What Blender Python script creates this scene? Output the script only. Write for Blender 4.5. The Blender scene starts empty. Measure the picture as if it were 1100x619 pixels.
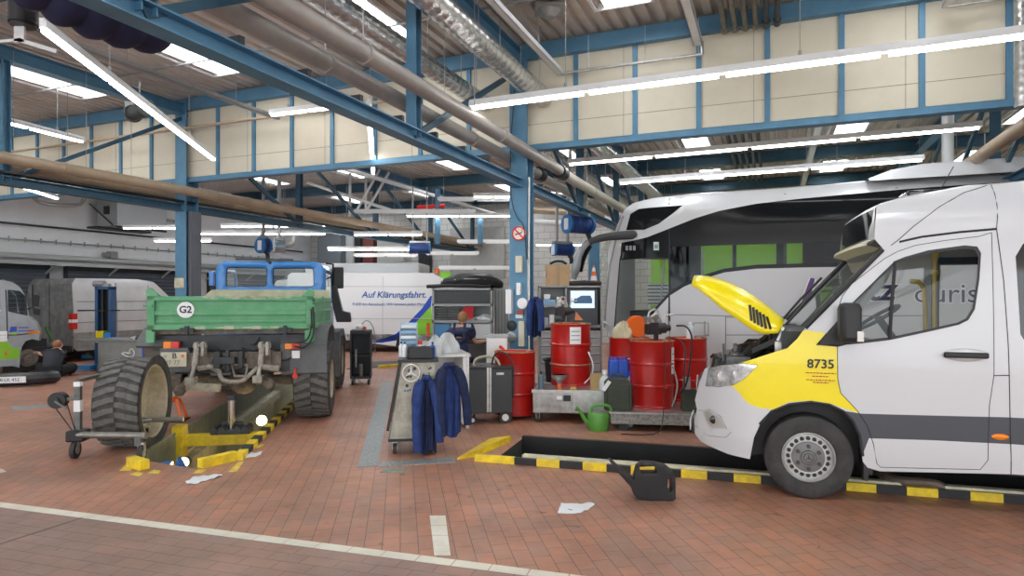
import bpy, bmesh, math, random
from mathutils import Vector, Matrix
from mathutils.geometry import delaunay_2d_cdt
R = math.radians
random.seed(7)
COL = bpy.context.scene.collection
# ---------------------------------------------------------------- camera model (photo 1100 x 619)
F, CX, HZ, CH = 690.0, 550.0, 320.0, 1.7
def at(px, py, Y):
    return Vector(((px-CX)/F*Y, Y, CH-(py-HZ)/F*Y))
def gp(px, py, z=0.0):
    Y = (CH-z)*F/(py-HZ)
    return Vector(((px-CX)/F*Y, Y, z))
TB = R(22.1)                       # building axes: m to the right along the bays, n away from us
SB, CB = math.sin(TB), math.cos(TB)
def BN(m, n, z=0.0): return Vector((CB*m+SB*n, -SB*m+CB*n, z))
RB = -TB
TA = R(9.87)                       # left pit and the floor tiles run along this direction
# ---------------------------------------------------------------- materials
MATS = {}
def mat(name, col, rough=.5, metal=0.0, var=0.0, scale=6.0, col2=None, bump=0.0, coat=0.0, emit=0.0, alpha=None, stretch=None):
    if name in MATS: return MATS[name]
    m = bpy.data.materials.new(name); m.use_nodes = True
    nt = m.node_tree; b = nt.nodes['Principled BSDF']
    b.inputs['Base Color'].default_value = (*col, 1)
    b.inputs['Roughness'].default_value = rough
    b.inputs['Metallic'].default_value = metal
    if coat: b.inputs['Coat Weight'].default_value = coat; b.inputs['Coat Roughness'].default_value = .08
    if emit:
        b.inputs['Emission Color'].default_value = (*col, 1); b.inputs['Emission Strength'].default_value = emit
    if var or col2 or bump:
        tc = nt.nodes.new('ShaderNodeTexCoord'); mp = nt.nodes.new('ShaderNodeMapping')
        nt.links.new(tc.outputs['Object'], mp.inputs['Vector'])
        if stretch: mp.inputs['Scale'].default_value = stretch
        n = nt.nodes.new('ShaderNodeTexNoise'); n.inputs['Scale'].default_value = scale
        n.inputs['Detail'].default_value = 6; n.inputs['Roughness'].default_value = .65
        nt.links.new(mp.outputs[0], n.inputs['Vector'])
        if var or col2:
            cr = nt.nodes.new('ShaderNodeValToRGB')
            c2 = col2 if col2 else tuple(c*(1-var) for c in col)
            cr.color_ramp.elements[0].position = .38; cr.color_ramp.elements[1].position = .62
            cr.color_ramp.elements[0].color = (*c2, 1); cr.color_ramp.elements[1].color = (*col, 1)
            nt.links.new(n.outputs['Fac'], cr.inputs[0]); nt.links.new(cr.outputs[0], b.inputs['Base Color'])
        if bump:
            bp = nt.nodes.new('ShaderNodeBump'); bp.inputs['Strength'].default_value = bump; bp.inputs['Distance'].default_value = .01
            nt.links.new(n.outputs['Fac'], bp.inputs['Height']); nt.links.new(bp.outputs[0], b.inputs['Normal'])
    MATS[name] = m; return m
def glass(name, tint, refl=1.0, rough=.02):
    if name in MATS: return MATS[name]
    m = bpy.data.materials.new(name); m.use_nodes = True; nt = m.node_tree
    for n in list(nt.nodes): nt.nodes.remove(n)
    o = nt.nodes.new('ShaderNodeOutputMaterial'); mx = nt.nodes.new('ShaderNodeMixShader')
    t = nt.nodes.new('ShaderNodeBsdfTransparent'); t.inputs[0].default_value = (*tint, 1)
    g = nt.nodes.new('ShaderNodeBsdfGlossy'); g.inputs['Roughness'].default_value = rough
    g.inputs[0].default_value = (.9, .93, .95, 1)
    lw = nt.nodes.new('ShaderNodeLayerWeight'); lw.inputs[0].default_value = .5
    pw = nt.nodes.new('ShaderNodeMath'); pw.operation = 'POWER'; pw.inputs[1].default_value = 5
    ml = nt.nodes.new('ShaderNodeMath'); ml.operation = 'MULTIPLY_ADD'; ml.inputs[1].default_value = .8*refl; ml.inputs[2].default_value = .045*refl
    nt.links.new(lw.outputs['Facing'], pw.inputs[0]); nt.links.new(pw.outputs[0], ml.inputs[0]); nt.links.new(ml.outputs[0], mx.inputs[0])
    nt.links.new(t.outputs[0], mx.inputs[1]); nt.links.new(g.outputs[0], mx.inputs[2]); nt.links.new(mx.outputs[0], o.inputs[0])
    MATS[name] = m; return m
# ---------------------------------------------------------------- object bookkeeping
def tag(o, label=None, cat=None, group=None, kind=None):
    if label: o['label'] = label
    if cat: o['category'] = cat
    if group: o['group'] = group
    if kind: o['kind'] = kind
    return o
def thing(name, label, cat, loc=(0, 0, 0), rz=0.0, group=None):
    o = bpy.data.objects.new(name, None); COL.objects.link(o)
    o.empty_display_size = .2
    o.location = loc; o.rotation_euler = (0, 0, rz)
    return tag(o, label, cat, group)
def copy_tree(o, parent=None):
    c = o.copy(); COL.objects.link(c); c.parent = parent
    for ch in [x for x in bpy.data.objects if x.parent == o]: copy_tree(ch, c)
    return c
# ---------------------------------------------------------------- mesh builder
def axes(d):
    d = d.normalized(); u = Vector((0, 0, 1)) if abs(d.z) < .95 else Vector((1, 0, 0))
    a = d.cross(u).normalized(); return a, a.cross(d).normalized()
class MB:
    def __init__(s): s.v = []; s.f = []; s.mi = []; s.m = 0
    def add(s, vs, fs):
        b = len(s.v); s.v += [Vector(v) for v in vs]
        for f in fs: s.f.append([b+i for i in f]); s.mi.append(s.m)
        return s
    def mat(s, i): s.m = i; return s
    def hexa(s, p):  # 8 points: bottom 4 ccw, top 4 ccw
        return s.add(p, [(3,2,1,0),(4,5,6,7),(0,1,5,4),(1,2,6,5),(2,3,7,6),(3,0,4,7)])
    def box(s, x0, x1, y0, y1, z0, z1, M=None):
        p = [(x0,y0,z0),(x1,y0,z0),(x1,y1,z0),(x0,y1,z0),(x0,y0,z1),(x1,y0,z1),(x1,y1,z1),(x0,y1,z1)]
        p = [Vector(q) for q in p]
        if M: p = [M @ q for q in p]
        return s.hexa(p)
    def bar(s, p0, p1, w, h, up=None):
        p0, p1 = Vector(p0), Vector(p1); d = (p1-p0).normalized()
        u = Vector(up) if up else (Vector((0,0,1)) if abs(d.z) < .9 else Vector((0,1,0)))
        a = d.cross(u).normalized(); b = a.cross(d).normalized()
        a = a*w/2; b = b*h/2
        return s.hexa([p0-a-b, p0+a-b, p1+a-b, p1-a-b, p0-a+b, p0+a+b, p1+a+b, p1-a+b])
    def ibeam(s, p0, p1, w, h, t=.012, up=None):
        p0, p1 = Vector(p0), Vector(p1); d = (p1-p0).normalized()
        u = Vector(up) if up else (Vector((0,0,1)) if abs(d.z) < .9 else Vector((0,1,0)))
        a = d.cross(u).normalized(); b = a.cross(d).normalized()
        s.bar(p0, p1, t, h-2*t, up=b); s.bar(p0+b*(h-t)/2, p1+b*(h-t)/2, w, t, up=b); s.bar(p0-b*(h-t)/2, p1-b*(h-t)/2, w, t, up=b)
        return s
    def cyl(s, p0, p1, r, n=12, r2=None, cap=True):
        p0, p1 = Vector(p0), Vector(p1); r2 = r if r2 is None else r2
        a, b = axes(p1-p0); vs = []
        for p, rr in ((p0, r), (p1, r2)):
            for i in range(n):
                t = 2*math.pi*i/n; vs.append(p+a*math.cos(t)*rr+b*math.sin(t)*rr)
        fs = [(i, (i+1) % n, n+(i+1) % n, n+i) for i in range(n)]
        if cap: fs += [tuple(range(n-1, -1, -1)), tuple(range(n, 2*n))]
        return s.add(vs, fs)
    def tube(s, pts, r, n=8, smooth=0, closed=False, cap=True):
        P = [Vector(p) for p in pts]
        for _ in range(smooth):
            Q = [] if closed else [P[0]]
            rng = range(len(P)) if closed else range(len(P)-1)
            for i in rng:
                a, b = P[i], P[(i+1) % len(P)]; Q += [a*.75+b*.25, a*.25+b*.75]
            if not closed: Q.append(P[-1])
            P = Q
        N = len(P); rr = r if isinstance(r, (list, tuple)) else None
        vs = []; ref = None
        for i, p in enumerate(P):
            if closed: d = P[(i+1) % N]-P[i-1]
            else: d = P[min(i+1, N-1)]-P[max(i-1, 0)]
            if d.length < 1e-9: d = Vector((0, 0, 1))
            d.normalize()
            if ref is None: a, b = axes(d); ref = a
            a = (ref-d*ref.dot(d))
            if a.length < 1e-6: a = axes(d)[0]
            a.normalize(); ref = a; b = a.cross(d)
            q = r
            if rr: q = rr[min(len(rr)-1, int(i*(len(rr)-1)/max(1, N-1)+.5))]
            for k in range(n):
                t = 2*math.pi*k/n; vs.append(p+a*math.cos(t)*q+b*math.sin(t)*q)
        fs = []
        for i in range(N if closed else N-1):
            j = (i+1) % N
            for k in range(n):
                l = (k+1) % n; fs.append((i*n+k, j*n+k, j*n+l, i*n+l))
        if cap and not closed: fs += [tuple(range(n)), tuple(range(N*n-1, N*n-n-1, -1))]
        return s.add(vs, fs)
    def lathe(s, prof, o=(0,0,0), ax=(0,0,1), n=24, a0=0.0, a1=2*math.pi, caps=True):
        o = Vector(o); d = Vector(ax).normalized(); a, b = axes(d); full = abs(a1-a0-2*math.pi) < 1e-6
        k = n if full else n+1; vs = []
        for (r, h) in prof:
            for i in range(k):
                t = a0+(a1-a0)*i/n; vs.append(o+d*h+(a*math.cos(t)+b*math.sin(t))*r)
        fs = []
        for j in range(len(prof)-1):
            for i in range(n):
                l = (i+1) % k if full else i+1
                fs.append((j*k+i, j*k+l, (j+1)*k+l, (j+1)*k+i))
        if full and caps:
            if prof[0][0] > 1e-4: fs.append(tuple(range(k-1, -1, -1)))
            if prof[-1][0] > 1e-4: fs.append(tuple(range((len(prof)-1)*k, len(prof)*k)))
        return s.add(vs, fs)
    def ball(s, c, r, n=12, sc=(1,1,1)):
        c = Vector(c); vs = []; m = n//2
        for j in range(m+1):
            p = math.pi*j/m
            for i in range(n):
                t = 2*math.pi*i/n; vs.append(c+Vector((math.sin(p)*math.cos(t)*r*sc[0], math.sin(p)*math.sin(t)*r*sc[1], math.cos(p)*r*sc[2])))
        return s.add(vs, [(j*n+i, (j+1)*n+i, (j+1)*n+(i+1) % n, j*n+(i+1) % n) for j in range(m) for i in range(n)])
    def prism(s, poly, fn, d0, d1):  # poly 2-D, fn(u,v,d) -> 3-D
        n = len(poly)
        vs = [fn(u, v, d0) for u, v in poly]+[fn(u, v, d1) for u, v in poly]
        fs = [tuple(range(n-1, -1, -1)), tuple(range(n, 2*n))]+[(i, (i+1) % n, n+(i+1) % n, n+i) for i in range(n)]
        return s.add(vs, fs)
    def build(s, name, mats, parent=None, loc=None, rz=0.0, smooth=35, bevel=0.0, solid=0.0, subd=0, center=False, offset=-1):
        if not isinstance(mats, (list, tuple)): mats = [mats]
        me = bpy.data.meshes.new(name)
        off = Vector((0, 0, 0))
        if center and s.v:
            xs = [v.x for v in s.v]; ys = [v.y for v in s.v]; zs = [v.z for v in s.v]
            off = Vector(((min(xs)+max(xs))/2, (min(ys)+max(ys))/2, min(zs)))
        me.from_pydata([v-off for v in s.v], [], s.f); me.validate()
        for m in mats: me.materials.append(m)
        if len(me.polygons) == len(s.mi): me.polygons.foreach_set('material_index', s.mi)
        bm = bmesh.new(); bm.from_mesh(me)
        bmesh.ops.recalc_face_normals(bm, faces=bm.faces); bm.to_mesh(me); bm.free()
        if smooth:
            me.polygons.foreach_set('use_smooth', [True]*len(me.polygons)); me.set_sharp_from_angle(angle=R(smooth))
        o = bpy.data.objects.new(name, me); COL.objects.link(o)
        if parent: o.parent = parent; o.location = off
        else:
            Rm = Matrix.Rotation(rz, 4, 'Z'); o.rotation_euler = (0, 0, rz)
            o.location = (Vector(loc) if loc is not None else Vector((0,0,0)))+Rm @ off
        if bevel:
            b = o.modifiers.new('bevel', 'BEVEL'); b.width = bevel; b.segments = 2; b.limit_method = 'ANGLE'; b.angle_limit = R(40)
        if solid:
            b = o.modifiers.new('solid', 'SOLIDIFY'); b.thickness = solid; b.offset = offset
        if subd:
            b = o.modifiers.new('sub', 'SUBSURF'); b.levels = subd; b.render_levels = subd
        return o
def inpoly(p, poly):
    x, y = p; c = False; j = len(poly)-1
    for i in range(len(poly)):
        xi, yi = poly[i]; xj, yj = poly[j]
        if (yi > y) != (yj > y) and x < (xj-xi)*(y-yi)/(yj-yi+1e-12)+xi: c = not c
        j = i
    return c
def resample(poly, step):
    out = []
    for i in range(len(poly)):
        a, b = poly[i], poly[(i+1) % len(poly)]; L = math.hypot(b[0]-a[0], b[1]-a[1]); n = max(1, int(L/step))
        out += [(a[0]+(b[0]-a[0])*k/n, a[1]+(b[1]-a[1])*k/n) for k in range(n)]
    return out
def chaikin(poly, it=2):
    for _ in range(it):
        q = []
        for i in range(len(poly)):
            a, b = poly[i], poly[(i+1) % len(poly)]
            q += [(a[0]*.75+b[0]*.25, a[1]*.75+b[1]*.25), (a[0]*.25+b[0]*.75, a[1]*.25+b[1]*.75)]
        poly = q
    return poly
def panel(mb, outline, fn, holes=(), step=.08, regions=()):
    """triangulated sheet inside outline minus holes; fn(u,v)->3-D; regions [(poly, material index)]"""
    loops = [outline]+list(holes)+[r[0] for r in regions]
    pts, eds = [], []
    for lp in loops:
        q = resample(lp, step); b = len(pts); pts += q
        eds += [(b+i, b+(i+1) % len(q)) for i in range(len(q))]
    x0 = min(p[0] for p in outline); x1 = max(p[0] for p in outline); y0 = min(p[1] for p in outline); y1 = max(p[1] for p in outline)
    i = 0; y = y0+step/2
    while y < y1:
        x = x0+step*(.5 if i % 2 else .95)
        while x < x1:
            if inpoly((x, y), outline) and not any(inpoly((x, y), h) for h in holes): pts.append((x, y))
            x += step
        y += step*.87; i += 1
    vo, eo, fo, *_ = delaunay_2d_cdt([Vector(p) for p in pts], eds, [], 0, 1e-4)
    fs = {}
    for f in fo:
        c = ((vo[f[0]].x+vo[f[1]].x+vo[f[2]].x)/3, (vo[f[0]].y+vo[f[1]].y+vo[f[2]].y)/3)
        if not inpoly(c, outline) or any(inpoly(c, h) for h in holes): continue
        k = mb.m
        for r in regions:
            if inpoly(c, r[0]): k = r[1]
        fs.setdefault(k, []).append(f)
    used = {}; vs = []; out = []
    for k, l in fs.items():
        for f in l:
            g = []
            for i in f:
                if i not in used: used[i] = len(vs); vs.append(fn(vo[i].x, vo[i].y))
                g.append(used[i])
            out.append((g, k))
    b = len(mb.v); mb.v += [Vector(v) for v in vs]
    for g, k in out: mb.f.append([b+i for i in g]); mb.mi.append(k)
    return mb
def text(string, size, m, parent, M, name='lettering', extrude=.002, shear=0.0, align='CENTER', spacing=1.0, bold=0.0, label=None):
    cu = bpy.data.curves.new(name, 'FONT'); cu.body = string; cu.size = size; cu.extrude = extrude; cu.shear = shear
    cu.align_x = align; cu.align_y = 'CENTER'; cu.space_character = spacing; cu.offset = bold; cu.resolution_u = 3
    t = bpy.data.objects.new(name, cu); COL.objects.link(t)
    dg = bpy.context.evaluated_depsgraph_get(); me = bpy.data.meshes.new_from_object(t.evaluated_get(dg))
    bpy.data.objects.remove(t); me.transform(M); me.materials.clear(); me.materials.append(m)
    o = bpy.data.objects.new(name, me); COL.objects.link(o); o.parent = parent
    if label: o['label'] = label
    return o
def face_M(origin, right, up):
    """text plane: x->right, y->up, z toward the reader"""
    r = Vector(right).normalized(); u = Vector(up).normalized(); n = r.cross(u)
    M = Matrix(((r.x, u.x, n.x, origin[0]), (r.y, u.y, n.y, origin[1]), (r.z, u.z, n.z, origin[2]), (0, 0, 0, 1)))
    return M
# ================================================================= materials of the room
def tile_mat(name, ang, c1, c2, mortar):
    m = bpy.data.materials.new(name); m.use_nodes = True; nt = m.node_tree; b = nt.nodes['Principled BSDF']
    L = nt.links.new
    tc = nt.nodes.new('ShaderNodeTexCoord'); mp = nt.nodes.new('ShaderNodeMapping')
    L(tc.outputs['Object'], mp.inputs[0]); mp.inputs['Rotation'].default_value = (0, 0, -ang)
    br = nt.nodes.new('ShaderNodeTexBrick'); L(mp.outputs[0], br.inputs[0])
    br.inputs['Scale'].default_value = 1.0; br.inputs['Brick Width'].default_value = .25; br.inputs['Row Height'].default_value = .122
    br.inputs['Mortar Size'].default_value = .0028; br.inputs['Mortar Smooth'].default_value = .2; br.inputs['Bias'].default_value = -.1
    br.inputs['Color1'].default_value = (*c1, 1); br.inputs['Color2'].default_value = (*c2, 1); br.inputs['Mortar'].default_value = (*mortar, 1)
    n1 = nt.nodes.new('ShaderNodeTexNoise'); n1.inputs['Scale'].default_value = .9; n1.inputs['Detail'].default_value = 8; n1.inputs['Roughness'].default_value = .7
    L(tc.outputs['Object'], n1.inputs[0])
    r1 = nt.nodes.new('ShaderNodeValToRGB'); r1.color_ramp.elements[0].position = .32; r1.color_ramp.elements[1].position = .68
    r1.color_ramp.elements[0].color = (.56, .53, .52, 1); r1.color_ramp.elements[1].color = (1.1, 1.05, 1.02, 1); L(n1.outputs[0], r1.inputs[0])
    mx = nt.nodes.new('ShaderNodeMix'); mx.data_type = 'RGBA'; mx.blend_type = 'MULTIPLY'; mx.inputs[0].default_value = 1
    L(br.outputs[0], mx.inputs[6]); L(r1.outputs[0], mx.inputs[7])
    n2 = nt.nodes.new('ShaderNodeTexNoise'); n2.inputs['Scale'].default_value = 3.2; n2.inputs['Detail'].default_value = 9; n2.inputs['Roughness'].default_value = .75
    L(tc.outputs['Object'], n2.inputs[0])
    r2 = nt.nodes.new('ShaderNodeValToRGB'); r2.color_ramp.elements[0].position = .50; r2.color_ramp.elements[1].position = .72
    r2.color_ramp.elements[0].color = (0, 0, 0, 1); r2.color_ramp.elements[1].color = (.6, .6, .6, 1); L(n2.outputs[0], r2.inputs[0])
    m2 = nt.nodes.new('ShaderNodeMix'); m2.data_type = 'RGBA'; L(r2.outputs[0], m2.inputs[0])
    L(mx.outputs[2], m2.inputs[6]); m2.inputs[7].default_value = (.33, .25, .21, 1)
    L(m2.outputs[2], b.inputs['Base Color'])
    n3 = nt.nodes.new('ShaderNodeTexNoise'); n3.inputs['Scale'].default_value = 5.5; n3.inputs['Detail'].default_value = 5; n3.inputs['Distortion'].default_value = .8
    L(tc.outputs['Object'], n3.inputs[0]); r3 = nt.nodes.new('ShaderNodeValToRGB'); r3.color_ramp.elements[0].position = .66; r3.color_ramp.elements[1].position = .76
    r3.color_ramp.elements[0].color = (1, 1, 1, 1); r3.color_ramp.elements[1].color = (.45, .42, .40, 1); L(n3.outputs[0], r3.inputs[0])
    m3 = nt.nodes.new('ShaderNodeMix'); m3.data_type = 'RGBA'; m3.blend_type = 'MULTIPLY'; m3.inputs[0].default_value = 1; L(m2.outputs[2], m3.inputs[6]); L(r3.outputs[0], m3.inputs[7]); L(m3.outputs[2], b.inputs['Base Color'])
    rr = nt.nodes.new('ShaderNodeMapRange'); rr.inputs[3].default_value = .3; rr.inputs[4].default_value = .62; L(n2.outputs[0], rr.inputs[0]); L(rr.outputs[0], b.inputs['Roughness'])
    bp = nt.nodes.new('ShaderNodeBump'); bp.inputs['Strength'].default_value = .35; bp.inputs['Distance'].default_value = .004; bp.invert = True
    L(br.outputs['Fac'], bp.inputs['Height']); L(bp.outputs[0], b.inputs['Normal'])
    MATS[name] = m; return m
T1 = tile_mat('floor_tiles', R(99.87), (.52, .245, .155), (.42, .235, .165), (.11, .08, .07))
T2 = tile_mat('floor_tiles_strip', R(-16.8), (.37, .225, .175), (.32, .215, .175), (.12, .09, .08))
BLUE = mat('steel_blue', (.10, .255, .40), .45, .1, var=.18, scale=3)
DBLUE = mat('steel_dark_blue', (.04, .115, .18), .45, .1, var=.2, scale=3)
CREAM = mat('cream_panel', (.70, .645, .51), .55, var=.10, scale=.7)
WALLW = mat('white_wall', (.88, .90, .92), .6, var=.08, scale=1.2)
ROOFM = mat('corrugated_roof', (.64, .575, .52), .55, .15, var=.15, scale=1.5)
WHITEM = mat('white_metal', (.82, .83, .83), .35, .1, var=.06, scale=3)
GREY = mat('grey_metal', (.42, .43, .43), .4, .5, var=.15, scale=5)
GALV = mat('galvanised_metal', (.60, .60, .58), .33, .8, var=.25, scale=9)
PIPE = mat('pipe_grey', (.46, .43, .40), .45, .3, var=.15, scale=3)
BROWNP = mat('pipe_tan', (.50, .39, .27), .5, .2, var=.15, scale=3)
BLACK = mat('black_paint', (.02, .02, .022), .45, var=.2)
RUB = mat('rubber', (.03, .03, .032), .75, col2=(.055, .053, .05), scale=8)
DARK = mat('dark_steel', (.06, .065, .07), .5, .4, var=.3)
YEL = mat('safety_yellow', (.95, .70, .02), .5, col2=(.70, .50, .04), scale=9)
YELC = mat('clean_yellow', (.90, .68, .01), .4)
GRATE = mat('drain_grate', (.36, .39, .39), .5, .4, var=.4, scale=40)
CONC = mat('pit_concrete', (.40, .40, .33), .8, var=.35, scale=3)
CRM2 = mat('cream_paint', (.72, .68, .50), .5, var=.35, scale=6)
LINE = mat('white_line_tiles', (.74, .71, .60), .5, var=.16, scale=3)
TUBE = mat('lit_tube', (1.0, .98, .96), .4, emit=10.5)
SKYP = mat('skylight_pane', (.93, .97, 1.0), .4, emit=8.5)
TUBE2 = mat('lit_tube_far', (1.0, .98, .96), .4, emit=20.0)
GLOW = mat('lit_bulb', (1.0, .75, .35), .4, emit=26.0)
CARD = mat('cardboard', (.60, .40, .22), .8, var=.12)
ORANGE = mat('orange_plastic', (.85, .16, .02), .4)
WPAINT = mat('white_paint', (.86, .87, .88), .4)

def P2(px, py): v = gp(px, py); return (v.x, v.y)
# ---------------------------------------------------------------- pit outlines on the ground
KD = Vector((math.sin(R(73.2)), -math.cos(R(73.2)), 0)); KQ = Vector((math.cos(R(73.2)), math.sin(R(73.2)), 0))
def KP(k, q, z=0.0): return KD*k+KQ*q+Vector((0, 0, z))
RK = R(73.2-90)
def K2(k, q): v = KP(k, q); return (v.x, v.y)
pitB = [K2(-2.12, 6.34), K2(7.5, 6.34), K2(7.5, 7.47), K2(-2.12, 7.47)]
AD = Vector((-math.sin(TA), math.cos(TA), 0)); AR = Vector((math.cos(TA), math.sin(TA), 0))
pa, pb, pc = gp(144, 493), gp(215.5, 504.5), gp(253.6, 495)
pd = pc+AD*7.5; pe = pa+AD*7.6
pitA = [(p.x, p.y) for p in (pa, pb, pc, pd, pe)]
FO = [BN(-19.5, -9), BN(17, -9), BN(17, 23.7), BN(-19.5, 23.7)]
FO = [(p.x, p.y) for p in FO]
# line running across the floor: below it the tiles are laid the other way
ln0, ln1 = gp(0, 545), gp(620, 622); ld = (ln1-ln0).normalized()
strip = [ln0-ld*9, ln0+ld*12, ln0+ld*12+Vector((-.289*4, -.957*4, 0)), ln0-ld*9+Vector((-.289*4, -.957*4, 0))]
fm = MB(); panel(fm, FO, lambda x, y: (x, y, 0), holes=[pitA, pitB], step=1.5, regions=[([(p.x, p.y) for p in strip], 1)])
tag(fm.build('floor', [T1, T2]), kind='structure')

def flat(name, pxs, m, z=.004, label=None, cat=None, kind=None, group=None):
    b = MB(); P = [gp(*p) for p in pxs]
    n = len(P); vs = [(p.x, p.y, 0.0) for p in P]+[(p.x, p.y, z) for p in P]
    b.add(vs, [tuple(range(n-1, -1, -1)), tuple(range(n, 2*n))]+[(i, (i+1) % n, n+(i+1) % n, n+i) for i in range(n)])
    return tag(b.build(name, m, center=True), label, cat, group, kind)
# white line of tiles, laid in pieces
b = MB(); L0, L1 = gp(0, 542.5), gp(620, 622); d = (L1-L0).normalized(); q = Vector((-d.y, d.x, 0)); tot = (L1-L0).length
k = -3.0
while k < tot+1.5:
    p = L0+d*k; w = .047
    b.hexa([p-q*w, p+d*.243-q*w, p+d*.243+q*w, p+q*w]+[x+Vector((0, 0, .003)) for x in (p-q*w, p+d*.243-q*w, p+d*.243+q*w, p+q*w)]); k += .25
tag(b.build('trim_1', LINE), kind='structure')
b = MB()
for k in range(4):
    t0, t1 = k/4+.01, (k+1)/4
    l0 = (461.5+(466.5-461.5)*t0, 554+43*t0); r0 = (478.5+5.5*t0, 554+43*t0); l1 = (461.5+5*t1, 554+43*t1); r1 = (478.5+5.5*t1, 554+43*t1)
    P = [gp(*l1), gp(*r1), gp(*r0), gp(*l0)]
    b.hexa(P+[x+Vector((0, 0, .003)) for x in P])
tag(b.build('trim_2', LINE), kind='structure')
flat('trim_3', [(-30, 514), (7, 507), (2, 504), (-30, 508)], LINE, .003, kind='structure')
flat('trim_4', [(12, 437), (62, 434), (64, 437), (14, 441)], GRATE, .003, kind='structure')
# drains
flat('drain_grate', [(384, 502.5), (405.8, 501), (422.5, 409.5), (410, 411.5)], GRATE, .006, 'long grey grating strip in the tiles left of the metal trolley', 'drain')
flat('drain_grate', [(407, 502), (489, 497), (489, 492), (408.5, 496.5)], GRATE, .006, 'short grey grating strip crossing below the metal trolley', 'drain')
flat('floor_hatch', [(408, 508), (433, 508.5), (437, 503.5), (414, 503.5)], mat('moss_concrete', (.28, .32, .25), .8, var=.3, scale=12), .004, 'small greenish concrete patch set in the tiles below the short drain grating', 'floor patch')

# ---------------------------------------------------------------- right-hand pit
PITD = -1.35
b = MB()
def wallq(b, p, q_, z0, z1): b.add([(p[0], p[1], z0), (q_[0], q_[1], z0), (q_[0], q_[1], z1), (p[0], p[1], z1)], [(0, 1, 2, 3)])
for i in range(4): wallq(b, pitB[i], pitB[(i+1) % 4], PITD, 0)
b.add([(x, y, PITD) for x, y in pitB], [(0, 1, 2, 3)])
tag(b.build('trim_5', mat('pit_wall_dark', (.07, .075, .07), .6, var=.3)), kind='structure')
# far lip: black steel
b = MB(); b.box(-2.12, 7.5, 7.43, 7.50, -.2, .035)
tag(b.build('pit_edge_rail', BLACK, loc=(0, 0, 0), rz=RK, center=True), 'long black steel edge on the far side of the pit under the minibus', 'pit edging')
root = thing('pit_kerb', 'low yellow and black striped kerb along the near side of the right pit', 'kerb', KP(-2.3, 6.27), RK)
b = MB(); x = 0; i = 0; widths = []
while x < 9.6:
    w = .43 if i == 0 else .235
    b.mat(i % 2); b.box(x, x+w, 0, .045, 0, .07+(.002 if i % 2 == 0 else 0)); x += w; i += 1
b.build('striped_face', [YEL, BLACK], root)
b = MB(); b.box(.5, 9.7, .047, .13, 0, .092); b.build('cream_ledge', CRM2, root, bevel=.004)
b = MB(); P = [gp(491, 494), gp(513, 490.5), gp(549, 474.5), gp(527, 472.5)]
b.hexa(P+[p+Vector((0, 0, h)) for p, h in zip(P, (.02, .07, .07, .02))])
o = b.build('sloped_end_plate', YEL, center=True); tag(o, 'worn yellow sloping end plate at the left tip of the right pit', 'pit plate')
b = MB(); b.box(-2.12, 7.5, 6.36, 6.46, -.42, -.34); b.box(-2.12, 7.5, 7.3, 7.42, -.42, -.34)
tag(b.build('pit_rail', GALV, rz=RK, center=True), 'grey steel rails along the inner walls of the right pit', 'rail')
# ---------------------------------------------------------------- left-hand pit
b = MB()
for i in range(5): wallq(b, pitA[i], pitA[(i+1) % 5], PITD, 0)
b.add([(x, y, PITD) for x, y in pitA], [tuple(range(5))])
tag(b.build('trim_6', mat('pit_wall_cream', (.85, .80, .62), .6, var=.3, scale=2)), kind='structure')
RA = TA
root = thing('pit_lining', 'pale steel lining and rails inside the pit beneath the green truck', 'pit lining', pa, RA)
b = MB(); b.box(.0, .03, 0, 7.5, -.30, .03); b.build('left_plate', mat('plate_green_grey', (.30, .33, .29), .45, .5, var=.3), root)
b = MB(); b.box(.03, .16, 0, 7.5, -.50, -.34); b.build('rail', CRM2, root); b = MB(); b.box(.98, 1.08, .8, 7.5, -.42, -.12); b.build('rail', CRM2, root)
# kerb blocks on its right side
root = thing('pit_kerb', 'chipped yellow and black kerb along the right side of the pit beneath the truck', 'kerb', pc, RA)
b = MB()
y = 0; i = 0
while y < 5:
    b.mat(i % 2); b.box(-.02, .07, y, y+.24, 0, .065); y += .24; i += 1
b.build('striped_face', [YEL, DARK], root)
b = MB(); b.bar(gp(215, 503)+Vector((0, 0, .045)), gp(253, 494)+Vector((0, 0, .045)), .10, .09)
tag(b.build('kerb_block', YEL, center=True), 'crooked yellow kerb beam across the near right corner of the left pit', 'kerb block')
b = MB(); c = gp(148, 503); b.box(-.14, .14, -.05, .05, 0, .10, Matrix.Translation(c) @ Matrix.Rotation(R(-35), 4, 'Z'))
tag(b.build('kerb_block', YEL, center=True, bevel=.008), 'small yellow steel block at the near left corner of the left pit', 'kerb block')
YP = mat('yellow_floor_paint', (.80, .62, .10), .6, var=.3, scale=10)
for n_, pl in enumerate([[(128, 506), (139, 496), (146, 498), (140, 506)], [(139, 510), (148, 507), (154, 509), (150, 512)], [(158, 509), (166, 505), (173, 506), (170, 509)],
           [(207, 509), (214, 504), (222, 505), (217, 508)], [(245, 507), (256, 497), (262, 496), (254, 507)], [(273, 481), (281, 477), (284, 478.5), (276, 482)]]):
    flat('paint_mark', pl, YP, .003, ['yellow paint patch left of the near left corner of the left pit', 'yellow paint spot just in front of the small yellow steel block', 'yellow paint patch at the middle of the front edge of the left pit',
        'yellow paint patch before the crooked kerb beam', 'long yellow paint patch beside the crooked kerb beam', 'faint yellow paint mark right of the striped kerb of the left pit'][n_], 'paint mark')
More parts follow.
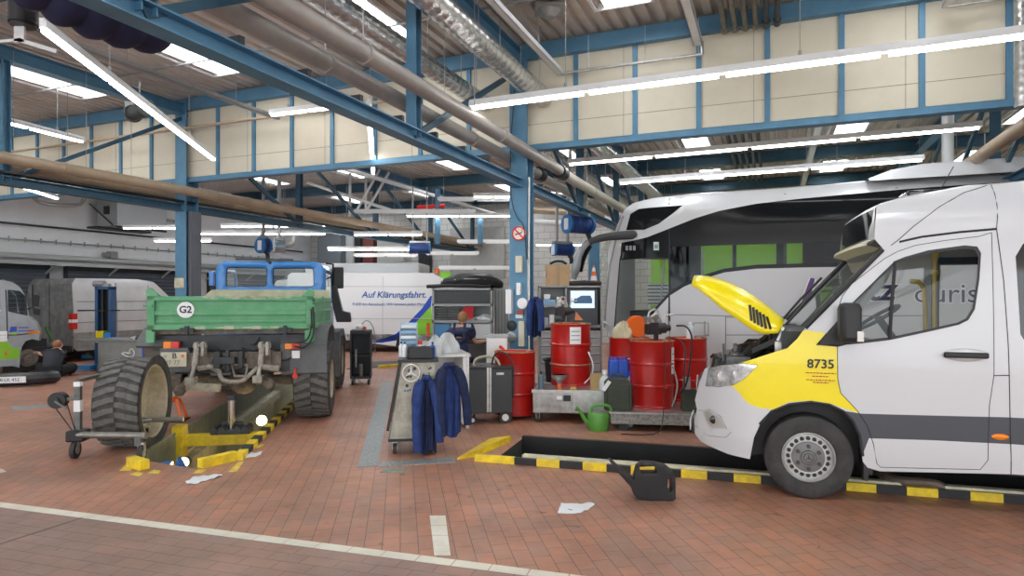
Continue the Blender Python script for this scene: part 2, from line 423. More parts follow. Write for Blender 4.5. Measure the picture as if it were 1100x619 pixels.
# jack beam with cylinder across the pit
jc = pc+AD*1.55
root = thing('pit_jack', 'yellow steel jack beam with upright chrome piston spanning the left pit', 'pit jack', jc-AR*.55, RA)
b = MB(); b.box(-.42, .5, -.05, .07, -.16, -.02); b.build('cross_beam', YEL, root, bevel=.006)
b = MB(); b.box(-.55, -.42, -.1, .1, -.34, .10); b.box(-.55, -.42, -.12, .12, -.03, .0); b.build('hanger', YEL, root, bevel=.006)
b = MB(); b.cyl((.12, .02, -.02), (.12, .02, .42), .042, 16); b.build('piston', mat('chrome', (.8, .8, .8), .15, 1), root)
b = MB(); b.box(-.1, .36, -.09, .13, -.02, .03)
for x in (-.06, .03, .22, .31): b.cyl((x, -.12, .03), (x, .16, .03), .045, 12)
b.build('carriage', DARK, root)
b = MB(); b.cyl((.0, .1, .08), (.26, .1, .08), .03, 10); b.cyl((.12, .02, .40), (.12, .02, .46), .06, 12); b.build('jack_head', DARK, root)
root = thing('pit_heater', 'blue clamp device on the front edge inside the left pit', 'clamp', gp(172, 500)+Vector((0, .12, -.2)), RA)
b = MB(); b.box(-.05, .05, -.05, .05, 0, .2); b.build('upright', mat('tool_blue', (.02, .12, .42), .4), root)
b = MB(); b.add([(.05, -.05, 0), (.25, -.05, 0), (.12, -.05, .25), (.05, .05, 0), (.25, .05, 0), (.12, .05, .25)], [(0, 1, 2), (5, 4, 3), (0, 1, 4, 3), (1, 2, 5, 4), (2, 0, 3, 5)]); b.build('bracket', mat('tool_blue', (0, 0, 0)), root)
b = MB(); b.cyl((-.2, 0, .12), (0, 0, .12), .05, 10); b.build('handle', DARK, root)
for (px, py, zz, s, lab) in ((197, 497, -.12, .05, 'glowing round work lamp near the front of the left pit'), (281, 452, -.1, .07, 'glowing work lamp deep in the left pit beneath the truck')):
    p = gp(px, py); p = at(px, py, p.y+.25); root = thing('work_lamp', lab, 'lamp', p, 0)
    b = MB(); b.ball((0, 0, 0), s, 12); b.build('bulb', GLOW, root)
    b = MB(); b.lathe([(s*1.15, .0), (s*1.2, -.04), (s*.5, -.10)], (0, .02, 0), (0, -1, 0), 12); b.build('lamp_housing', DARK, root)
# ---------------------------------------------------------------- walls
def wall(name, m0, n0, m1, n1, z0, z1, t, m, holes=()):
    b = MB(); P, Q = BN(m0, n0), BN(m1, n1); b.bar(P+Vector((0, 0, (z0+z1)/2)), Q+Vector((0, 0, (z0+z1)/2)), t, z1-z0); return tag(b.build(name, m), kind='structure')
wall('wall_left', -19.6, -9, -19.6, 23.8, 0, 6.2, .2, WALLW)
def brick_mat():
    m = mat('white_brick', (.74, .74, .72), .65); nt = m.node_tree; b = nt.nodes['Principled BSDF']
    tc = nt.nodes.new('ShaderNodeTexCoord'); mp = nt.nodes.new('ShaderNodeMapping'); mp.inputs['Rotation'].default_value = (R(90), 0, 0)
    br = nt.nodes.new('ShaderNodeTexBrick'); nt.links.new(tc.outputs['Object'], mp.inputs[0]); nt.links.new(mp.outputs[0], br.inputs[0])
    br.inputs['Scale'].default_value = 1; br.inputs['Brick Width'].default_value = .5; br.inputs['Row Height'].default_value = .25; br.inputs['Mortar Size'].default_value = .012
    br.inputs['Color1'].default_value = (.74, .74, .72, 1); br.inputs['Color2'].default_value = (.68, .67, .64, 1); br.inputs['Mortar'].default_value = (.45, .44, .42, 1)
    nt.links.new(br.outputs[0], b.inputs['Base Color']); return m
b = MB(); b.box(-19.7, 17.1, 23.65, 23.85, 0, 6.2); tag(b.build('wall_back', brick_mat(), rz=RB), kind='structure')
wall('wall_right', 17.1, 3, 17.1, 23.8, 0, 6.2, .2, WALLW)
# corrugated ceiling with skylight openings
ms = [-16.55+3.57*k for k in range(-0, 10)]       # skylight columns (left edge m)
ns = [(-1.3, .5), (3.35, 5.15-.9), (7.02, 8.8), (11.7, 13.45), (16.35, 18.1), (21.0, 22.8)]
ns = [(-1.3, .5), (2.4, 4.2), (7.02, 8.8), (11.7, 13.45), (16.35, 18.1), (21.0, 22.8)]
ZR = 5.75; b = MB()
edges = [-9]+[v for a in ns for v in a]+[23.8]
per = .21; m = -19.6
while m < 17:
    prof = [(m, ZR), (m+.105, ZR), (m+.125, ZR+.06), (m+.19, ZR+.06), (m+.21, ZR)]
    insk = any(a-.1 < m < a+.68 for a in ms)
    spans = [(edges[i], edges[i+1]) for i in range(0, len(edges), 2)] if insk else [(-9, 23.8)]
    for n0, n1 in spans:
        vs = [(x, n0, z) for x, z in prof]+[(x, n1, z) for x, z in prof]
        b.add(vs, [(i, i+1, 6+i, 5+i) for i in range(4)])
    m += per
tag(b.build('ceiling', ROOFM, rz=RB, smooth=0), kind='structure')
k = 0
for a in ms:
    for n0, n1 in ns:
        k += 1; c = BN(a+.36, (n0+n1)/2, ZR); L = (n1-n0)/2
        root = bpy.data.objects.new('window_%d' % k, None); COL.objects.link(root); root.location = c; root.rotation_euler = (0, 0, RB); root['kind'] = 'structure'
        b = MB()
        for s in (-1, 1):
            b.box(s*.40-.02, s*.40+.02, -L, L, -.03, .35); b.box(-.42, .42, s*L-.02, s*L+.02, -.03, .35)
        b.box(-.02, .02, -L, L, .28, .33)
        b.build('skylight_frame', WPAINT, root)
        b = MB(); b.box(-.38, .38, -L, L, .34, .36); b.build('pane', SKYP, root)
# infill wall above the column line, with mullions
N0 = 9.65
root = bpy.data.objects.new('wall_middle', None); COL.objects.link(root); root.location = BN(0, N0, 4.1); root.rotation_euler = (0, 0, RB); root['kind'] = 'structure'
b = MB(); b.box(-19.5, 17, -.03, .03, .05, 1.40); b.build('cream_panel', CREAM, root)
b = MB(); x = -3.75+.9*23
mm = [-3.75+.92*i for i in range(-17, 23)]
for x in mm: b.box(x-.035, x+.035, -.07, .07, .0, 1.42)
b.build('mullion', BLUE, root)
b = MB(); b.box(-19.5, 17, -.09, .09, -.06, .03); b.build('bottom_rail', BLUE, root)
b = MB(); b.box(-19.5, 17, -.031-.002, -.03, .36, .366)
for i in range(-17, 22, 2): b.box(-3.75+.92*i+.74, -3.75+.92*i+.745, -.033, -.03, .05, 1.4)
b.build('panel_joint', mat('joint_dark', (.15, .14, .13), .8), root)
b = MB(); b.box(-19.5, 17, -.13, .13, 1.40, 1.62); b.box(-19.5, 17, -.16, .16, 1.38, 1.41); b.build('top_rail', BLUE, root)

# ---------------------------------------------------------------- steelwork
for (mc, lab) in ((-11.08, 'blue steel column behind the green truck, grey on its right side'), (-3.75, 'blue steel column carrying the round no smoking sign'), (3.45, 'blue steel column hidden behind the white coach'), (10.8, 'blue steel column beyond the right edge')):
    root = thing('steel_column', lab, 'column', BN(mc, N0), RB)
    b = MB(); b.box(-.15, .15, -.15, -.135, 0, 5.7); b.box(-.15, .15, .135, .15, 0, 5.7); b.box(-.01, .01, -.135, .135, 0, 5.7); b.build('shaft', BLUE, root)
    b = MB(); b.box(-.2, .2, -.2, .2, 0, .02); b.build('base_plate', DBLUE, root)
    if mc == -11.08:
        b = MB(); b.box(.152, .24, -.10, .14, 0, 3.45); b.build('side_cladding', mat('cladding_grey', (.13, .14, .16), .5), root)
        b = MB(); b.box(-.155, .1, -.165, -.151, 1.9, 2.1); b.build('pale_plate', CRM2, root)
ZB, ZT = 3.52, 5.4
for (mc, lab) in ((-11.08, 'blue lattice roof truss over the left bay'), (-3.75, 'blue lattice roof truss passing the column with the round sign'), (3.45, 'dark blue lattice roof truss over the white coach')):
    root = thing('roof_truss', lab, 'truss', BN(mc, N0, ZB), RB)
    b = MB(); b.ibeam((0, -17, .0), (0, 13.9, 0), .17, .14, .014); b.build('bottom_chord', BLUE if mc != -11.08 else DBLUE, root)
    b = MB(); b.ibeam((0, -17, ZT-ZB+.1), (0, 13.9, ZT-ZB+.1), .2, .22, .016); b.build('top_chord', BLUE, root)
    for i in range(-5, 5):
        if i == 0: continue
        y = 3.36*i; b = MB(); b.ibeam((0, y, 0), (0, y, ZT-ZB), .13, .12, .012, up=(0, 1, 0)); b.build('post', BLUE if i < 0 else DBLUE, root)
    for i in list(range(-5, 0)): b = MB(); b.bar((0, 3.36*i, 0), (0, 3.36*(i+1), ZT-ZB), .05, .07); b.build('diagonal', DBLUE, root)
    for i in range(0, 4): b = MB(); b.bar((0, 3.36*i, ZT-ZB), (0, 3.36*(i+1), 0), .06, .09); b.build('diagonal', DBLUE, root)
    if mc == -3.75:
        b = MB()
        for i in range(14):
            y = -9+.75*i; b.box(-.09, .09, y, y+.05, .07, .13)
        b.build('clip', DARK, root)
for i, (n_, lab) in enumerate(((4.98, 'blue roof beam crossing near the top of the view'), (.3, 'blue roof beam above the camera side of the hall'), (14.3, 'first dark blue roof beam beyond the cream panels'), (18.98, 'second dark blue roof beam beyond the cream panels'), (23.3, 'last roof beam along the brick back wall'))):
    b = MB(); b.ibeam((-19.4, 0, 0), (16.9, 0, 0), .18, .3, .016)
    tag(b.build('roof_beam', DBLUE, loc=BN(0, n_, 5.57), rz=RB), lab, 'beam')
# thin rods crossing under the roof
for n_, lab in ((8.0, 'thin rod under the corrugated roof before the cream panels'), (15.8, 'thin rod under the far part of the roof')):
    b = MB(); b.cyl((-19, 0, 0), (16, 0, 0), .018, 8); tag(b.build('tie_rod', GREY, loc=BN(0, n_, 5.66), rz=RB), lab, 'rod')

# ---------------------------------------------------------------- long service pipes along n
def npipe(name, m, z, n0, n1, r, mt, lab, cat, joints=0, hang=True, group=None, jm=None, sides=16):
    root = thing(name, lab, cat, BN(m, n0, z), RB, group)
    b = MB(); b.cyl((0, 0, 0), (0, n1-n0, 0), r, sides); b.build('pipe_run', mt, root)
    if joints:
        b = MB(); k = 0
        y = joints/2
        while y < n1-n0:
            b.cyl((0, y, 0), (0, y+.05, 0), r*1.12, sides); y += joints
        b.build('coupling', jm or mt, root)
    if hang:
        b = MB(); y = .8
        while y < n1-n0: b.cyl((0, y, r), (0, y, ZR-z), .006, 6); y += 2.4
        b.build('hanger', GREY, root)
    return root
npipe('heating_pipe', -3.52, 3.97, -3, 10.9, .092, PIPE, 'upper of the two thick grey pipes passing in front of the middle blue column', 'pipe', 3.2)
npipe('heating_pipe', -3.56, 3.97, 11.25, 23.5, .098, mat('pipe_beige', (.62, .58, .50), .45, .2, var=.12), 'thick beige pipe running on behind the middle column towards the coach front', 'pipe', 4)
npipe('heating_pipe', -3.95, 3.95, -3, 11.0, .092, PIPE, 'lower of the two thick grey pipes, passing behind the middle blue column', 'pipe', 3.2)
npipe('heating_pipe', -3.98, 3.93, 11.2, 23.5, .092, mat('pipe_beige', (0, 0, 0)), 'second beige pipe behind the middle column, lower than its neighbour', 'pipe', 4)
for m_, lab in ((-3.54, 'dark round end cap between grey and beige pipes right of the middle column'), (-3.965, 'dark round end cap just behind the middle column')):
    b = MB(); b.cyl((0, -.12, 0), (0, .13, 0), .125, 16); tag(b.build('pipe_valve', BLACK, loc=BN(m_, 11.08, 3.96), rz=RB), lab, 'valve')
npipe('heating_pipe', -10.82, 3.83, -3, 23.5, .095, BROWNP, 'thick tan pipe crossing the left bay in front of the left column', 'pipe', 4)
npipe('heating_pipe', -11.3, 3.78, -3, 23.5, .085, BROWNP, 'thinner tan pipe behind the thick tan pipe of the left bay', 'pipe', 4)
npipe('heating_pipe', 3.05, 3.95, 4, 23.5, .10, BROWNP, 'thick tan pipe slanting down at the right above the coach roof', 'pipe', 4)
npipe('heating_pipe', 3.75, 3.95, 4, 23.5, .10, PIPE, 'grey pipe beside the tan pipe at the far right above the coach', 'pipe', 4)
FOIL = mat('foil_duct', (.78, .78, .76), .22, .85, var=.35, scale=14, bump=.6)
def duct(m, z, n0, n1, r, lab):
    root = thing('spiral_duct', lab, 'duct', BN(m, n0, z), RB)
    b = MB(); pr = []; y = 0
    while y < n1-n0: pr += [(r, y), (r*1.05, y+.03), (r, y+.06)]; y += .16
    b.lathe(pr, (0, 0, 0), (0, 1, 0), 18); b.build('duct_shell', FOIL, root)
    b = MB(); y = .5
    while y < n1-n0:
        b.cyl((-r, y, 0), (-r, y, ZR-z), .006, 6); b.cyl((r, y, 0), (r, y, ZR-z), .006, 6); y += 1.5
    b.build('hanger', GREY, root)
duct(-3.36, 4.86, -2, 9.55, .15, 'right shiny spiral duct under the roof ending at the cream panels above the middle column')
duct(-4.38, 4.88, -2, 9.55, .13, 'left shiny spiral duct under the roof behind the blue truss post')
duct(-3.36, 4.86, 9.8, 23.5, .16, 'shiny duct continuing behind the cream panels above the coach front')
duct(-4.5, 4.88, 9.8, 23.5, .13, 'slimmer shiny duct beyond the cream panels left of the wider one')
def tray(m, z, n0, n1, w, h, mt, lab, cat='cable tray'):
    root = thing('cable_tray', lab, cat, BN(m, n0, z), RB)
    b = MB(); b.box(-w/2, w/2, 0, n1-n0, 0, .01); b.box(-w/2, -w/2+.01, 0, n1-n0, 0, h); b.box(w/2-.01, w/2, 0, n1-n0, 0, h); b.box(-w*.2, w*.2, 0, n1-n0, h*.3, h); b.build('channel', mt, root)
    b = MB(); y = .4
    while y < n1-n0: b.cyl((0, y, 0), (0, y, ZR-z), .006, 6); y += 2.0
    b.build('hanger', GREY, root)
tray(-3.02, 5.12, 2, 9.45, .10, .07, WHITEM, 'pale cable tray running to the panels right of the spiral duct')
tray(-.98, 5.28, 2, 9.45, .12, .07, WHITEM, 'pale cable tray coming down steeply at the top centre')
tray(.82, 5.0, 10, 23.4, .14, .08, WHITEM, 'pale cable tray behind the panels above the middle of the coach')
tray(-8.5, 5.0, -2, 9.4, .10, .06, GREY, 'long thin grey tray under the roof above the left strip light')
tray(-9.8, 4.85, 9.9, 23.4, .12, .08, WHITEM, 'pale tray slanting through the far left bay under the roof')
tray(2.0, 5.3, 2, 9.4, .12, .07, WHITEM, 'pale cable tray at the top right corner')
tray(-11.05, 3.62, -2, 23.4, .16, .04, BLACK, 'black cable tray on top of the left truss')
b = MB(); b.cyl((0, 0, 0), (2.1, 0, 0), .022, 10); b.cyl((2.1, 0, 0), (2.1, 0, .18), .022, 8)
for x in (.45, 1.3, 2.05): b.cyl((x, 0, 0), (x, 0, .55), .005, 6)
tag(b.build('sprinkler_pipe', GALV, loc=BN(-3.02, 9.38, 5.13), rz=RB), 'thin shiny conduit joining the two pale cable trays in front of the panels', 'conduit')
b = MB(); b.cyl((0, 0, 0), (2.6, 0, .0), .02, 10)
tag(b.build('sprinkler_pipe', GALV, loc=BN(2.0, 9.38, 5.3), rz=RB), 'thin shiny conduit at the top right in front of the panels', 'conduit')
OLP = mat('pipe_olive', (.20, .19, .15), .45, .5, var=.3)
for i in range(6):
    m_ = -.62+.135*i; b = MB(); b.cyl((0, 0, 0), (0, 3.0, 0), .034, 10); b.cyl((0, 2.88, 0), (0, 3.02, 0), .05, 10); b.cyl((0, 2.95, 0), (0, 2.95, .27), .034, 8)
    tag(b.build('supply_pipe', OLP if i < 4 else DARK, loc=BN(m_, 6.4, 5.42), rz=RB), ['leftmost olive pipe in the row of six under the roof', 'second olive pipe from the left in the row of six', 'third olive pipe from the left in the row of six', 'fourth pipe from the left in the row of six, last of the olive ones', 'fifth pipe from the left in the row of six, dark', 'rightmost dark pipe in the row of six under the roof'][i], 'pipe', 'row of six pipes under the roof')
for i in range(5):
    b = MB(); b.cyl((0, 0, 0), (0, 11, 0), .04, 8)
    tag(b.build('supply_pipe', DARK, loc=BN(-.95+.16*i, 10.2, 5.33), rz=RB), 'dark pipe in the bundle under the roof behind the cream panels', 'pipe', 'dark pipes behind the cream panels')
b = MB(); pr = []; y = 1.9
while y < 5.7: pr += [(.062, y), (.068, y+.02), (.062, y+.04)]; y += .1
b.lathe(pr, (0, 0, 0), (0, 0, 1), 14); q_ = at(1097, 100, 7.4); tag(b.build('downpipe', GALV, loc=(q_.x, q_.y, 2.0), center=False), 'vertical ribbed grey duct at the right edge of the view', 'duct')
b = MB(); b.cyl((0, 0, 0), (0, 0, 5.7), .1, 12); q_ = at(1018, 150, 12.2); tag(b.build('downpipe', WHITEM, loc=(q_.x, q_.y, 0)), 'pale vertical pipe rising behind the coach roof at right', 'pipe')

# ---------------------------------------------------------------- strip lights
def strip(p0, p1, lab, ntube=3, w=.075, lit=None, group=None, wires=True, mt=None):
    p0, p1 = Vector(p0), Vector(p1); L = (p1-p0).length; d = p1-p0; rz = math.atan2(d.y, d.x)
    root = thing('strip_light', lab, 'strip light', p0, rz, group)
    b = MB(); b.box(0, L, -w/2, w/2, 0, .055); b.box(0, L, -w*.3, w*.3, .05, .085); b.build('housing', mt or WHITEM, root)
    seg = L/ntube
    for i in range(ntube):
        b = MB(); b.box(i*seg+.04, (i+1)*seg-.04, -w*.36, w*.36, -.035, -.0005); b.build('tube', lit or TUBE, root)
    if wires:
        b = MB(); n = max(2, int(L/2))
        for i in range(n): x = L*(i+.5)/n; b.cyl((x, 0, .08), (x, 0, ZR-p0.z), .005, 6); b.cyl((x, 0, .08), (x, 0, .14), .02, 6)
        b.build('hanger', GREY, root)
    return root
def lp(px, py, z): Y = (z-CH)*F/(HZ-py); return at(px, py, Y)
strip(lp(45, 29, 4.2), lp(230, 171, 4.2), 'long bright strip light slanting above the left bay at the top left', 4)
strip(lp(396, 113, 4.2), lp(401, 186, 4.2), 'strip light hanging head-on left of the middle column', 3)
strip(lp(505, 115, 4.2), lp(1100, 37, 4.2)+Vector((1.84, -.79, 0)), 'longest bright strip light crossing in front of the cream panels', 5, w=.09)
strip(lp(610, 176, 4.2), lp(1055, 136, 4.2), 'strip light above the coach just below the cream panels', 4, w=.06)
strip(lp(665, 196.5, 4.2), lp(993, 171, 4.2), 'lower strip light skimming above the coach roof', 3, w=.06)
strip(lp(-40, 119, 4.8), lp(90, 152, 4.8), 'short strip light at the left edge below the skylight', 2)
strip(lp(-30, 183, 4.0), lp(62, 213, 4.0), 'strip light at the left edge below the black tray', 2)
far = [((380, 228), (510, 243), 3.9, 'far unlit pipe strip running level behind the first truss posts'), ((436, 232), (551, 225), 4.2, 'far pipe made as a lit strip left of the middle column, slightly rising'),
 ((380, 252), (454, 255), 3.4, 'far strip light above the lying blue hose drum'), ((352, 268), (448, 262), 3.2, 'far strip light left of the lying blue hose drum'), ((491, 260.5), (549, 257.5), 3.4, 'short far unlit strip left of the round sign'),
 ((380, 275), (448, 283), 3.0, 'far unlit strip just above the white roof of the box van'), ((457, 273), (514, 281), 3.0, 'short far unlit pipe strip before the brick wall'), ((471, 288.5), (549, 285.5), 2.9, 'thick far unlit channel above the desk cabinet'),
 ((508, 211), (551, 217), 4.2, 'far strip light close to the upper part of the middle column'), ((132, 245), (195, 249), 3.7, 'far strip light left of the left column beneath the heater'), ((165, 258.6), (227, 264), 3.3, 'small strip light seen across the left column'),
 ((237, 243), (350, 250), 3.6, 'far strip light above the grey hose drum'), ((210, 251), (350, 257), 3.4, 'second far strip light above the blue truck cab'), ((385, 133), (440, 150), 5.2, 'far strip light high under the roof left of the strip light hanging head-on'),
 ((470, 215), (552, 214), 4.3, 'unlit far pipe strip under the third skylight row'), ((575, 263), (640, 262), 3.2, 'far strip light behind the blue hose drums')]
for a, b_, z, lab in far:
    D = min(20, max(12, (z-CH)*F/(HZ-(a[1]+b_[1])/2))); strip(at(a[0], a[1], D), at(b_[0], b_[1], D), lab, 2, w=.055, wires=False, lit=(WHITEM if a in ((380, 228), (457, 273), (471, 288.5), (470, 215), (491, 260.5), (380, 275)) else TUBE2))  # most WHITEM strips are pale pipes shaped as unlit fixtures; one pipe glows
# ones behind the camera side of the hall (seen from other positions)
strip(BN(-2, 4.0, 4.3), BN(5, 4.0, 4.3), 'strip light over the front aisle above the camera side', 4)
strip(BN(-2, 1.0, 4.3), BN(5, 1.0, 4.3), 'strip light over the entrance side of the hall', 4)
strip(BN(-12, 3.0, 4.4), BN(-7, 3.0, 4.4), 'strip light over the front of the left bay', 4)

b = MB(); b.cyl((-17, 0, 0), (-5.2, 0, 0), .028, 10); tag(b.build('gas_pipe', BROWNP, loc=BN(0, 9.3, 5.04), rz=RB), 'thin tan pipe running along the front of the left cream panels', 'pipe')
strip(lp(290, 123, 5.0), lp(372, 113, 5.0), 'dim strip light in front of the left cream panels', 2)
b = MB(); P, Q = gp(-60, 604), gp(90, 556); b.bar(P+Vector((0, 0, .001)), Q+Vector((0, 0, .001)), .012, .004); tag(b.build('trim_7', mat('joint_dark', (0, 0, 0))), kind='structure')
# ================================================================= tools for vehicle bodies
class Side:
    """near side surface of a vehicle: local x along it, y away from us, z up; y = f(x,z)"""
    def __init__(s, W0, rz, f):
        s.W = Vector(W0); s.rz = rz; s.f = f; s.c, s.s = math.cos(rz), math.sin(rz)
    def loc(s, p):
        d = Vector(p)-s.W; return Vector((d.x*s.c+d.y*s.s, -d.x*s.s+d.y*s.c, d.z))
    def uv(s, px, py, off=0.0):
        o = s.loc((0, 0, CH)); e = s.loc(at(px, py, 1.0))-o; y = 0.0
        for _ in range(14):
            t = (y+off-o.y)/e.y; x = o.x+e.x*t; z = o.z+e.z*t; y = y*.5+s.f(x, z)*.5
        return (x, z)
    def uvs(s, l, off=0.0): return [s.uv(px, py, off) for px, py in l]
    def atdepth(s, px, py, y):
        o = s.loc((0, 0, CH)); e = s.loc(at(px, py, 1.0))-o; t = (y-o.y)/e.y; return o+e*t
    def fn(s, off=0.0, mirror=None):
        if mirror is None: return lambda x, z: (x, s.f(x, z)+off, z)
        return lambda x, z: (x, mirror-s.f(x, z)-off, z)
def seam(sf, root, pls, r=.004, name='panel_gap', off=0.0, m=None, pix=True, mirror=None):
    b = MB(); g = sf.fn(off, mirror)
    for pl in pls:
        q = sf.uvs(pl) if pix else pl; out = []
        for i in range(len(q)-1):
            L = math.hypot(q[i+1][0]-q[i][0], q[i+1][1]-q[i][1]); n = max(1, int(L/.08))
            out += [(q[i][0]+(q[i+1][0]-q[i][0])*k/n, q[i][1]+(q[i+1][1]-q[i][1])*k/n) for k in range(n)]
        out.append(q[-1]); b.tube([g(*p) for p in out], r, 5)
    return b.build(name, m or BLACK, root)
def crossloft(mb, sf, W, prof, bulge=.0, crown=.0, n=12, f=None):
    """sheet spanning the vehicle between the two sides along profile [(x,z)]"""
    vs = []; ff = f or sf.f
    for i, (x, z) in enumerate(prof):
        y0 = ff(x, z)
        bl = bulge[i] if isinstance(bulge, (list, tuple)) else bulge; cr = crown[i] if isinstance(crown, (list, tuple)) else crown
        for k in range(n+1):
            t = k/n; w = 1-(2*t-1)**2
            # a little more curvature near the edges
            w = w**.6; vs.append((x-bl*w, y0+(W-2*y0)*t, z+cr*w))
    fs = [(i*(n+1)+k, i*(n+1)+k+1, (i+1)*(n+1)+k+1, (i+1)*(n+1)+k) for i in range(len(prof)-1) for k in range(n)]
    return mb.add(vs, fs)
SILVER = mat('wheel_silver', (.62, .62, .61), .38, .5, var=.15)
NUT = mat('nut_dark', (.08, .08, .08), .5, .5)
GREYWH = mat('rim_grey', (.22, .22, .22), .45, .5, var=.2)
def wheel(name_root, c, r, w, axis, style='van', parent=None, rimmat=None, tyre_mat=None, hub=True, tread=0, n=48):
    """parts: tyre, rim ...; c centre of the outer face, axis points outwards"""
    c = Vector(c); ax = Vector(axis).normalized(); rr = r*.60 if style == 'van' else (r*.86 if style == 'dish' else r*.55)
    b = MB()
    pr = [(rr, -w), (rr*1.02, -w*.98), (r*.9, -w), (r*.975, -w*.93), (r, -w*.80), (r, -w*.2), (r*.975, -w*.07), (r*.90, 0), (rr*1.25, .004), (rr*1.03, -.006), (rr, -.02)]
    b.lathe(pr, c, ax, n, caps=False)
    ty = b.build('tyre', tyre_mat or RUB, parent)
    if tread:
        # chunky blocks round the tyre
        a, bb = axes(ax); tb = MB(); k = tread
        for i in range(k):
            for side in (-1, 1):
                t0 = 2*math.pi*(i+(.5 if side > 0 else 0))/k
                pts = []
                for (u, dt) in ((.06, .0), (.40, .55), (.40, 1.08), (.06, .62)):
                    # u: fraction from centre plane to the shoulder (reversed for the sides)
                    q = -w/2+side*(w/2-.02)*(1-u*1.9 if u > .1 else 1.0)
                    pts.append((q, t0+dt*2*math.pi/k))
                def P(q, t, rad): return c+ax*q+(a*math.cos(t)+bb*math.sin(t))*rad
                lo = [P(q, t, r*.96) for q, t in pts]; hi = [P(q, t, r*1.045 if abs(q+w/2) < w*.4 else r*1.01) for q, t in pts]
                tb.hexa(lo+hi)
                pts2 = [( -w/2+side*.005, t0+.62*2*math.pi/k), (-w/2+side*w*.22, t0+.50*2*math.pi/k), (-w/2+side*w*.22, t0+.98*2*math.pi/k), (-w/2+side*.005, t0+1.1*2*math.pi/k)]
                tb.hexa([P(q, t, r*.96) for q, t in pts2]+[P(q, t, r*1.045) for q, t in pts2])
        tb.build('tread', MATS.get('tread_dusty') or RUB, parent, smooth=0)
    b = MB()
    if style == 'van':
        b.lathe([(rr, -w*.9), (rr*1.0, -.012), (rr*.96, -.004), (rr*.92, -.02), (rr*.88, -.05), (rr*.80, -.045), (rr*.66, -.028), (rr*.60, -.03), (.0, -.03)], c, ax, n, caps=False)
        ri = b.build('rim', rimmat or SILVER, parent)
        a, bb = axes(ax); h = MB()
        for i in range(20):
            t = 2*math.pi*i/20; p = c+(a*math.cos(t)+bb*math.sin(t))*rr*.74; h.cyl(p-ax*.05, p-ax*.030, r*.05, 10)
        h.build('rim_hole', BLACK, parent)
        h = MB(); h.lathe([(rr*.62, -.03), (rr*.60, -.012), (rr*.30, -.006), (rr*.26, .006), (0, .008)], c, ax, 32); h.build('hub_cap', GREYWH, parent)
        h = MB()
        for i in range(6):
            t = 2*math.pi*(i+.5)/6; p = c+(a*math.cos(t)+bb*math.sin(t))*rr*.45; h.cyl(p-ax*.01, p+ax*.012, r*.045, 8)
        h.build('wheel_nut', NUT, parent)
        star(parent, c+ax*.012, ax, r*.11, NUT)
    else:
        b.lathe([(rr, -w*.95), (rr, -.02), (rr*.97, -.01), (rr*.93, -.03), (rr*.90, -w*.35), (rr*.62, -w*.42), (rr*.5, -w*.34), (0, -w*.34)], c, ax, n, caps=False)
        b.build('rim', rimmat or SILVER, parent)
    return ty
def star(parent, c, ax, r, m, up=(0, 0, 1), name='star_emblem'):
    """three-pointed star in a ring"""
    ax = Vector(ax).normalized(); u = Vector(up); u = (u-ax*u.dot(ax)).normalized(); s = u.cross(ax); c = Vector(c)
    b = MB(); b.tube([c+(u*math.cos(t)+s*math.sin(t))*r for t in [2*math.pi*i/28 for i in range(28)]], r*.075, 6, closed=True)
    for i in range(3):
        t = 2*math.pi*i/3; d = u*math.cos(t)+s*math.sin(t); q = d.cross(ax); w = r*.16
        b.add([c+d*r*.97, c+q*w-d*w*.3, c-q*w-d*w*.3, c+ax*r*.12, c-ax*r*.02], [(0, 1, 3), (0, 3, 2), (0, 4, 1), (0, 2, 4), (1, 4, 3), (2, 3, 4)])
    return b.build(name, m, parent)
CLEAR = glass('clear_glass', (.90, .93, .92), .7)
TINT = glass('tinted_glass', (.34, .36, .36), 1.3)
SCREEN = glass('windscreen_glass', (.80, .84, .82), 1.2)
CDARK = mat('coach_dark_glass', (.010, .011, .013), .12, 0)
CDARK.node_tree.nodes['Principled BSDF'].inputs['Specular IOR Level'].default_value = .18
DARKGL = mat('dark_glass', (.012, .014, .016), .06, 0, coat=.6)
# ================================================================= white minibus at right, bonnet open
VW = 1.98
def fv(x, z):
    y = 0.0
    if x < -.30: y += .42*((-.30-x)/.66)**2.4
    if z > 1.15: y += .12*((z-1.15)/1.3)**1.4
    if z > 2.30: y += .30*((z-2.30)/.40)**2
    if z < .45: y += .10*(.45-z)
    return y
VAN = Side(gp(869, 538), R(-19.0), fv)
MBUS = thing('minibus', 'white minibus with yellow front wing and raised yellow bonnet, number 8735', 'minibus', VAN.W, VAN.rz)
VWHITE = mat('van_white', (.64, .65, .67), .28, 0, coat=.5)
VYEL = mat('van_yellow', (.93, .76, .0), .28, 0, coat=.5)
VGREY = mat('van_stripe_grey', (.065, .07, .085), .4)
PLAST = mat('black_plastic', (.025, .026, .028), .5)
u = VAN.uvs; g = VAN.fn()
door = u([(899.6,373),(900,407),(903,422),(921.7,442),(931.8,457.5),(938.5,477.6),(942,498),(946,502),(1053,504.5),(1061,494.5),(1062.5,437),(1067.5,403.6),(1067,330),(1065,250),(1052,254),(1015,258.5),(983.6,263.7),(965,270),(950,278),(915,305),(905,318),(901,330)])
win = u([(905,338),(915,326),(938,303),(961,280.5),(972,276),(997,269),(1036,263.7),(1049.6,265),(1053.7,272),(1052,299.5),(1047,332.4),(1040,344),(1030,349),(997,356.5),(956,365.4),(926,369),(902,371)])
ftop = [(797,390.5),(800,388.7),(827,380),(846,374),(856,364.5),(863,354.8)]
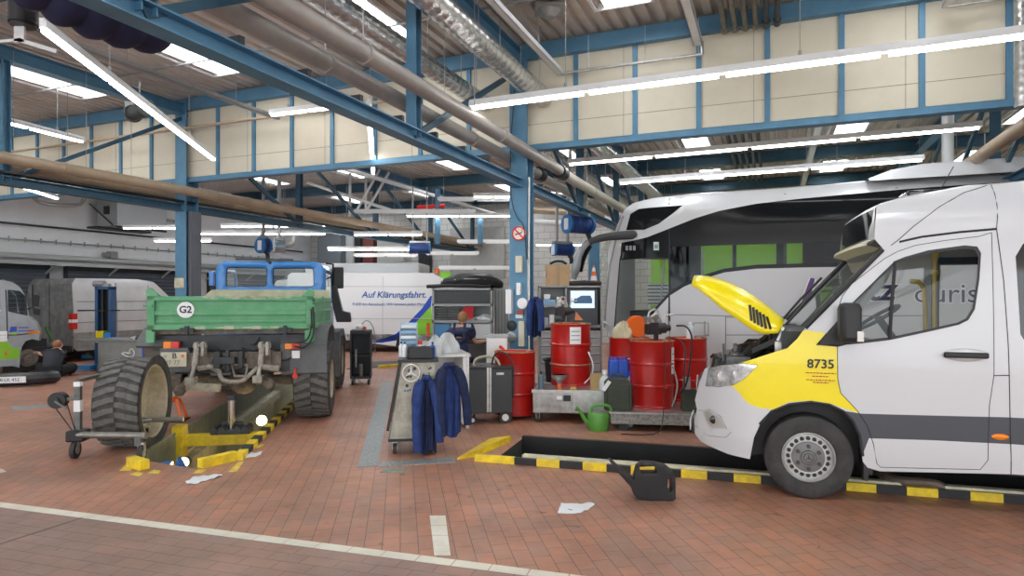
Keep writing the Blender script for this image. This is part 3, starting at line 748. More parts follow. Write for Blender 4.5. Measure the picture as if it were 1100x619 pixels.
yel = u([(786.7,414.7),(793,421),(799,429),(805.6,434.5),(815,438),(831,440),(847.7,432),(871,430.5),(891.5,433.5),(904,438),(925,444.7),(921.7,442),(903,422),(900,407),(899.6,373),(884,357),(863,354.8),(856,364.5),(846,374),(827,380),(800,388.7),(790,391),(761.5,395.8),(758.4,414.7)])
head = u([(761.5,395.8),(758.2,414.7),(772,415.7),(787.8,413.6),(799,407),(814,392.6),(797,390.5),(774,392.6)])
zs1 = u([(1080,448.4)])[0][1]; zs0 = u([(1080,477)])[0][1]; zb = u([(1090,509.5)])[0][1]; xr = 5.35
zr = [(u([(1064.7,198.6)])[0]), (u([(1100,195.2)])[0])]; ztop = zr[1][1]+.01
# near side (without door)
side = u([(757.3,396),(751,411.5),(746.5,430),(749,441),(745.8,452.5),(746.3,466),(753,474.5),(782.5,488),(805.6,493.4),(807.3,484),(810,470),(817,455),(829,441),(847.7,433.5),(871,431),(891,434),(906,441),(916,451),(923.4,467.5),(926.8,496),(932,502.5),(945,506.5)])
side += [(u([(1086,509.6)])[0]), (3.25, zb), (3.30, .60), (3.42, .78), (3.62, .88), (3.85, .88), (4.05, .78), (4.17, .6), (4.22, zb), (xr, zb), (xr, 2.3), (xr-.05, ztop), (1.9, ztop)]
side += u([(1100,195.5),(1064.7,198.6),(1045,199.5),(1008,206),(980,211),(950,218),(941.5,221),(940,240),(939.5,257),(944,262),(949,268),(908,308),(867,351),(884,357),(863,354.8)][:13]+[(863,354.8),(856,364.5),(846,374),(827,380),(800,388.7),(790,391),(774,393)])
rwin = [(u([(1094,300)])[0][0], 1.42), (u([(1092,300)])[0][0], 2.02), (u([(1096,300)])[0][0]+.03, 2.12), (3.0, 2.14), (3.05, 2.1), (3.05, 1.38), (3.0, 1.34), (u([(1096,300)])[0][0]+.03, 1.34)]
rwin2 = [(3.18, 1.34), (3.18, 2.14), (4.95, 2.14), (5.0, 2.08), (5.0, 1.38), (4.95, 1.34)]
stripe = [u([(906,441.5)])[0], u([(925,444.5)])[0], u([(1000,446.5)])[0], (u([(1080,448.4)])[0]), (xr+.02, zs1), (xr+.02, zs0), (u([(1080,477)])[0]), u([(1000,473)])[0], u([(933.5,471)])[0], u([(926,490)])[0], u([(923,466)])[0], u([(915,450)])[0]]
REG = [(yel, 1), (stripe, 2)]
b = MB(); panel(b, side, g, holes=[door, head, rwin, rwin2], step=.055, regions=REG)
b.build('body_side', [VWHITE, VYEL, VGREY], MBUS)
b = MB(); panel(b, door, VAN.fn(-.002), holes=[win], step=.055, regions=REG[1:])
dr = b.build('front_door', [VWHITE, VYEL, VGREY], MBUS)
def ring(outer, sc):  # inset polygon about its centre
    cx = sum(p[0] for p in outer)/len(outer); cy = sum(p[1] for p in outer)/len(outer)
    return [(cx+(p[0]-cx)*sc[0], cy+(p[1]-cy)*sc[1]) for p in outer]
b = MB(); panel(b, win, VAN.fn(-.005), holes=[ring(win, (.955, .93))], step=.05); b.build('window_frame', PLAST, dr)
b = MB(); panel(b, win, VAN.fn(.012), step=.12); b.build('door_window', CLEAR, dr)
seam(VAN, dr, [[(961.6,281),(958,322),(955.5,365)]], .014, 'window_bar', .0, PLAST)
b = MB(); panel(b, rwin, VAN.fn(.01), step=.12); panel(b, rwin2, VAN.fn(.01), step=.12); b.build('rear_side_window', DARKGL, MBUS)
seam(VAN, MBUS, [[(899.6,373),(900,407),(903,422),(921.7,442),(931.8,457.5),(938.5,477.6),(942,498),(946,502),(1053,504.5),(1061,494.5),(1062.5,437),(1067.5,403.6),(1067,330),(1065,250)],
                 [(1065,250),(1052,254),(1015,258.5),(983.6,263.7),(965,270),(950,278),(915,305),(905,318),(901,330),(899.6,373)],
                 [(1064.7,198.6),(1070.5,246),(1078,300),(1083,370),(1085,447),(1086,509.5)], [(1067.5,403.6),(1084,403.4)], [(957,264),(966,257),(981,243.5),(1008.5,222.6),(1035.7,207),(1060,199.5)]], .0035, off=0)
seam(VAN, MBUS, [[(966,260),(990,254.5),(1030,249.5),(1070.5,246)]], .009, 'roof_gutter', 0, PLAST)
# far side: mirrored, with big see-through door opening
far = [(-.93, .35), (-.40, .25), (-.42, .45), (-.3, .68), (0, .76), (.3, .68), (.42, .45), (.44, .22), (3.25, zb), (3.30, .60), (3.42, .78), (3.62, .88), (3.85, .88), (4.05, .78), (4.17, .6), (4.22, zb), (xr, zb), (xr, 2.3), (xr-.05, ztop), (1.9, ztop)]+u([(1100,195.5),(1064.7,198.6),(1045,199.5),(1008,206),(980,211),(950,218),(941.5,221),(939.5,257),(949,268),(908,308),(867,351),(846,374),(800,388.7),(761,396)])
fw1 = [(x, z) for x, z in win]; fw2 = [(1.45, .5), (1.45, 2.1), (2.5, 2.1), (2.5, .5)]
fw1 = [(.42, 1.2), (.95, 1.86), (1.0, 1.98), (1.30, 2.02), (1.30, 1.12), (.5, 1.1)]
b = MB(); panel(b, far, VAN.fn(0, VW), holes=[fw1, fw2, rwin2], step=.12); b.build('body_side', [VWHITE], MBUS)
b = MB(); panel(b, fw1, VAN.fn(.01, VW), step=.2); panel(b, fw2, VAN.fn(.01, VW), step=.2); b.build('far_window', CLEAR, MBUS)
b = MB(); panel(b, rwin2, VAN.fn(.01, VW), step=.2); b.build('rear_side_window', DARKGL, MBUS)
b = MB()
for x in (1.40, 1.97, 2.52): b.box(x-.03, x+.03, VW-.10, VW-.05, .4, 2.12)
b.box(1.4, 2.52, VW-.1, VW-.05, 2.05, 2.12); b.build('door_frame', PLAST, MBUS)
# roof, rear, front fairing
rp = u([(941.5,221),(950,218),(980,211),(1008,206),(1045,199.5),(1064.7,198.6),(1100,195.5)])+[(2.4, ztop), (3.4, ztop), (4.4, ztop), (xr-.05, ztop), (xr, 2.3), (xr, 1.5), (xr, zb)]
b = MB(); crossloft(b, VAN, VW, rp, 0, [.02, .03, .05, .05, .05, .05, .05, .05, .05, .05, .05, 0, 0, 0]); b.build('roof', VWHITE, MBUS)
sp = u([(922,229),(921.5,262)])
s0 = u([(941.5,221)])[0]; s1 = u([(939.5,257)])[0]
b = MB(); crossloft(b, VAN, VW, [s0, (s0[0]-.015, s0[1]-.03), (s1[0]-.0, s1[1]+.03), s1, (s1[0]-.02, s1[1]-.03)], .03, 0); b.build('destination_box', VWHITE, MBUS)
b = MB(); crossloft(b, VAN, VW, [(s0[0]-.022, s0[1]-.03), (s1[0]-.008, s1[1]+.02)], .035, 0, f=lambda x, z: .2)
b.build('destination_sign', DARKGL, MBUS)
v0, v1 = u([(949,268)])[0], u([(866,352)])[0]
b = MB(); crossloft(b, VAN, VW, [(s1[0]-.0, s1[1]-.0), (s1[0]-.05, s1[1]-.02), (s1[0]-.06, s1[1]-.05), (v0[0]-.0, v0[1]+.0)], .05, 0); b.build('sun_visor', mat('visor_cream', (.70, .68, .55), .35), MBUS)
b = MB(); crossloft(b, VAN, VW, [(v0[0]+(v1[0]-v0[0])*k/6, v0[1]+(v1[1]-v0[1])*k/6) for k in range(7)], [.0]*7, 0, f=lambda x, z: VAN.f(x, z)+.03); b.build('windscreen', SCREEN, MBUS)
for fn_ in (VAN.fn(.0), VAN.fn(0, VW)):
    b = MB(); b.tube([fn_(v0[0]+(v1[0]-v0[0])*k/6-.01, v0[1]+(v1[1]-v0[1])*k/6) for k in range(7)], .024, 8); b.build('screen_seal', PLAST, MBUS)
for y in (.55, 1.25):
    b = MB(); p = Vector((v1[0]-.12, y, v1[1]+.0)); b.tube([p, p+Vector((.2, .18, .23)), p+Vector((.42, .32, .46))], .012, 6); b.build('wiper', PLAST, MBUS)
# nose: bumper and grille across
fp = u([(761.5,396),(757,405),(753,414),(747.5,430),(749,441),(745.8,452.5),(746.3,466),(753,474.5),(782.5,488)])
b = MB(); crossloft(b, VAN, VW, fp, .015, 0, n=16); b.build('front_bumper', VWHITE, MBUS)
b = MB(); x0 = fp[3][0]-.01
for z in (.62, .70, .78, .86): b.bar((x0+(z-.6)*.12, .5, z), (x0+(z-.6)*.12, VW-.5, z), .03, .05)
gr_ = b.build('grille', PLAST, MBUS)
star(gr_, (x0-.005, VW/2, .80), (-1, 0, 0), .10, SILVER)
b = MB(); b.bar((fp[6][0]-.06, .72, .44), (fp[6][0]-.06, 1.26, .44), .012, .11); b.build('number_plate', WPAINT, MBUS)
b = MB(); b.bar((fp[6][0]-.01, .47, .47), (fp[6][0]-.01, .60, .47), .03, .14); b.build('tow_cover', PLAST, MBUS)
# headlight
HL = mat('headlight_glass', (.75, .78, .80), .12, .5, var=.5, scale=14)
b = MB(); panel(b, head, VAN.fn(-.006), step=.035); hl = b.build('headlight', HL, MBUS)
b = MB()
for px, py, r in ((774, 404, .045), (790, 402, .04)):
    x, z = u([(px, py)])[0]; y = VAN.f(x, z); b.cyl((x, y-.005, z), (x+.01, y-.012, z), r, 16); b.cyl((x, y-.008, z), (x+.01, y-.016, z), r*.6, 12)
b.build('lamp_lens', mat('lens', (.9, .92, .95), .08, .6), hl)
seam(VAN, hl, [[(761.5,395.8),(758.2,414.7),(772,415.7),(787.8,413.6),(799,407),(814,392.6),(797,390.5),(774,392.6),(761.5,395.8)]], .004, 'lamp_seal')
fog = u([(755,443),(760,441),(772,448),(779,460),(762,459)])
b = MB(); panel(b, fog, VAN.fn(-.004), step=.03); fg = b.build('fog_lamp_surround', mat('silver_trim', (.62, .62, .60), .3, .5), MBUS)
x, z = u([(767, 451)])[0]; b = MB(); b.ball((x, VAN.f(x, z)-.004, z), .038, 14, (1, .3, 1)); b.build('fog_lamp', DARKGL, fg)
# bumper crease lines
seam(VAN, MBUS, [[(750,441),(762,440),(774,447),(781,461)], [(747,457),(760,468),(780,470),(786,464)]], .003, 'bumper_crease', 0, mat('crease_grey', (.22, .22, .23), .5))
# bonnet, raised on its hinge
HT, HB = VAN.atdepth(751, 291, .55), VAN.atdepth(846, 343, .30)
Lh = (HT-HB).length; dh = (HT-HB).normalized(); nh = Vector((0, 1, 0)).cross(dh)
if nh.z < 0: nh = -nh
hy0 = .13; vs = []; NX, NY = 18, 28
DL = [.13, .23, .26, .26, .255, .24, .20, .15, .09]
def hood(s_, w):   # s_ 0 hinge..1 tip, w -1..1 across
    half = (VW/2-hy0)*(1-.16*s_**3)
    edge = abs(w); D = DL[min(8, int(s_*8))]; D2 = DL[min(8, int(s_*8)+1)]; fr = s_*8-int(s_*8)
    drop = (D+(D2-D)*fr)*(max(0, edge-.55)/.45)**1.5
    c = HB+dh*(Lh*(s_+.02-.05*(edge**2.5)*s_)); c.y = VW/2
    ex = min(1, edge/.55); ysc = ex*.80 if edge < .55 else .80+.20*math.sin((edge-.55)/.45*math.pi/2)
    arch = .06*math.sin(math.pi*min(1, s_))-.05*s_**8
    return c+Vector((0, (1 if w > 0 else -1)*ysc*half, 0))+nh*(arch-drop-.02*ex*ex)
for i in range(NX+1):
    for k in range(NY+1): vs.append(hood(i/NX, -1+2*k/NY))
b = MB(); b.add(vs, [(i*(NY+1)+k, i*(NY+1)+k+1, (i+1)*(NY+1)+k+1, (i+1)*(NY+1)+k) for i in range(NX) for k in range(NY)])
bonnet = b.build('bonnet', VYEL, MBUS, solid=.03)
b = MB()
for s0_ in (.08, .12, .16, .20, .24, .28):
    for w_ in (-1,):
        p0, p1 = hood(s0_, w_*.93), hood(s0_+.09, w_*.78); b.bar(p0+nh*.004-Vector((0, .004, 0)), p1+nh*.006-Vector((0, .004, 0)), .022, .006)
b.build('bonnet_vent', BLACK, bonnet)
b = MB(); b.tube([hood(s/8, .0)+nh*-.035 for s in range(1, 8)], .02, 6); b.tube([hood(.75, -.6+1.2*k/8)-nh*.04 for k in range(9)], .02, 6); b.build('bonnet_brace', VYEL, bonnet)
# engine bay
zf = u([(800,388.7)])[0][1]; xb = u([(858,362)])[0][0]
b = MB(); b.box(-.78, xb-.02, .2, VW-.2, zf-.45, zf-.12)
eb = b.build('engine_bay_floor', mat('engine_dark', (.035, .035, .037), .6, .3, var=.4), MBUS)
ENG = mat('engine_grey', (.20, .20, .20), .5, .5, var=.4, scale=14)
b = MB(); b.box(-.62, -.05, .65, 1.35, zf-.14, zf+.02); b.cyl((-.55, .8, zf+.03), (-.1, .8, zf+.10), .07, 12); b.cyl((-.5, 1.1, zf), (-.05, 1.1, zf+.12), .06, 12)
b.build('engine_cover', BLACK, MBUS, bevel=.02)
b = MB(); b.box(-.66, -.45, .3, .55, zf-.12, zf+.02); b.cyl((-.58, .42, zf), (-.58, .42, zf+.05), .05, 12); b.cyl((-.58, .42, zf+.05), (-.58, .42, zf+.13), .022, 10); b.build('coolant_tank', ENG, MBUS, bevel=.01)
b = MB()
pA = VAN.atdepth(772, 393, .45); pB = VAN.atdepth(838, 364, .30)
b.bar(pA, pB, .06, .045); b.bar(pA+Vector((.03, .12, .03)), pB+Vector((0, .12, .03)), .06, .04); b.bar(VAN.atdepth(800, 382, .35), VAN.atdepth(826, 362, .45), .08, .05)
for i in range(7):
    t = i/6; p = pA.lerp(pB, t)+Vector((0, .0, .015)); b.cyl(p, p+Vector((.02, .03, .05+.02*(i % 3))), .014, 8)
b.build('wiper_linkage', BLACK, MBUS)
b = MB(); p = VAN.atdepth(777, 392, .5); b.cyl(p-Vector((0, 0, .08)), p+Vector((0, 0, .10)), .03, 10); b.cyl(p+Vector((0, 0, .10)), p+Vector((0, 0, .20)), .012, 8); b.build('oil_filler', ENG, MBUS)
b = MB()
random.seed(3)
for i in range(16):
    p = VAN.atdepth(770+random.random()*70, 392-random.random()*8, .3+random.random()*.5); p.z = min(p.z, zf+.06+.16*(p.x+.8)); q = p+Vector((random.uniform(-.12, .12), random.uniform(-.1, .1), random.uniform(-.04, .05)))
    b.tube([p, (p+q)/2+Vector((0, 0, .04)), q], .012, 6, smooth=1)
b.build('hose', PLAST, MBUS)
b = MB(); p = VAN.atdepth(835, 366, .24); b.box(p.x-.02, p.x+.12, p.y, p.y+.1, p.z-.14, p.z-.01); b.bar(p, p+Vector((.09, .02, .06)), .03, .04); b.bar(p, p+Vector((.05, 0, .12)), .02, .05)
b.build('hinge_bracket', GALV, MBUS)
b = MB(); b.box(xb-.12, xb+.12, .12, VW-.12, 1.05, VAN.uv(860, 357)[1]); b.build('scuttle', PLAST, MBUS)
# wheels
for x, y, ax in ((0, .03, (0, -1, 0)), (0, VW-.03, (0, 1, 0)), (3.74, .03, (0, -1, 0)), (3.74, VW-.03, (0, 1, 0))):
    w_ = thing('wheel', None, None); w_.parent = MBUS; w_.location = (x, y, .352)
    wheel('w', (0, 0, 0), .352, .235, ax, 'van', w_)
for q in (((-.45, .5, .26, .32, .3, .95), (-.45, .5, .1, .32, .93, .96), (-.5, -.42, .2, .32, .3, .8), (.42, .48, .03, .32, .25, .85)), ((-.45, .5, VW-.32, VW-.26, .3, .95),), ((3.2, 4.3, .3, .36, .2, 1.0),)):
    b = MB()
    for e in q: b.box(*e)
    b.build('wheel_arch_liner', BLACK, MBUS)
b = MB(); q = u([(927,468),(931,496),(934,518)]); b.box(q[1][0]-.02, q[1][0]+.015, .02, .24, .2, .55); b.build('mud_flap', PLAST, MBUS)
# flared black arch edge
seam(VAN, MBUS, [[(816,456),(829,442),(847.7,434.5),(871,432),(891,435),(906,442),(916,452),(923.4,467.5),(926.8,490)]], .012, 'arch_edge', .0, PLAST)
# underbody and exhaust
b = MB(); b.box(.5, xr-.1, .25, VW-.25, .33, .45); b.box(-.7, .5, .5, VW-.5, .28, .5); b.build('underbody', DARK, MBUS)
b = MB(); p0 = VAN.atdepth(960, 518, .5); b.tube([p0+Vector((-.1, .3, .03)), p0, p0+Vector((.30, 0, .02)), p0+Vector((.42, .05, -.05)), p0+Vector((.44, .1, -.07))], .045, 10, smooth=2); b.build('exhaust_pipe', mat('rusty_steel', (.22, .17, .13), .6, .5, var=.3), MBUS)
b = MB(); b.box(.46, xr, .03, .06, zb-.02, zb+.03); b.build('sill_edge', PLAST, MBUS)
# handle, indicator, mirror
hx, hz = u([(1036.5, 381.5)])[0]; y0 = VAN.f(hx, hz)
b = MB(); b.ball((hx, y0-.002, hz), .16, 20, (1, .05, .33)); h_ = b.build('handle_recess', SILVER, dr)
b = MB(); b.bar((hx-.15, y0-.03, hz), (hx+.15, y0-.03, hz), .03, .045); b.build('door_handle', BLACK, dr, bevel=.012)
ix, iz = u([(1074.5, 469.5)])[0]; b = MB(); b.ball((ix, VAN.f(ix, iz), iz), .058, 16, (1, .2, .42)); b.build('side_indicator', mat('amber', (.9, .25, .01), .25), MBUS)
mb_ = u([(876.6,370.5),(901,343),(906,337),(926,366),(900,372.5)])
b = MB(); panel(b, mb_, VAN.fn(-.012), step=.05); m_ = b.build('mirror_base', PLAST, dr, solid=.02)
mc = VAN.atdepth(914, 346, -.13); b = MB(); b.box(mc.x-.09, mc.x+.07, mc.y-.10, mc.y+.10, mc.z-.165, mc.z+.155); b.build('mirror_housing', PLAST, dr, bevel=.045)
b = MB(); b.box(mc.x+.03, mc.x+.075, mc.y-.108, mc.y-.09, mc.z-.15, mc.z-.07); b.build('mirror_indicator', mat('indicator_clear', (.75, .72, .68), .2), dr)
# number and small print
tm = mat('print_black', (.02, .02, .02), .5)
x, z = u([(881.5, 391.5)])[0]; xr_ = u([(895, 391.5)])[0]
text('8735', .104, tm, MBUS, face_M((x, VAN.f(x, z)-.006, z), (1, 0, 0), (0, 0, 1)), bold=.0016, label='fleet number 8735 on the yellow wing')
b = MB(); rp_ = mat('print_red', (.45, .05, .03), .5)
for py, w_ in ((401, 1.0), (404.5, .55), (408.5, .95), (411, .5)):
    x, z = u([(881.5, py)])[0]; y = VAN.f(x, z)-.004
    k = -w_*.115
    while k < w_*.115: L = random.uniform(.01, .03); b.box(x+k, x+min(k+L, w_*.115), y-.001, y+.001, z-.004, z+.004); k += L+.006
b.build('small_print', rp_, MBUS)
# aerial and roof hatch
p = VAN.atdepth(1007, 207, .6); b = MB(); b.cyl((p.x, .6, p.z-.02), (p.x+.12, .6, p.z+.22), .004, 6); b.build('aerial', BLACK, MBUS)
p = VAN.atdepth(993, 208, .6); b = MB(); b.box(p.x-.14, p.x+.12, .55, .9, p.z-.07, p.z+.03); b.build('roof_unit', DARKGL, MBUS, bevel=.02)
# interior
b = MB(); b.box(.45, xr-.1, .12, VW-.12, .5, .56); b.build('cabin_floor', PLAST, MBUS)
da = VAN.atdepth(900, 362, .6)
b = MB(); b.box(xb+.05, da.x+.25, .12, VW-.15, .9, da.z-.0); b.box(xb+.0, da.x+.05, .12, VW-.15, .9, da.z+.05); b.build('dashboard', mat('dash_grey', (.10, .10, .10), .6), MBUS, bevel=.03)
sw = VAN.atdepth(943, 341, .5); b = MB(); a_ = Vector((-.55, 0, .83)); e1 = Vector((0, 1, 0)); e2 = a_.cross(e1)
b.tube([sw+(e1*math.cos(t)+e2*math.sin(t))*.19 for t in [2*math.pi*i/24 for i in range(24)]], .016, 8, closed=True); b.bar(sw-e1*.18, sw+e1*.18, .04, .02); b.cyl(sw, sw-a_*.3, .03, 8); b.build('steering_wheel', PLAST, MBUS)
YP2 = mat('pole_yellow', (.62, .42, .02), .35)
b = MB(); p = VAN.atdepth(1004, 300, 1.2); q = VAN.atdepth(993, 303, 1.3)
b.cyl((p.x, 1.2, .5), (p.x, 1.2, 2.15), .02, 10); b.tube([(p.x, 1.2, 2.05), (p.x+.04, 1.2, 2.15), (p.x+.06, 1.2, 2.3)], .02, 8); b.cyl((p.x, 1.2, 1.30), (p.x, 1.2, 1.34), .034, 10); b.cyl((p.x, 1.2, 1.92), (p.x, 1.2, 1.96), .034, 10)
b.tube([(q.x-.12, 1.3, q.z+.01), (q.x-.03, 1.3, q.z), (q.x+.01, 1.3, q.z-.12), (q.x+.03, 1.3, .5)], .022, 8, smooth=1); b.build('grab_pole', YP2, MBUS)
b = MB(); b.box(1.62, 1.75, .25, .75, 1.0, 1.95); b.box(.85, 1.35, .25, .75, .85, 1.0); b.box(.95, 1.3, .35, .65, .55, .85)
for i in range(4): b.box(2.3+.75*i, 2.4+.75*i, .2, .95, .9, 1.75); b.box(1.95+.75*i, 2.38+.75*i, .2, .95, .85, .98)
b.build('seat', mat('seat_cloth', (.03, .03, .04), .9), MBUS, bevel=.04)
# ================================================================= white coach and the green coach behind it
def fc(x, z):
    y = 0.0
    if x < .9: y += .55*((.9-x)/.9)**2.6 if x > 0 else .55+(-x)*1.2
    if z > 1.0: y += .03*(z-1.0)
    if z > 3.25: y += .5*((z-3.25)/.45)**2.2
    return y
CO = Side(BN(-2.9, 12.0), RB, fc)
CW = 2.5
COACH = thing('coach', 'large white touring coach with dark windows and purple lettering behind the minibus', 'coach', CO.W, CO.rz)
CWH = mat('coach_white', (.66, .67, .69), .3, 0, coat=.4)
u = CO.uvs
roof = [(653,270),(662,245),(668,231),(671,225),(680,218.5),(700,213.3),(745,208.5),(820,204.3),(880,199.5),(928,195),(1000,188.5),(1100,179)]
R0 = u(roof); ztc = 3.62
def zat(px, py): return u([(px, py)])[0]
XE = 12.2
main_top = [(667.6,261),(680,258.5),(695,255),(718,246),(747,234.5),(772,226.8),(812,219),(860,213.5),(975,203),(1100,194)]
main_bot = [(860,287.5),(812,288.8),(778,292.8),(753.5,300.4),(735,308),(719,318),(704.4,334),(692,349.5),(690,352.6),(660,352)]
MT, MBt = u(main_top), u(main_bot)
zwb = MBt[0][1]; zwt = MT[-1][1]
glassp = MT+[(XE-.5, zwt), (XE-.3, zwt-.1), (XE-.3, zwb+.05), (XE-.5, zwb)]+MBt
uppr = u([(677,230),(686,224.5),(733.6,220.5),(722,230),(707.5,240.6),(692,247),(672.5,247.5)])
body = R0+[(XE, R0[-1][1]), (XE, .35), (9.3, .35), (9.25, .75), (9.0, .98), (8.6, .98), (8.35, .75), (8.3, .35), (3.2, .35), (3.15, .75), (2.9, .98), (2.5, .98), (2.25, .75), (2.2, .35), (.55, .35)]+u([(650,352),(652,320)])
b = MB(); panel(b, body, CO.fn(), holes=[glassp, uppr], step=.16); b.build('body_side', CWH, COACH)
gfar = [(max(.1, p[0]-.45), p[1]) if p[0] < 1.0 else p for p in glassp]
b = MB(); panel(b, body, CO.fn(0, CW), holes=[gfar, uppr], step=.2); b.build('body_side', CWH, COACH)
CG = glass('coach_glass', (.72, .74, .73), .35)
# split the glazing: door glass (clear), dark band above it, main side windows
xs_ = [zat(719, 300)[0]]; xd = xs_[0]; zd = zat(690, 278)[1]
def clip(poly, keep):  # Sutherland-Hodgman with keep(p)->signed distance
    out = []
    for i in range(len(poly)):
        a, b_ = poly[i], poly[(i+1) % len(poly)]; da, db = keep(a), keep(b_)
        if da >= 0: out.append(a)
        if da*db < 0: t = da/(da-db); out.append((a[0]+(b_[0]-a[0])*t, a[1]+(b_[1]-a[1])*t))
    return out
fr = clip(glassp, lambda p: xd-p[0]); door_gl = clip(fr, lambda p: zd-p[1]); band = clip(fr, lambda p: p[1]-zd); mainw = clip(glassp, lambda p: p[0]-xd)
DG = glass('door_glass', (.88, .90, .89), .4)
b = MB(); panel(b, door_gl, CO.fn(.008), step=.2); b.build('door_window', DG, COACH)
b = MB(); panel(b, band, CO.fn(.006), step=.2); panel(b, uppr, CO.fn(.006), step=.2); b.build('front_quarter_glass', CDARK, COACH)
b = MB(); panel(b, mainw, CO.fn(.006), step=.25); b.build('side_window', CG, COACH)
b = MB(); panel(b, gfar, CO.fn(.006, CW), step=.3); b.build('far_window', CG, COACH)
zc_ = CO.uv(800, 263)[1]; b = MB(); panel(b, clip(mainw, lambda p: p[1]-zc_), CO.fn(-.003), step=.25); b.build('upper_dark_glass', CDARK, COACH)
xc_ = CO.uv(868, 280)[0]; b = MB(); b.box(xc_, XE-.4, CW-.35, CW-.3, 1.3, 3.2); b.build('curtain', mat('curtain_brown', (.10, .035, .03), .9, var=.5, scale=6), COACH)
# black frit above and below the glass
def inset(poly, d0, d1):
    return poly
fr_t = [(p[0], p[1]) for p in MT[3:]]+[(XE-.5, zwt)]
b = MB(); gg = CO.fn(-.002)
topb = fr_t+[(p[0], p[1]-.34*min(1, i/4+.15)) for i, p in list(enumerate(fr_t))[::-1]]
panel(b, topb, gg, step=.2)
botl = [MBt[i] for i in range(8)][::-1]+[(XE-.5, zwb)]
botb = botl+[(p[0], p[1]+.07) for p in botl[::-1]]
panel(b, botb, gg, step=.2); b.build('window_border', CDARK, COACH)
b = MB()
for x in (3.1, 4.8, 6.5, 8.2, 9.9): b.add([CO.fn(-.004)(x-.02, zwb), CO.fn(-.004)(x+.02, zwb), CO.fn(-.004)(x+.02, zwt), CO.fn(-.004)(x-.02, zwt)], [(0, 1, 2, 3)])
b.build('window_joint', BLACK, COACH)
seam(CO, COACH, [[(718.5,246),(719,318),(719.5,345)], [(690,278),(718.5,278)], [(660,352),(666,279),(670,262)]], .012, 'door_frame')
seam(CO, COACH, [[(719,338),(800,340),(900,341)], [(779.5,340),(779.5,385)], [(757,345),(757,360),(762,360)], [(719.5,345),(719.5,420)], [(745,347),(761,347),(761,361),(745,361),(745,347)], [(779.5,341),(1000,339)], [(779.5,360),(870,360)]], .007, 'panel_gap', 0, mat('joint_grey', (.2, .2, .2), .6))
seam(CO, COACH, [[(719,213),(719,220)]], .012, 'roof_joint', 0)
# roof, front and rear
b = MB(); crossloft(b, CO, CW, R0[3:]+[(XE, R0[-1][1])], 0, .06, n=12); b.build('roof', CWH, COACH)
b = MB(); xf = R0[0][0]; fy = lambda x, z: fc(x, z)
crossloft(b, CO, CW, [R0[3], R0[2], R0[1], R0[0], u([(651,345)])[0]], [.05, .12, .2, .25, .3], 0, n=12); b.build('windscreen', DG, COACH)
b = MB(); crossloft(b, CO, CW, [u([(651,345)])[0], (.45, 1.0), (.5, .35)], [.3, .3, .25], 0, n=12); b.build('front_panel', CWH, COACH)
b = MB(); b.box(XE-.02, XE, .3, CW-.3, .4, 3.5); b.build('rear_panel', CWH, COACH)
seam(CO, COACH, [[(650,352),(652,320),(656,285),(664,250),(670,232)]], .045, 'front_pillar', .03, mat('silver_paint', (.62, .64, .66), .25, .4))
# roof pod
rp = [(zat(930,195)[0], R0[9][1]-.02), (zat(950,187)[0], R0[9][1]+.14), (zat(975,183.6)[0], R0[9][1]+.20), (9.5, R0[9][1]+.22), (10.2, R0[9][1]+.0)]
b = MB(); crossloft(b, CO, CW, rp, 0, .05, n=10, f=lambda x, z: .22 if z < R0[9][1]+.1 else .42)
q = [(x, .22 if z < R0[9][1]+.1 else .42, z) for x, z in rp]; lo = [(x, .2, R0[9][1]-.06) for x, z in rp]
b.add(q+lo, [(i, i+1, 6+i, 5+i) for i in range(4)]); b.build('roof_pod', CWH, COACH)
# mirror arm
MP = mat('mirror_arm_grey', (.075, .08, .085), .35)
A = [CO.atdepth(694, 251.5, .25), CO.atdepth(668, 253, .1), CO.atdepth(648, 255, -.05), CO.atdepth(632, 260, -.15), CO.atdepth(623, 270, -.2), CO.atdepth(618, 290, -.2), CO.atdepth(616, 300, -.2)]
b = MB(); b.tube(A[:4], [.085, .085, .075, .06], 10, smooth=1); b.build('mirror_arm', MP, COACH)
b = MB(); b.tube(A[3:], [.06, .07, .085, .06], 10, smooth=1); b.build('mirror_head', mat('mirror_silver', (.40, .43, .45), .25, .3), COACH)
b = MB(); b.tube([CO.atdepth(634, 264, -.05), CO.atdepth(627, 276, -.08), CO.atdepth(623, 292, -.08)], .05, 8, smooth=1); b.build('mirror_glass', DARKGL, COACH)
# stickers
def quad(sf, px0, py0, px1, py1, off): return [CO.fn(off)(*p) for p in u([(px0, py1), (px1, py1), (px1, py0), (px0, py0)])]
b = MB(); b.add(quad(CO, 702, 260, 708, 269, -.004), [(0, 1, 2, 3)]); st = b.build('door_sticker', mat('sticker_white', (.75, .8, .76), .5), COACH)
b = MB(); b.add(quad(CO, 703, 263, 707, 267, -.007), [(0, 1, 2, 3)]); b.build('sticker_print', mat('sticker_green', (.25, .5, .35), .5), st)
b = MB()
for i in range(3): b.add(quad(CO, 672+4*i, 264, 674.8+4*i, 269, -.004), [(0, 1, 2, 3)])
b.build('door_numbers', mat('sticker_grey', (.45, .47, .47), .5), COACH)
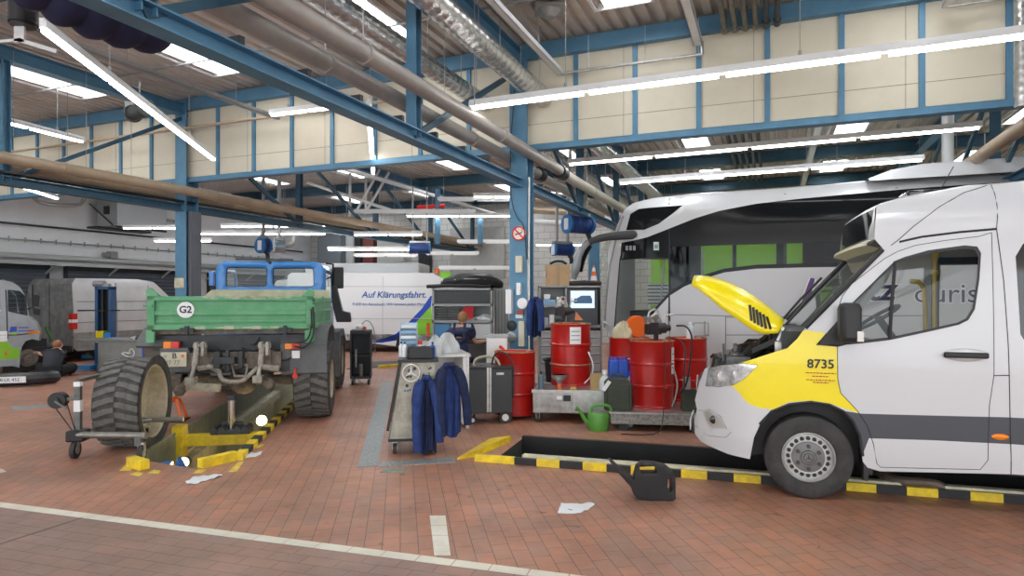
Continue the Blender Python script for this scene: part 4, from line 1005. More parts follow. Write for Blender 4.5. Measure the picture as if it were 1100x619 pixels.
# lettering
PUR = mat('lettering_purple', (.13, .05, .24), .4); NAVY = mat('lettering_navy', (.035, .03, .10), .4); LW = mat('lettering_outline', (.85, .85, .85), .4)
def brush(pts, r, m, nm, off=-.02):
    q = [CO.uv(*p) for p in pts]; P = [Vector(CO.fn(off)(*p)) for p in q]
    b = MB()
    # flattened stroke
    for _ in range(2):
        Q = [P[0]]
        for i in range(len(P)-1): Q += [P[i]*.75+P[i+1]*.25, P[i]*.25+P[i+1]*.75]
        P = Q+[P[-1]]
    n = len(P); vs = []
    for i, p in enumerate(P):
        d = (P[min(i+1, n-1)]-P[max(i-1, 0)]).normalized(); s_ = Vector((-d.z, 0, d.x)); w_ = r*(.55+.45*math.sin(math.pi*min(1, (i+1)/n)))
        vs += [p-s_*w_, p+s_*w_]
    b.add(vs, [(2*i, 2*i+1, 2*i+3, 2*i+2) for i in range(n-1)]); return b.build(nm, m, COACH, smooth=0)
W1 = [(873,299),(869,312),(864,327),(868,329),(876,318),(885,305)]
W2 = [(897,296),(889,310),(882,326),(888,329),(898,316),(908,300),(915,286)]
for w_ in (W1, W2): brush(w_, .085, LW, 'lettering_outline', -.012); brush(w_, .052, PUR, 'lettering', -.02)
def cotext(s_, px, py, size, m, shear=0, off=-.016, bold=0, name='lettering'):
    x, z = CO.uv(px, py); return text(s_, size, m, COACH, face_M((x, CO.f(x, z)+off, z), (1, 0, 0), (0, 0, 1)), name=name, shear=shear, bold=bold)
cotext('itz', 941, 312, .52, LW, .25, -.008, .028, 'lettering_outline'); cotext('itz', 941, 312, .52, NAVY, .25, -.014, .010)
cotext('ouris', 1016, 316, .43, LW, 0, -.008, .02, 'lettering_outline'); cotext('ouris', 1016, 316, .43, NAVY, 0, -.014, 0)
# inside: floor, driver place, seats
b = MB(); b.box(.6, XE-.2, .1, CW-.1, 1.15, 1.2); b.box(1.75, 1.8, .1, CW-.1, .9, 1.6); b.build('cabin_floor', PLAST, COACH)
SEATC = mat('seat_dark', (.03, .03, .035), .9)
b = MB()
for i in range(9):
    x = 2.6+i*.95
    for y in (.15, 1.4): b.box(x, x+.14, y, y+.9, 1.3, 2.28); b.box(x-.42, x, y, y+.9, 1.3, 1.55)
b.build('seat', SEATC, COACH, bevel=.05)
b = MB(); c = CO.atdepth(675, 345, .9); b.box(.35, 1.0, .3, CW-.3, 1.0, c.z+.22); b.tube([Vector((1.1, .9+.22*math.cos(t), c.z+.30+.14*math.sin(t))) for t in [2*math.pi*i/16 for i in range(16)]], .02, 6, closed=True); b.box(1.35, 1.5, .6, 1.1, 1.2, 2.1); b.build('dashboard', PLAST, COACH, bevel=.03)
b = MB(); b.cyl((.9, .35, 1.2), (1.0, .35, 2.5), .02, 8); b.cyl((1.7, .35, 1.2), (1.7, .35, 2.6), .02, 8); b.build('grab_pole', GREY, COACH)
for x in (2.7, 8.8):
    for y, ax in ((.05, (0, -1, 0)), (CW-.05, (0, 1, 0))):
        w_ = thing('wheel', None, None); w_.parent = COACH; w_.location = (x, y, .51); wheel('w', (0, 0, 0), .51, .3, ax, 'van', w_, n=32)
# ---- green coach, parked one bay further back
def fg_(x, z): return (.35*((.6-x)/.6)**2 if x < .6 else 0)+(.4*((z-3.2)/.35)**2 if z > 3.2 else 0)
GC = Side(BN(-2.85, 15.9), RB, fg_)
KWH_ = mat('coach_roof_white', (.7, .72, .72), .4)
GREENC = mat('coach_green', (.42, .92, .02), .35, coat=.3)
G = thing('coach', 'bright green coach seen through the windows of the white coach', 'coach', GC.W, GC.rz)
ol = [(0, .4), (0, 2.6), (.15, 3.3), (.4, 3.5), (12, 3.5), (12, .4)]
wn = [(1.6, 2.15), (1.6, 3.1), (11.6, 3.1), (11.6, 2.15)]
wn = [(.5, 3.0), (.5, 3.4), (11.6, 3.4), (11.6, 3.0)]
lou = [GC.atdepth(px, py, 0) for px, py in ((696, 305), (718, 305), (718, 328), (696, 328))]
b = MB(); panel(b, ol, GC.fn(), holes=[wn], step=.3); b.build('body_side', GREENC, G)
b = MB(); panel(b, ol, GC.fn(0, 2.5), step=.4); b.build('body_side', GREENC, G)
b = MB(); panel(b, wn, GC.fn(.01), step=.4); b.build('side_window', DARKGL, G)
b = MB(); crossloft(b, GC, 2.5, [(0, .4), (0, 2.6), (.15, 3.3), (.4, 3.5), (12, 3.5), (12, .4)], 0, 0); b.build('shell', KWH_, G)
b = MB(); x0, x1 = lou[0].x, lou[1].x; z0, z1 = lou[2].z, lou[0].z
b.mat(0); b.box(x0, x1, -.02, .0, z0, z1)
b.mat(1)
for i in range(6): z = z0+(z1-z0)*(i+.5)/6; b.box(x0, x1, -.035, -.02, z-.02, z+.02)
b.build('louvre', [WPAINT, mat('louvre_grey', (.2, .22, .22), .5)], G)

for (pa0, pa1, nm) in ((719, 753, 'dark_panel'), (787, 791, 'window_post'), (834, 842, 'window_post'), (868, 905, 'dark_panel')):
    a, c_ = GC.atdepth(pa0, 300, 0), GC.atdepth(pa1, 300, 0); b = MB(); b.box(a.x, c_.x, -.03, -.005, .6, 3.35); b.build(nm, CDARK, G)  # dark sheets added over the green side where it should look dark
# ================================================================= green and blue truck over the left pit
TR = Side(Vector((-3.70, 8.5, 0)), TA, lambda x, z: 0.0)
TRUCK = thing('truck', 'blue cab truck with green tipper bed over the left pit, one rear wheel off', 'truck', TR.W, TA)
TGR = mat('bed_green', (.09, .34, .15), .45, col2=(.14, .39, .20), scale=5)
TWORN = mat('bed_worn', (.52, .50, .40), .6, col2=(.25, .42, .26), scale=12)
TCAB = mat('cab_blue', (.05, .24, .62), .35, coat=.3)
TCREAM = mat('headboard_cream', (.60, .60, .40), .6, var=.2)
MUD = mat('muddy_steel', (.23, .19, .15), .75, var=.45, scale=12)
MUDL = mat('dusty_steel', (.52, .49, .43), .7, .2, var=.4, scale=14)
FEN = mat('fender_grey', (.16, .17, .18), .65, var=.25, scale=4)
RED = mat('red_lamp', (.65, .03, .02), .25); AMB = mat('amber', (0, 0, 0))
def U(px, py, y): return TR.uv(px, py, y)
zt = U(250, 318.5, 0)[1]; z0 = U(250, 354, 0)[1]; hw = 1.03
def part(nm, m, boxes, parent=TRUCK, bevel=0.0, **k):
    b = MB()
    for q in boxes: b.box(*q)
    return b.build(nm, m, parent, bevel=bevel, **k)
# bed
part('bed_floor', MUD, [(-hw, hw, .05, 2.05, z0-.06, z0)])
tg = part('tailgate', TGR, [(-hw, hw, .0, .02, z0, zt), (-hw, hw, -.045, .0, z0, z0+.07), (-hw, hw, -.045, .0, zt-.06, zt), (-hw, -hw+.09, -.045, .0, z0, zt), (hw-.09, hw, -.045, .0, z0, zt), (-hw+.09, hw-.09, -.04, .0, (z0+zt)/2-.03, (z0+zt)/2+.03), (-hw+.09, hw-.09, -.02, .0, (z0+zt)/2-.13, (z0+zt)/2-.10)], bevel=.008)
b = MB()
for x0, x1, z in ((-.35, .55, zt-.012), (.1, .75, zt-.01), (-.55, .6, z0+.028)):
    n = 10
    for i in range(n): xa = x0+(x1-x0)*i/n; xb_ = x0+(x1-x0)*(i+1)/n; h = .014+.012*math.sin(i*2.1); b.box(xa, xb_, -.049, -.0455, z-h, z+h*.8)
b.build('worn_paint', TWORN, tg)
sx, sz = U(199.5, 333, -.045); b = MB(); b.cyl((sx, -.0, sz), (sx, -.052, sz), .105, 28); pl = b.build('round_sign', WPAINT, tg)
text('G2', .125, mat('print_black', (0, 0, 0)), tg, face_M((sx, -.054, sz), (1, 0, 0), (0, 0, 1)), bold=.003)
for s in (-1, 1):
    sb = part('side_board', TGR, [(s*hw-.02, s*hw+.02, .03, 2.05, z0, zt-.02), (s*hw-.03*(s < 0)-.0, s*hw+.03*(s > 0), .03, 2.05, z0, z0+.06), (s*hw-.035*(s < 0), s*hw+.035*(s > 0), .03, 2.05, zt-.09, zt-.03), (s*hw-.035*(s < 0), s*hw+.035*(s > 0), .9, 1.0, z0, zt), (s*hw-.035*(s < 0), s*hw+.035*(s > 0), .03, 2.05, (zt+z0)/2-.02, (zt+z0)/2+.02)], bevel=.006)
    b = MB(); x = s*(hw-.02)
    b.prism([(x, zt), (x-s*.13, zt), (x-s*.02, zt+.11), (x+s*.03, zt+.07), (x+s*.03, zt)], lambda u_, v_, d: (u_, d, v_), -.045, .03)
    b.build('corner_peak', TGR, TRUCK)
    b = MB(); b.box(x-.03, x+.04, -.05, .03, z0-.16, z0); b.build('corner_post', TGR, TRUCK)
    b = MB(); b.box(x-.05, x+.05, -.08, -.03, zt-.14, zt-.11); b.build('corner_latch', TGR, TRUCK)
part('latch', DARK, [(-.62, -.46, -.09, -.04, z0-.03, z0+.03), (-.56, -.52, -.11, -.05, z0-.06, z0+.05)])
part('latch', DARK, [(.60, .76, -.09, -.04, z0-.04, z0+.02), (.66, .70, -.11, -.05, z0-.08, z0+.05)])
part('bed_hook', TGR, [(-1.02, -.94, -.06, 0, z0-.16, z0-.02)])
part('bed_hook', TGR, [(.93, 1.03, -.06, 0, z0-.18, z0-.02)])
hz = U(290, 311.5, 2.05)[1]
b = MB(); b.prism([(-hw, z0), (hw, z0), (hw, hz), (-hw+.22, hz), (-hw, hz-.2)], lambda u_, v_, d: (u_, d, v_), 2.03, 2.07); b.build('headboard', TCREAM, TRUCK)
# cab
yc = 2.28; top = U(290, 281, yc)[1]; xl, xr2 = U(233, 300, yc)[0], U(348, 300, yc)[0]
w1 = [U(242.7, 308.4, yc), U(287.2, 308.4, yc), U(287.2, 288, yc), U(243.5, 287, yc)]; w2 = [U(293.3, 308.4, yc), U(337.8, 308.4, yc), U(337.2, 288, yc), U(293.3, 288, yc)]
def rnd(poly, r):
    out = []
    for i in range(len(poly)):
        p, c, n = Vector(poly[i-1]), Vector(poly[i]), Vector(poly[(i+1) % len(poly)]); a = c+(p-c).normalized()*r; d = c+(n-c).normalized()*r
        out += [tuple(a), tuple(a*.25+c*.5+d*.25), tuple(d)]
    return out
w1, w2 = rnd(w1, .05), rnd(w2, .05)
co = [(xl, .85), (xr2, .85), (xr2, top-.12), (xr2-.04, top-.04), (xr2-.13, top), (xl+.13, top), (xl+.04, top-.04), (xl, top-.12)]
b = MB(); panel(b, co, lambda x, z: (x, yc, z), holes=[w1, w2], step=.12); b.build('cab_rear_wall', TCAB, TRUCK, solid=.03)
for w_ in (w1, w2):
    b = MB(); b.tube([(p[0], yc-.005, p[1]) for p in w_], .014, 6, closed=True); sl = b.build('window_seal', BLACK, TRUCK)
    b = MB(); panel(b, w_, lambda x, z: (x, yc+.01, z), step=.2); b.build('rear_window', CLEAR, sl)
L_ = 1.45
sd = [(yc, .85), (yc+L_, .85), (yc+L_, 1.55), (yc+L_-.25, top-.1), (yc, top-.1)]
sw_ = [(yc+.18, 1.6), (yc+L_-.1, 1.6), (yc+L_-.3, top-.18), (yc+.18, top-.18)]
for x in (xl, xr2):
    b = MB(); panel(b, sd, lambda y, z: (x, y, z), holes=[sw_], step=.2); b.build('cab_side', TCAB, TRUCK, solid=.03, offset=0)
    b = MB(); panel(b, sw_, lambda y, z: (x, y, z), step=.4); b.build('side_window', CLEAR, TRUCK)
b = MB(); P = [(xl, yc, top-.12), (xl+.04, yc, top-.04), (xl+.13, yc, top), (xr2-.13, yc, top), (xr2-.04, yc, top-.04), (xr2, yc, top-.12)]
Q = [(x, yc+L_-.25, z) for x, y, z in P]; b.add(P+Q, [(i, i+1, 7+i, 6+i) for i in range(5)]); b.build('cab_roof', TCAB, TRUCK)
b = MB(); b.add([(xl, yc+L_, 1.55), (xr2, yc+L_, 1.55), (xr2, yc+L_-.25, top-.1), (xl, yc+L_-.25, top-.1)], [(0, 1, 2, 3)]); b.build('windscreen', CLEAR, TRUCK)
part('cab_nose', TCAB, [(xl+.15, xr2-.15, yc+L_, yc+L_+.9, .9, 1.5), (xl, xr2, yc+L_-.02, yc+L_+.05, .85, 1.55)], bevel=.04)
b = MB(); p = U(290, 282, yc-.02); b.ball((p[0], yc-.03, p[1]), .03, 10); b.bar((xl+.3, yc-.02, top+.03), (xr2-.5, yc-.02, top+.03), .03, .03); b.build('work_light', DARK, TRUCK)
part('seat', mat('seat_dark', (0, 0, 0)), [(xl+.2, xl+.65, yc+.15, yc+.28, 1.2, 1.85), (xr2-.65, xr2-.2, yc+.15, yc+.28, 1.2, 1.85)], bevel=.04)
b = MB(); b.tube([(xl+.42+.2*math.cos(t), yc+.9, 1.62+.2*math.sin(t)) for t in [2*math.pi*i/20 for i in range(20)]], .015, 6, closed=True); b.build('steering_wheel', BLACK, TRUCK)
# mirror and air intake on the right, mirror left
def pos(px, py, y): x, z = U(px, py, y); return Vector((x, y, z))
a_, c_ = pos(357, 287, 3.2), pos(369, 310, 3.2)
part('mirror', BLACK, [(a_.x+.02, c_.x, 3.18, 3.24, c_.z, a_.z)], bevel=.02)
b = MB(); b.tube([pos(350, 283, 3.1), pos(358, 284, 3.1), pos(357, 297, 3.1), pos(350, 300, 3.1)], .02, 6); b.tube([pos(350, 290, 3.3), pos(358, 290, 3.3), pos(357, 308, 3.3)], .02, 6); b.build('mirror_arm', BLACK, TRUCK)
b = MB(); P = [pos(361, 306, 3.0), pos(368, 334, 3.0), pos(376, 336, 3.0), pos(377, 346, 3.0), pos(362, 346, 3.0), pos(358, 330, 3.0), pos(357, 308, 3.0)]
b.prism([(p.x, p.z) for p in P], lambda u_, v_, d: (u_, d, v_), 2.9, 3.15); b.build('air_intake', PLAST, TRUCK, bevel=.01)
lm = pos(229, 300, 3.0); part('mirror', TCAB, [(lm.x-.06, lm.x+.03, 2.95, 3.02, lm.z-.12, lm.z+.14)], bevel=.015)
# front mudguard box and front wheels
f0, f1 = U(354, 355, 2.9), U(372, 403, 2.9)
b = MB(); b.prism([(2.75, f1[1]), (2.75, f0[1]-.03), (2.9, f0[1]), (3.7, f0[1]), (4.2, f0[1]-.25), (4.2, f0[1]-.4), (3.75, f0[1]-.12), (3.1, f0[1]-.12), (3.0, f1[1])], lambda u_, v_, d: (d, u_, v_), .66, 1.12); b.build('front_mudguard', FEN, TRUCK)
b = MB(); b.prism([(2.75, f1[1]), (2.75, f0[1]-.03), (2.9, f0[1]), (3.7, f0[1]), (4.2, f0[1]-.25), (4.2, f0[1]-.4), (3.75, f0[1]-.12), (3.1, f0[1]-.12), (3.0, f1[1])], lambda u_, v_, d: (d, u_, v_), -1.12, -.66); b.build('front_mudguard', FEN, TRUCK)
RIMC = mat('rim_cream', (.60, .52, .37), .7, var=.25, scale=10)
TRD = mat('tread_dusty', (.12, .12, .118), .85, col2=(.17, .165, .15), scale=14)
TY = mat('tyre_dusty', (.055, .055, .052), .85, col2=(.10, .095, .085), scale=14)
for x, y, ax, r, w in ((1.22, .62, (1, 0, 0), .53, .48), (1.12, 3.55, (1, 0, 0), .52, .42), (-1.12, 3.55, (-1, 0, 0), .52, .42)):
    t_ = thing('wheel', None, None); t_.parent = TRUCK; t_.location = (x, y, r); wheel('w', (0, 0, 0), r*.97, w, ax, 'truck', t_, RIMC, TY, tread=26)
# rear mudguards
g0, g1 = U(302, 362, .08), U(350, 400, .08)
b = MB(); xs0, xs1 = g0[0], 1.2
prof = [(.06, g1[1]), (.04, g0[1]-.10), (.12, g0[1]), (.35, g0[1]+.12), (.7, g0[1]+.16), (1.05, g0[1]+.1), (1.25, g0[1]-.1)]
b.prism(prof+[(y*.9+.06, z-.03) for y, z in prof[::-1]], lambda u_, v_, d: (d, u_, v_), xs0, xs1); b.build('rear_mudguard', FEN, TRUCK)
g2, g3 = U(157, 366, .08), U(176, 400, .08)
b = MB(); b.prism(prof[1:]+[(y*.9+.06, z-.03) for y, z in prof[1:][::-1]], lambda u_, v_, d: (d, u_, v_), -1.2, -.80); b.build('rear_mudguard', FEN, TRUCK)
# lamps and plate
for (x0, y0, x1, y1) in ((176, 367, 193, 375), (306, 369, 322, 375)):
    a0, a1 = U(x0, y0, 0), U(x1, y1, 0); m_ = (a0[0]+a1[0])/2; left = x0 < 250
    rl = part('rear_lamp', RED, [((a0[0] if not left else m_-.03), (a1[0] if left else m_+.03), -.03, .06, a1[1], a0[1])] if False else [(m_, a1[0], -.03, .06, a1[1], a0[1])], bevel=.006)
    part('turn_signal', mat('amber', (0, 0, 0)), [(a0[0], m_, -.03, .06, a1[1], a0[1])], rl, bevel=.006)
a0, a1 = U(313.5, 377, 0), U(322, 385, 0); part('lamp_plate', WPAINT, [(a0[0], a1[0], -.0, .03, a1[1], a0[1])])
a0 = U(317, 404, 0); b = MB(); b.cyl((a0[0], 0, a0[1]), (a0[0], -.02, a0[1]), .035, 14); b.bar((a0[0], 0, a0[1]), (a0[0], 0, a0[1]+.1), .03, .01); b.build('reflector', RED, TRUCK)
a0, a1 = U(173, 378.5, -.02), U(201, 394, -.02)
npl = part('number_plate', mat('plate_cream', (.72, .68, .52), .5, var=.15), [(a0[0], a1[0], -.04, -.02, a1[1], a0[1])], bevel=.006)
cx_, cz_ = (a0[0]+a1[0])/2, (a0[1]+a1[1])/2; hh = a0[1]-a1[1]
text('B', hh*.52, mat('print_black', (0, 0, 0)), npl, face_M((cx_+.01, -.042, cz_+hh*.23), (1, 0, 0), (0, 0, 1)), bold=.001)
text('VT 77', hh*.40, mat('print_faded', (.25, .24, .2), .5), npl, face_M((cx_-.02, -.042, cz_-hh*.22), (1, 0, 0), (0, 0, 1)))
b = MB(); b.cyl((cx_-.10, -.041, cz_+hh*.23), (cx_-.10, -.044, cz_+hh*.23), .02, 12); b.build('plate_seal', GREY, npl)
b = MB(); b.cyl((cx_+.11, -.041, cz_+hh*.23), (cx_+.11, -.044, cz_+hh*.23), .02, 12); b.build('plate_seal', ORANGE, npl)
part('plate_holder', FEN, [(a0[0]-.02, a1[0]+.03, -.02, .02, a1[1]-.07, a0[1]+.02), (a0[0], a1[0]+.02, -.05, .3, a0[1]+.02, a0[1]+.05)])
# chassis, crossmember, rear linkage
part('chassis', DARK, [(-.45, -.35, .05, 4.5, .72, .92), (.35, .45, .05, 4.5, .72, .92), (-.72, .72, .05, .14, .70, .98), (-.95, .95, .3, .4, .98, 1.08), (-1.0, 1.0, .1, .16, 1.0, 1.2)])
part('rear_crossmember', MUD, [(-.60, .62, -.02, .06, .76, .98), (-.5, -.42, -.06, .0, .8, .95), (.42, .5, -.06, .0, .8, .95)], bevel=.01)
b = MB()
h0 = pos(232, 385, -.12); h1 = pos(252, 385, -.12)
b.box(-.22, .18, -.12, .02, .84, .90); b.box(-.20, -.12, -.14, .02, .78, 1.0); b.box(.10, .16, -.14, .02, .78, 1.0); b.cyl((-.02, -.16, .74), (-.02, -.16, 1.02), .03, 10); b.box(-.12, .08, -.22, -.1, .84, .93)
b.build('tow_coupling', DARK, TRUCK, bevel=.008)
b = MB(); q = [pos(236, 404, -.08), pos(241, 410, -.08), pos(260, 410, -.08), pos(268, 403, -.08), pos(277, 395, -.08)]; q0 = [pos(223, 393, -.08), pos(236, 397, -.08)]
b.tube(q0+q, .03, 10, smooth=1); b.tube([pos(213, 396, -.05), pos(226, 394, -.05), pos(236, 399, -.05)], .035, 8); b.tube([pos(280, 394, -.05), pos(300, 396, -.05)], .04, 8); b.build('stabiliser_bar', MUDL, TRUCK)
b = MB(); q = [pos(249, 392, -.05), pos(266, 392, -.05), pos(264, 404, -.05), pos(252, 404, -.05)]; b.tube(q, .022, 8, closed=True); b.build('ball_hitch', MUDL, TRUCK)
for (tx, ty, bx, by, dx) in ((215, 369, 205, 408, -1), (284, 369, 277, 406, 1)):
    b = MB(); t0, b0 = pos(tx, ty, -.14), pos(bx, by, -.22)
    m0 = t0.lerp(b0, .35); m1 = t0.lerp(b0, .62)
    b.box(t0.x-.06, t0.x-.025, -.20, -.06, m0.z, t0.z+.02); b.box(t0.x+.025, t0.x+.06, -.20, -.06, m0.z, t0.z+.02); b.cyl((t0.x-.08, -.13, t0.z-.03), (t0.x+.08, -.13, t0.z-.03), .03, 10)
    b.cyl(m0+Vector((0, 0, .1)), m1, .035, 10); b.cyl(m1, b0, .024, 10); b.box(b0.x-.055, b0.x+.055, -.28, -.12, b0.z-.06, b0.z+.03)
    b.build('lift_arm', MUDL, TRUCK)
    b = MB(); e = pos(bx-14*(-dx)*0-(12 if dx < 0 else -12), by+12 if dx < 0 else by+6, -.1); s_ = pos(bx, by, -.2); b.tube([Vector((s_.x, .5, .62)), s_, e], [.05, .06, .05], 10); b.ball(e, .075, 10); b.build('lower_link', MUD, TRUCK)
b = MB(); a0, a1 = pos(200, 415, -.15), pos(237, 417, -.15); b.bar(a0, a1, .07, .10); b.build('drawbar', mat('drawbar_cream', (.50, .46, .34), .7, var=.35, scale=10), TRUCK, bevel=.008)
b = MB(); b.cyl((-.95, 3.55, .52), (.95, 3.55, .52), .07, 12); b.build('front_axle', MUD, TRUCK)
b = MB(); b.cyl((-.95, .62, .53), (.75, .62, .53), .075, 14); b.ball((.0, .62, .53), .2, 14); b.cyl((-.98, .62, .53), (-.78, .62, .53), .17, 18); b.cyl((-1.02, .62, .53), (-.98, .62, .53), .11, 14)
b.build('axle', MUD, TRUCK)
b = MB(); random.seed(5)
for i in range(14):
    p = Vector((random.uniform(-.6, .6), random.uniform(.0, .25), random.uniform(.72, 1.1))); q = p+Vector((random.uniform(-.3, .3), .05, random.uniform(-.15, .1))); b.tube([p, (p+q)/2-Vector((0, .03, .06)), q], .012, 6, smooth=1)
b.build('hose', PLAST, TRUCK)
b = MB(); b.tube([pos(336, 330, -.06), pos(338, 345, -.08), pos(336, 365, -.1), pos(326, 375, -.1), pos(316, 372, -.05)], .012, 6, smooth=2); b.tube([pos(334, 332, -.06), pos(335, 350, -.1), pos(331, 366, -.1), pos(318, 369, -.05)], .01, 6, smooth=2); b.build('hose', BLACK, TRUCK)
b = MB(); p = pos(288, 371, -.03); b.cyl(p, p+Vector((0, -.05, 0)), .035, 12); p = pos(210, 372, -.03); b.cyl(p, p+Vector((0, -.04, 0)), .025, 10); b.build('air_coupling', mat('coupling_red', (.45, .12, .06), .5), TRUCK)
part('fuel_tank', DARK, [(.5, .85, 1.5, 2.5, .55, .9), (-.85, -.5, 1.5, 2.5, .55, .9)], bevel=.05)
# axle stand carrying the left side
p = gp(187, 452); root = thing('axle_stand', 'orange axle stand on a grey base holding up the rear axle beside the loose wheel', 'axle stand', Vector((p.x, p.y, 0)), TA)
b = MB(); b.cyl((0, 0, .28), (0, 0, .42), .035, 10); b.box(-.07, .07, -.05, .05, .41, .44); b.build('post', MUDL, root)
b = MB()
for sx_, sy_ in ((-1, -1), (1, -1), (1, 1), (-1, 1)): b.bar((sx_*.05, sy_*.05, .30), (sx_*.13, sy_*.13, .02), .035, .02)
b.lathe([(.09, .26), (.05, .34)], (0, 0, 0), (0, 0, 1), 4); b.build('legs_frame', ORANGE, root)
part('base_plate', DARK, [(-.16, .16, -.16, .16, 0, .02)], root)
# ---- loose wheel on its trolley
wc = Vector((-4.38, 7.42, 0)); RW = .505
LW_ = thing('detached_tyre', 'big chunky tyre with cream rim lifted off the truck and held on the wheel trolley', 'wheel', wc, TA)
wheel('w', (.25, 0, RW), RW*.97, .50, (1, 0, 0), 'dish', LW_, RIMC, TY, tread=28)
DO = Side(gp(82, 492), TA, lambda x, z: 0.0)
D_ = thing('wheel_trolley', 'grey steel wheel dolly with upright post, hand crank and cable beside the loose tyre', 'wheel dolly', DO.W, TA)
def dp(px, py, y): return DO.atdepth(px, py, y)
DOL = mat('dolly_steel', (.18, .19, .18), .4, .6, var=.4, scale=10)
a0, a1 = dp(84, 463, 0), dp(82, 409, 0)
b = MB(); b.bar((a0.x, 0, a0.z-.08), (a0.x, 0, a1.z), .06, .06, up=(0, 1, 0)); po = b.build('post', DOL, D_, bevel=.004)
b = MB(); zc = (a0.z+a1.z)/2; b.box(a0.x-.032, a0.x+.032, -.033, .033, zc-.06, zc+.06); b.box(a0.x-.032, a0.x+.032, -.033, .033, a1.z-.06, a1.z-.01); b.build('white_band', WPAINT, po)
b = MB(); b.bar((a0.x, 0, a1.z), dp(114, 402, .28), .045, .035); b.build('top_arm', DOL, D_)
b = MB(); e = dp(166, 462, -.12); b.cyl((a0.x, -.05, a0.z-.03), (a0.x+.78, -.30, .27), .035, 12); b.cyl((a0.x, .05, a0.z-.03), (a0.x+.5, .62, .27), .03, 12); b.cyl((a0.x+.4, .62, .27), (a0.x+.85, .62, .27), .03, 10); b.build('fork_arm', mat('fork_steel', (.32, .31, .28), .4, .7, var=.3), D_)
b = MB(); b.box(a0.x-.09, a0.x+.09, -.09, .09, .18, .30); b.build('foot_bracket', BLACK, D_, bevel=.02)
def caster(c, r, parent, w=.035, m=RUB):
    b = MB(); b.cyl((c[0]-w/2, c[1], r), (c[0]+w/2, c[1], r), r, 18); k = b.build('caster', m, parent)
    b = MB(); b.cyl((c[0]-w/2-.003, c[1], r), (c[0]+w/2+.003, c[1], r), r*.5, 12); b.box(c[0]-w/2-.01, c[0]-w/2-.004, c[1]-.02, c[1]+.03, r, r*2+.03); b.box(c[0]+w/2+.004, c[0]+w/2+.01, c[1]-.02, c[1]+.03, r, r*2+.03); b.box(c[0]-w/2-.01, c[0]+w/2+.01, c[1]-.02, c[1]+.03, r*2+.01, r*2+.03); b.build('caster_fork', GALV, k)
caster((a0.x-.02, -.02), .09, D_, .045); caster((a0.x+.73, -.30), .085, D_, .045); caster((a0.x+.45, .62), .085, D_, .045)
b = MB(); b.bar((a0.x+.70, -.30, .17), (a0.x+.70, -.30, .27), .06, .05, up=(0, 1, 0)); b.build('caster_mount', DOL, D_)
h = dp(63, 430, 0); b = MB(); b.cyl((h.x, -.05, h.z), (h.x, .05, h.z), .085, 20); b.cyl((h.x, -.07, h.z), (h.x, .07, h.z), .035, 12); wn_ = b.build('winch_drum', BLACK, D_)
b = MB(); b.bar((h.x, 0, h.z+.01), (a0.x, 0, h.z+.01), .03, .035); b.bar(h+Vector((0, -.07, 0)), h+Vector((.11, -.07, -.08)), .025, .02); b.build('winch_arm', DOL, D_)
b = MB(); b.tube([h+Vector((-.07, 0, -.02)), Vector((a0.x-.03, -.0, .25))], .006, 6); b.tube([h+Vector((.08, 0, -.04)), Vector((a0.x, -.05, .27))], .006, 6); b.build('cable', BLACK, D_)
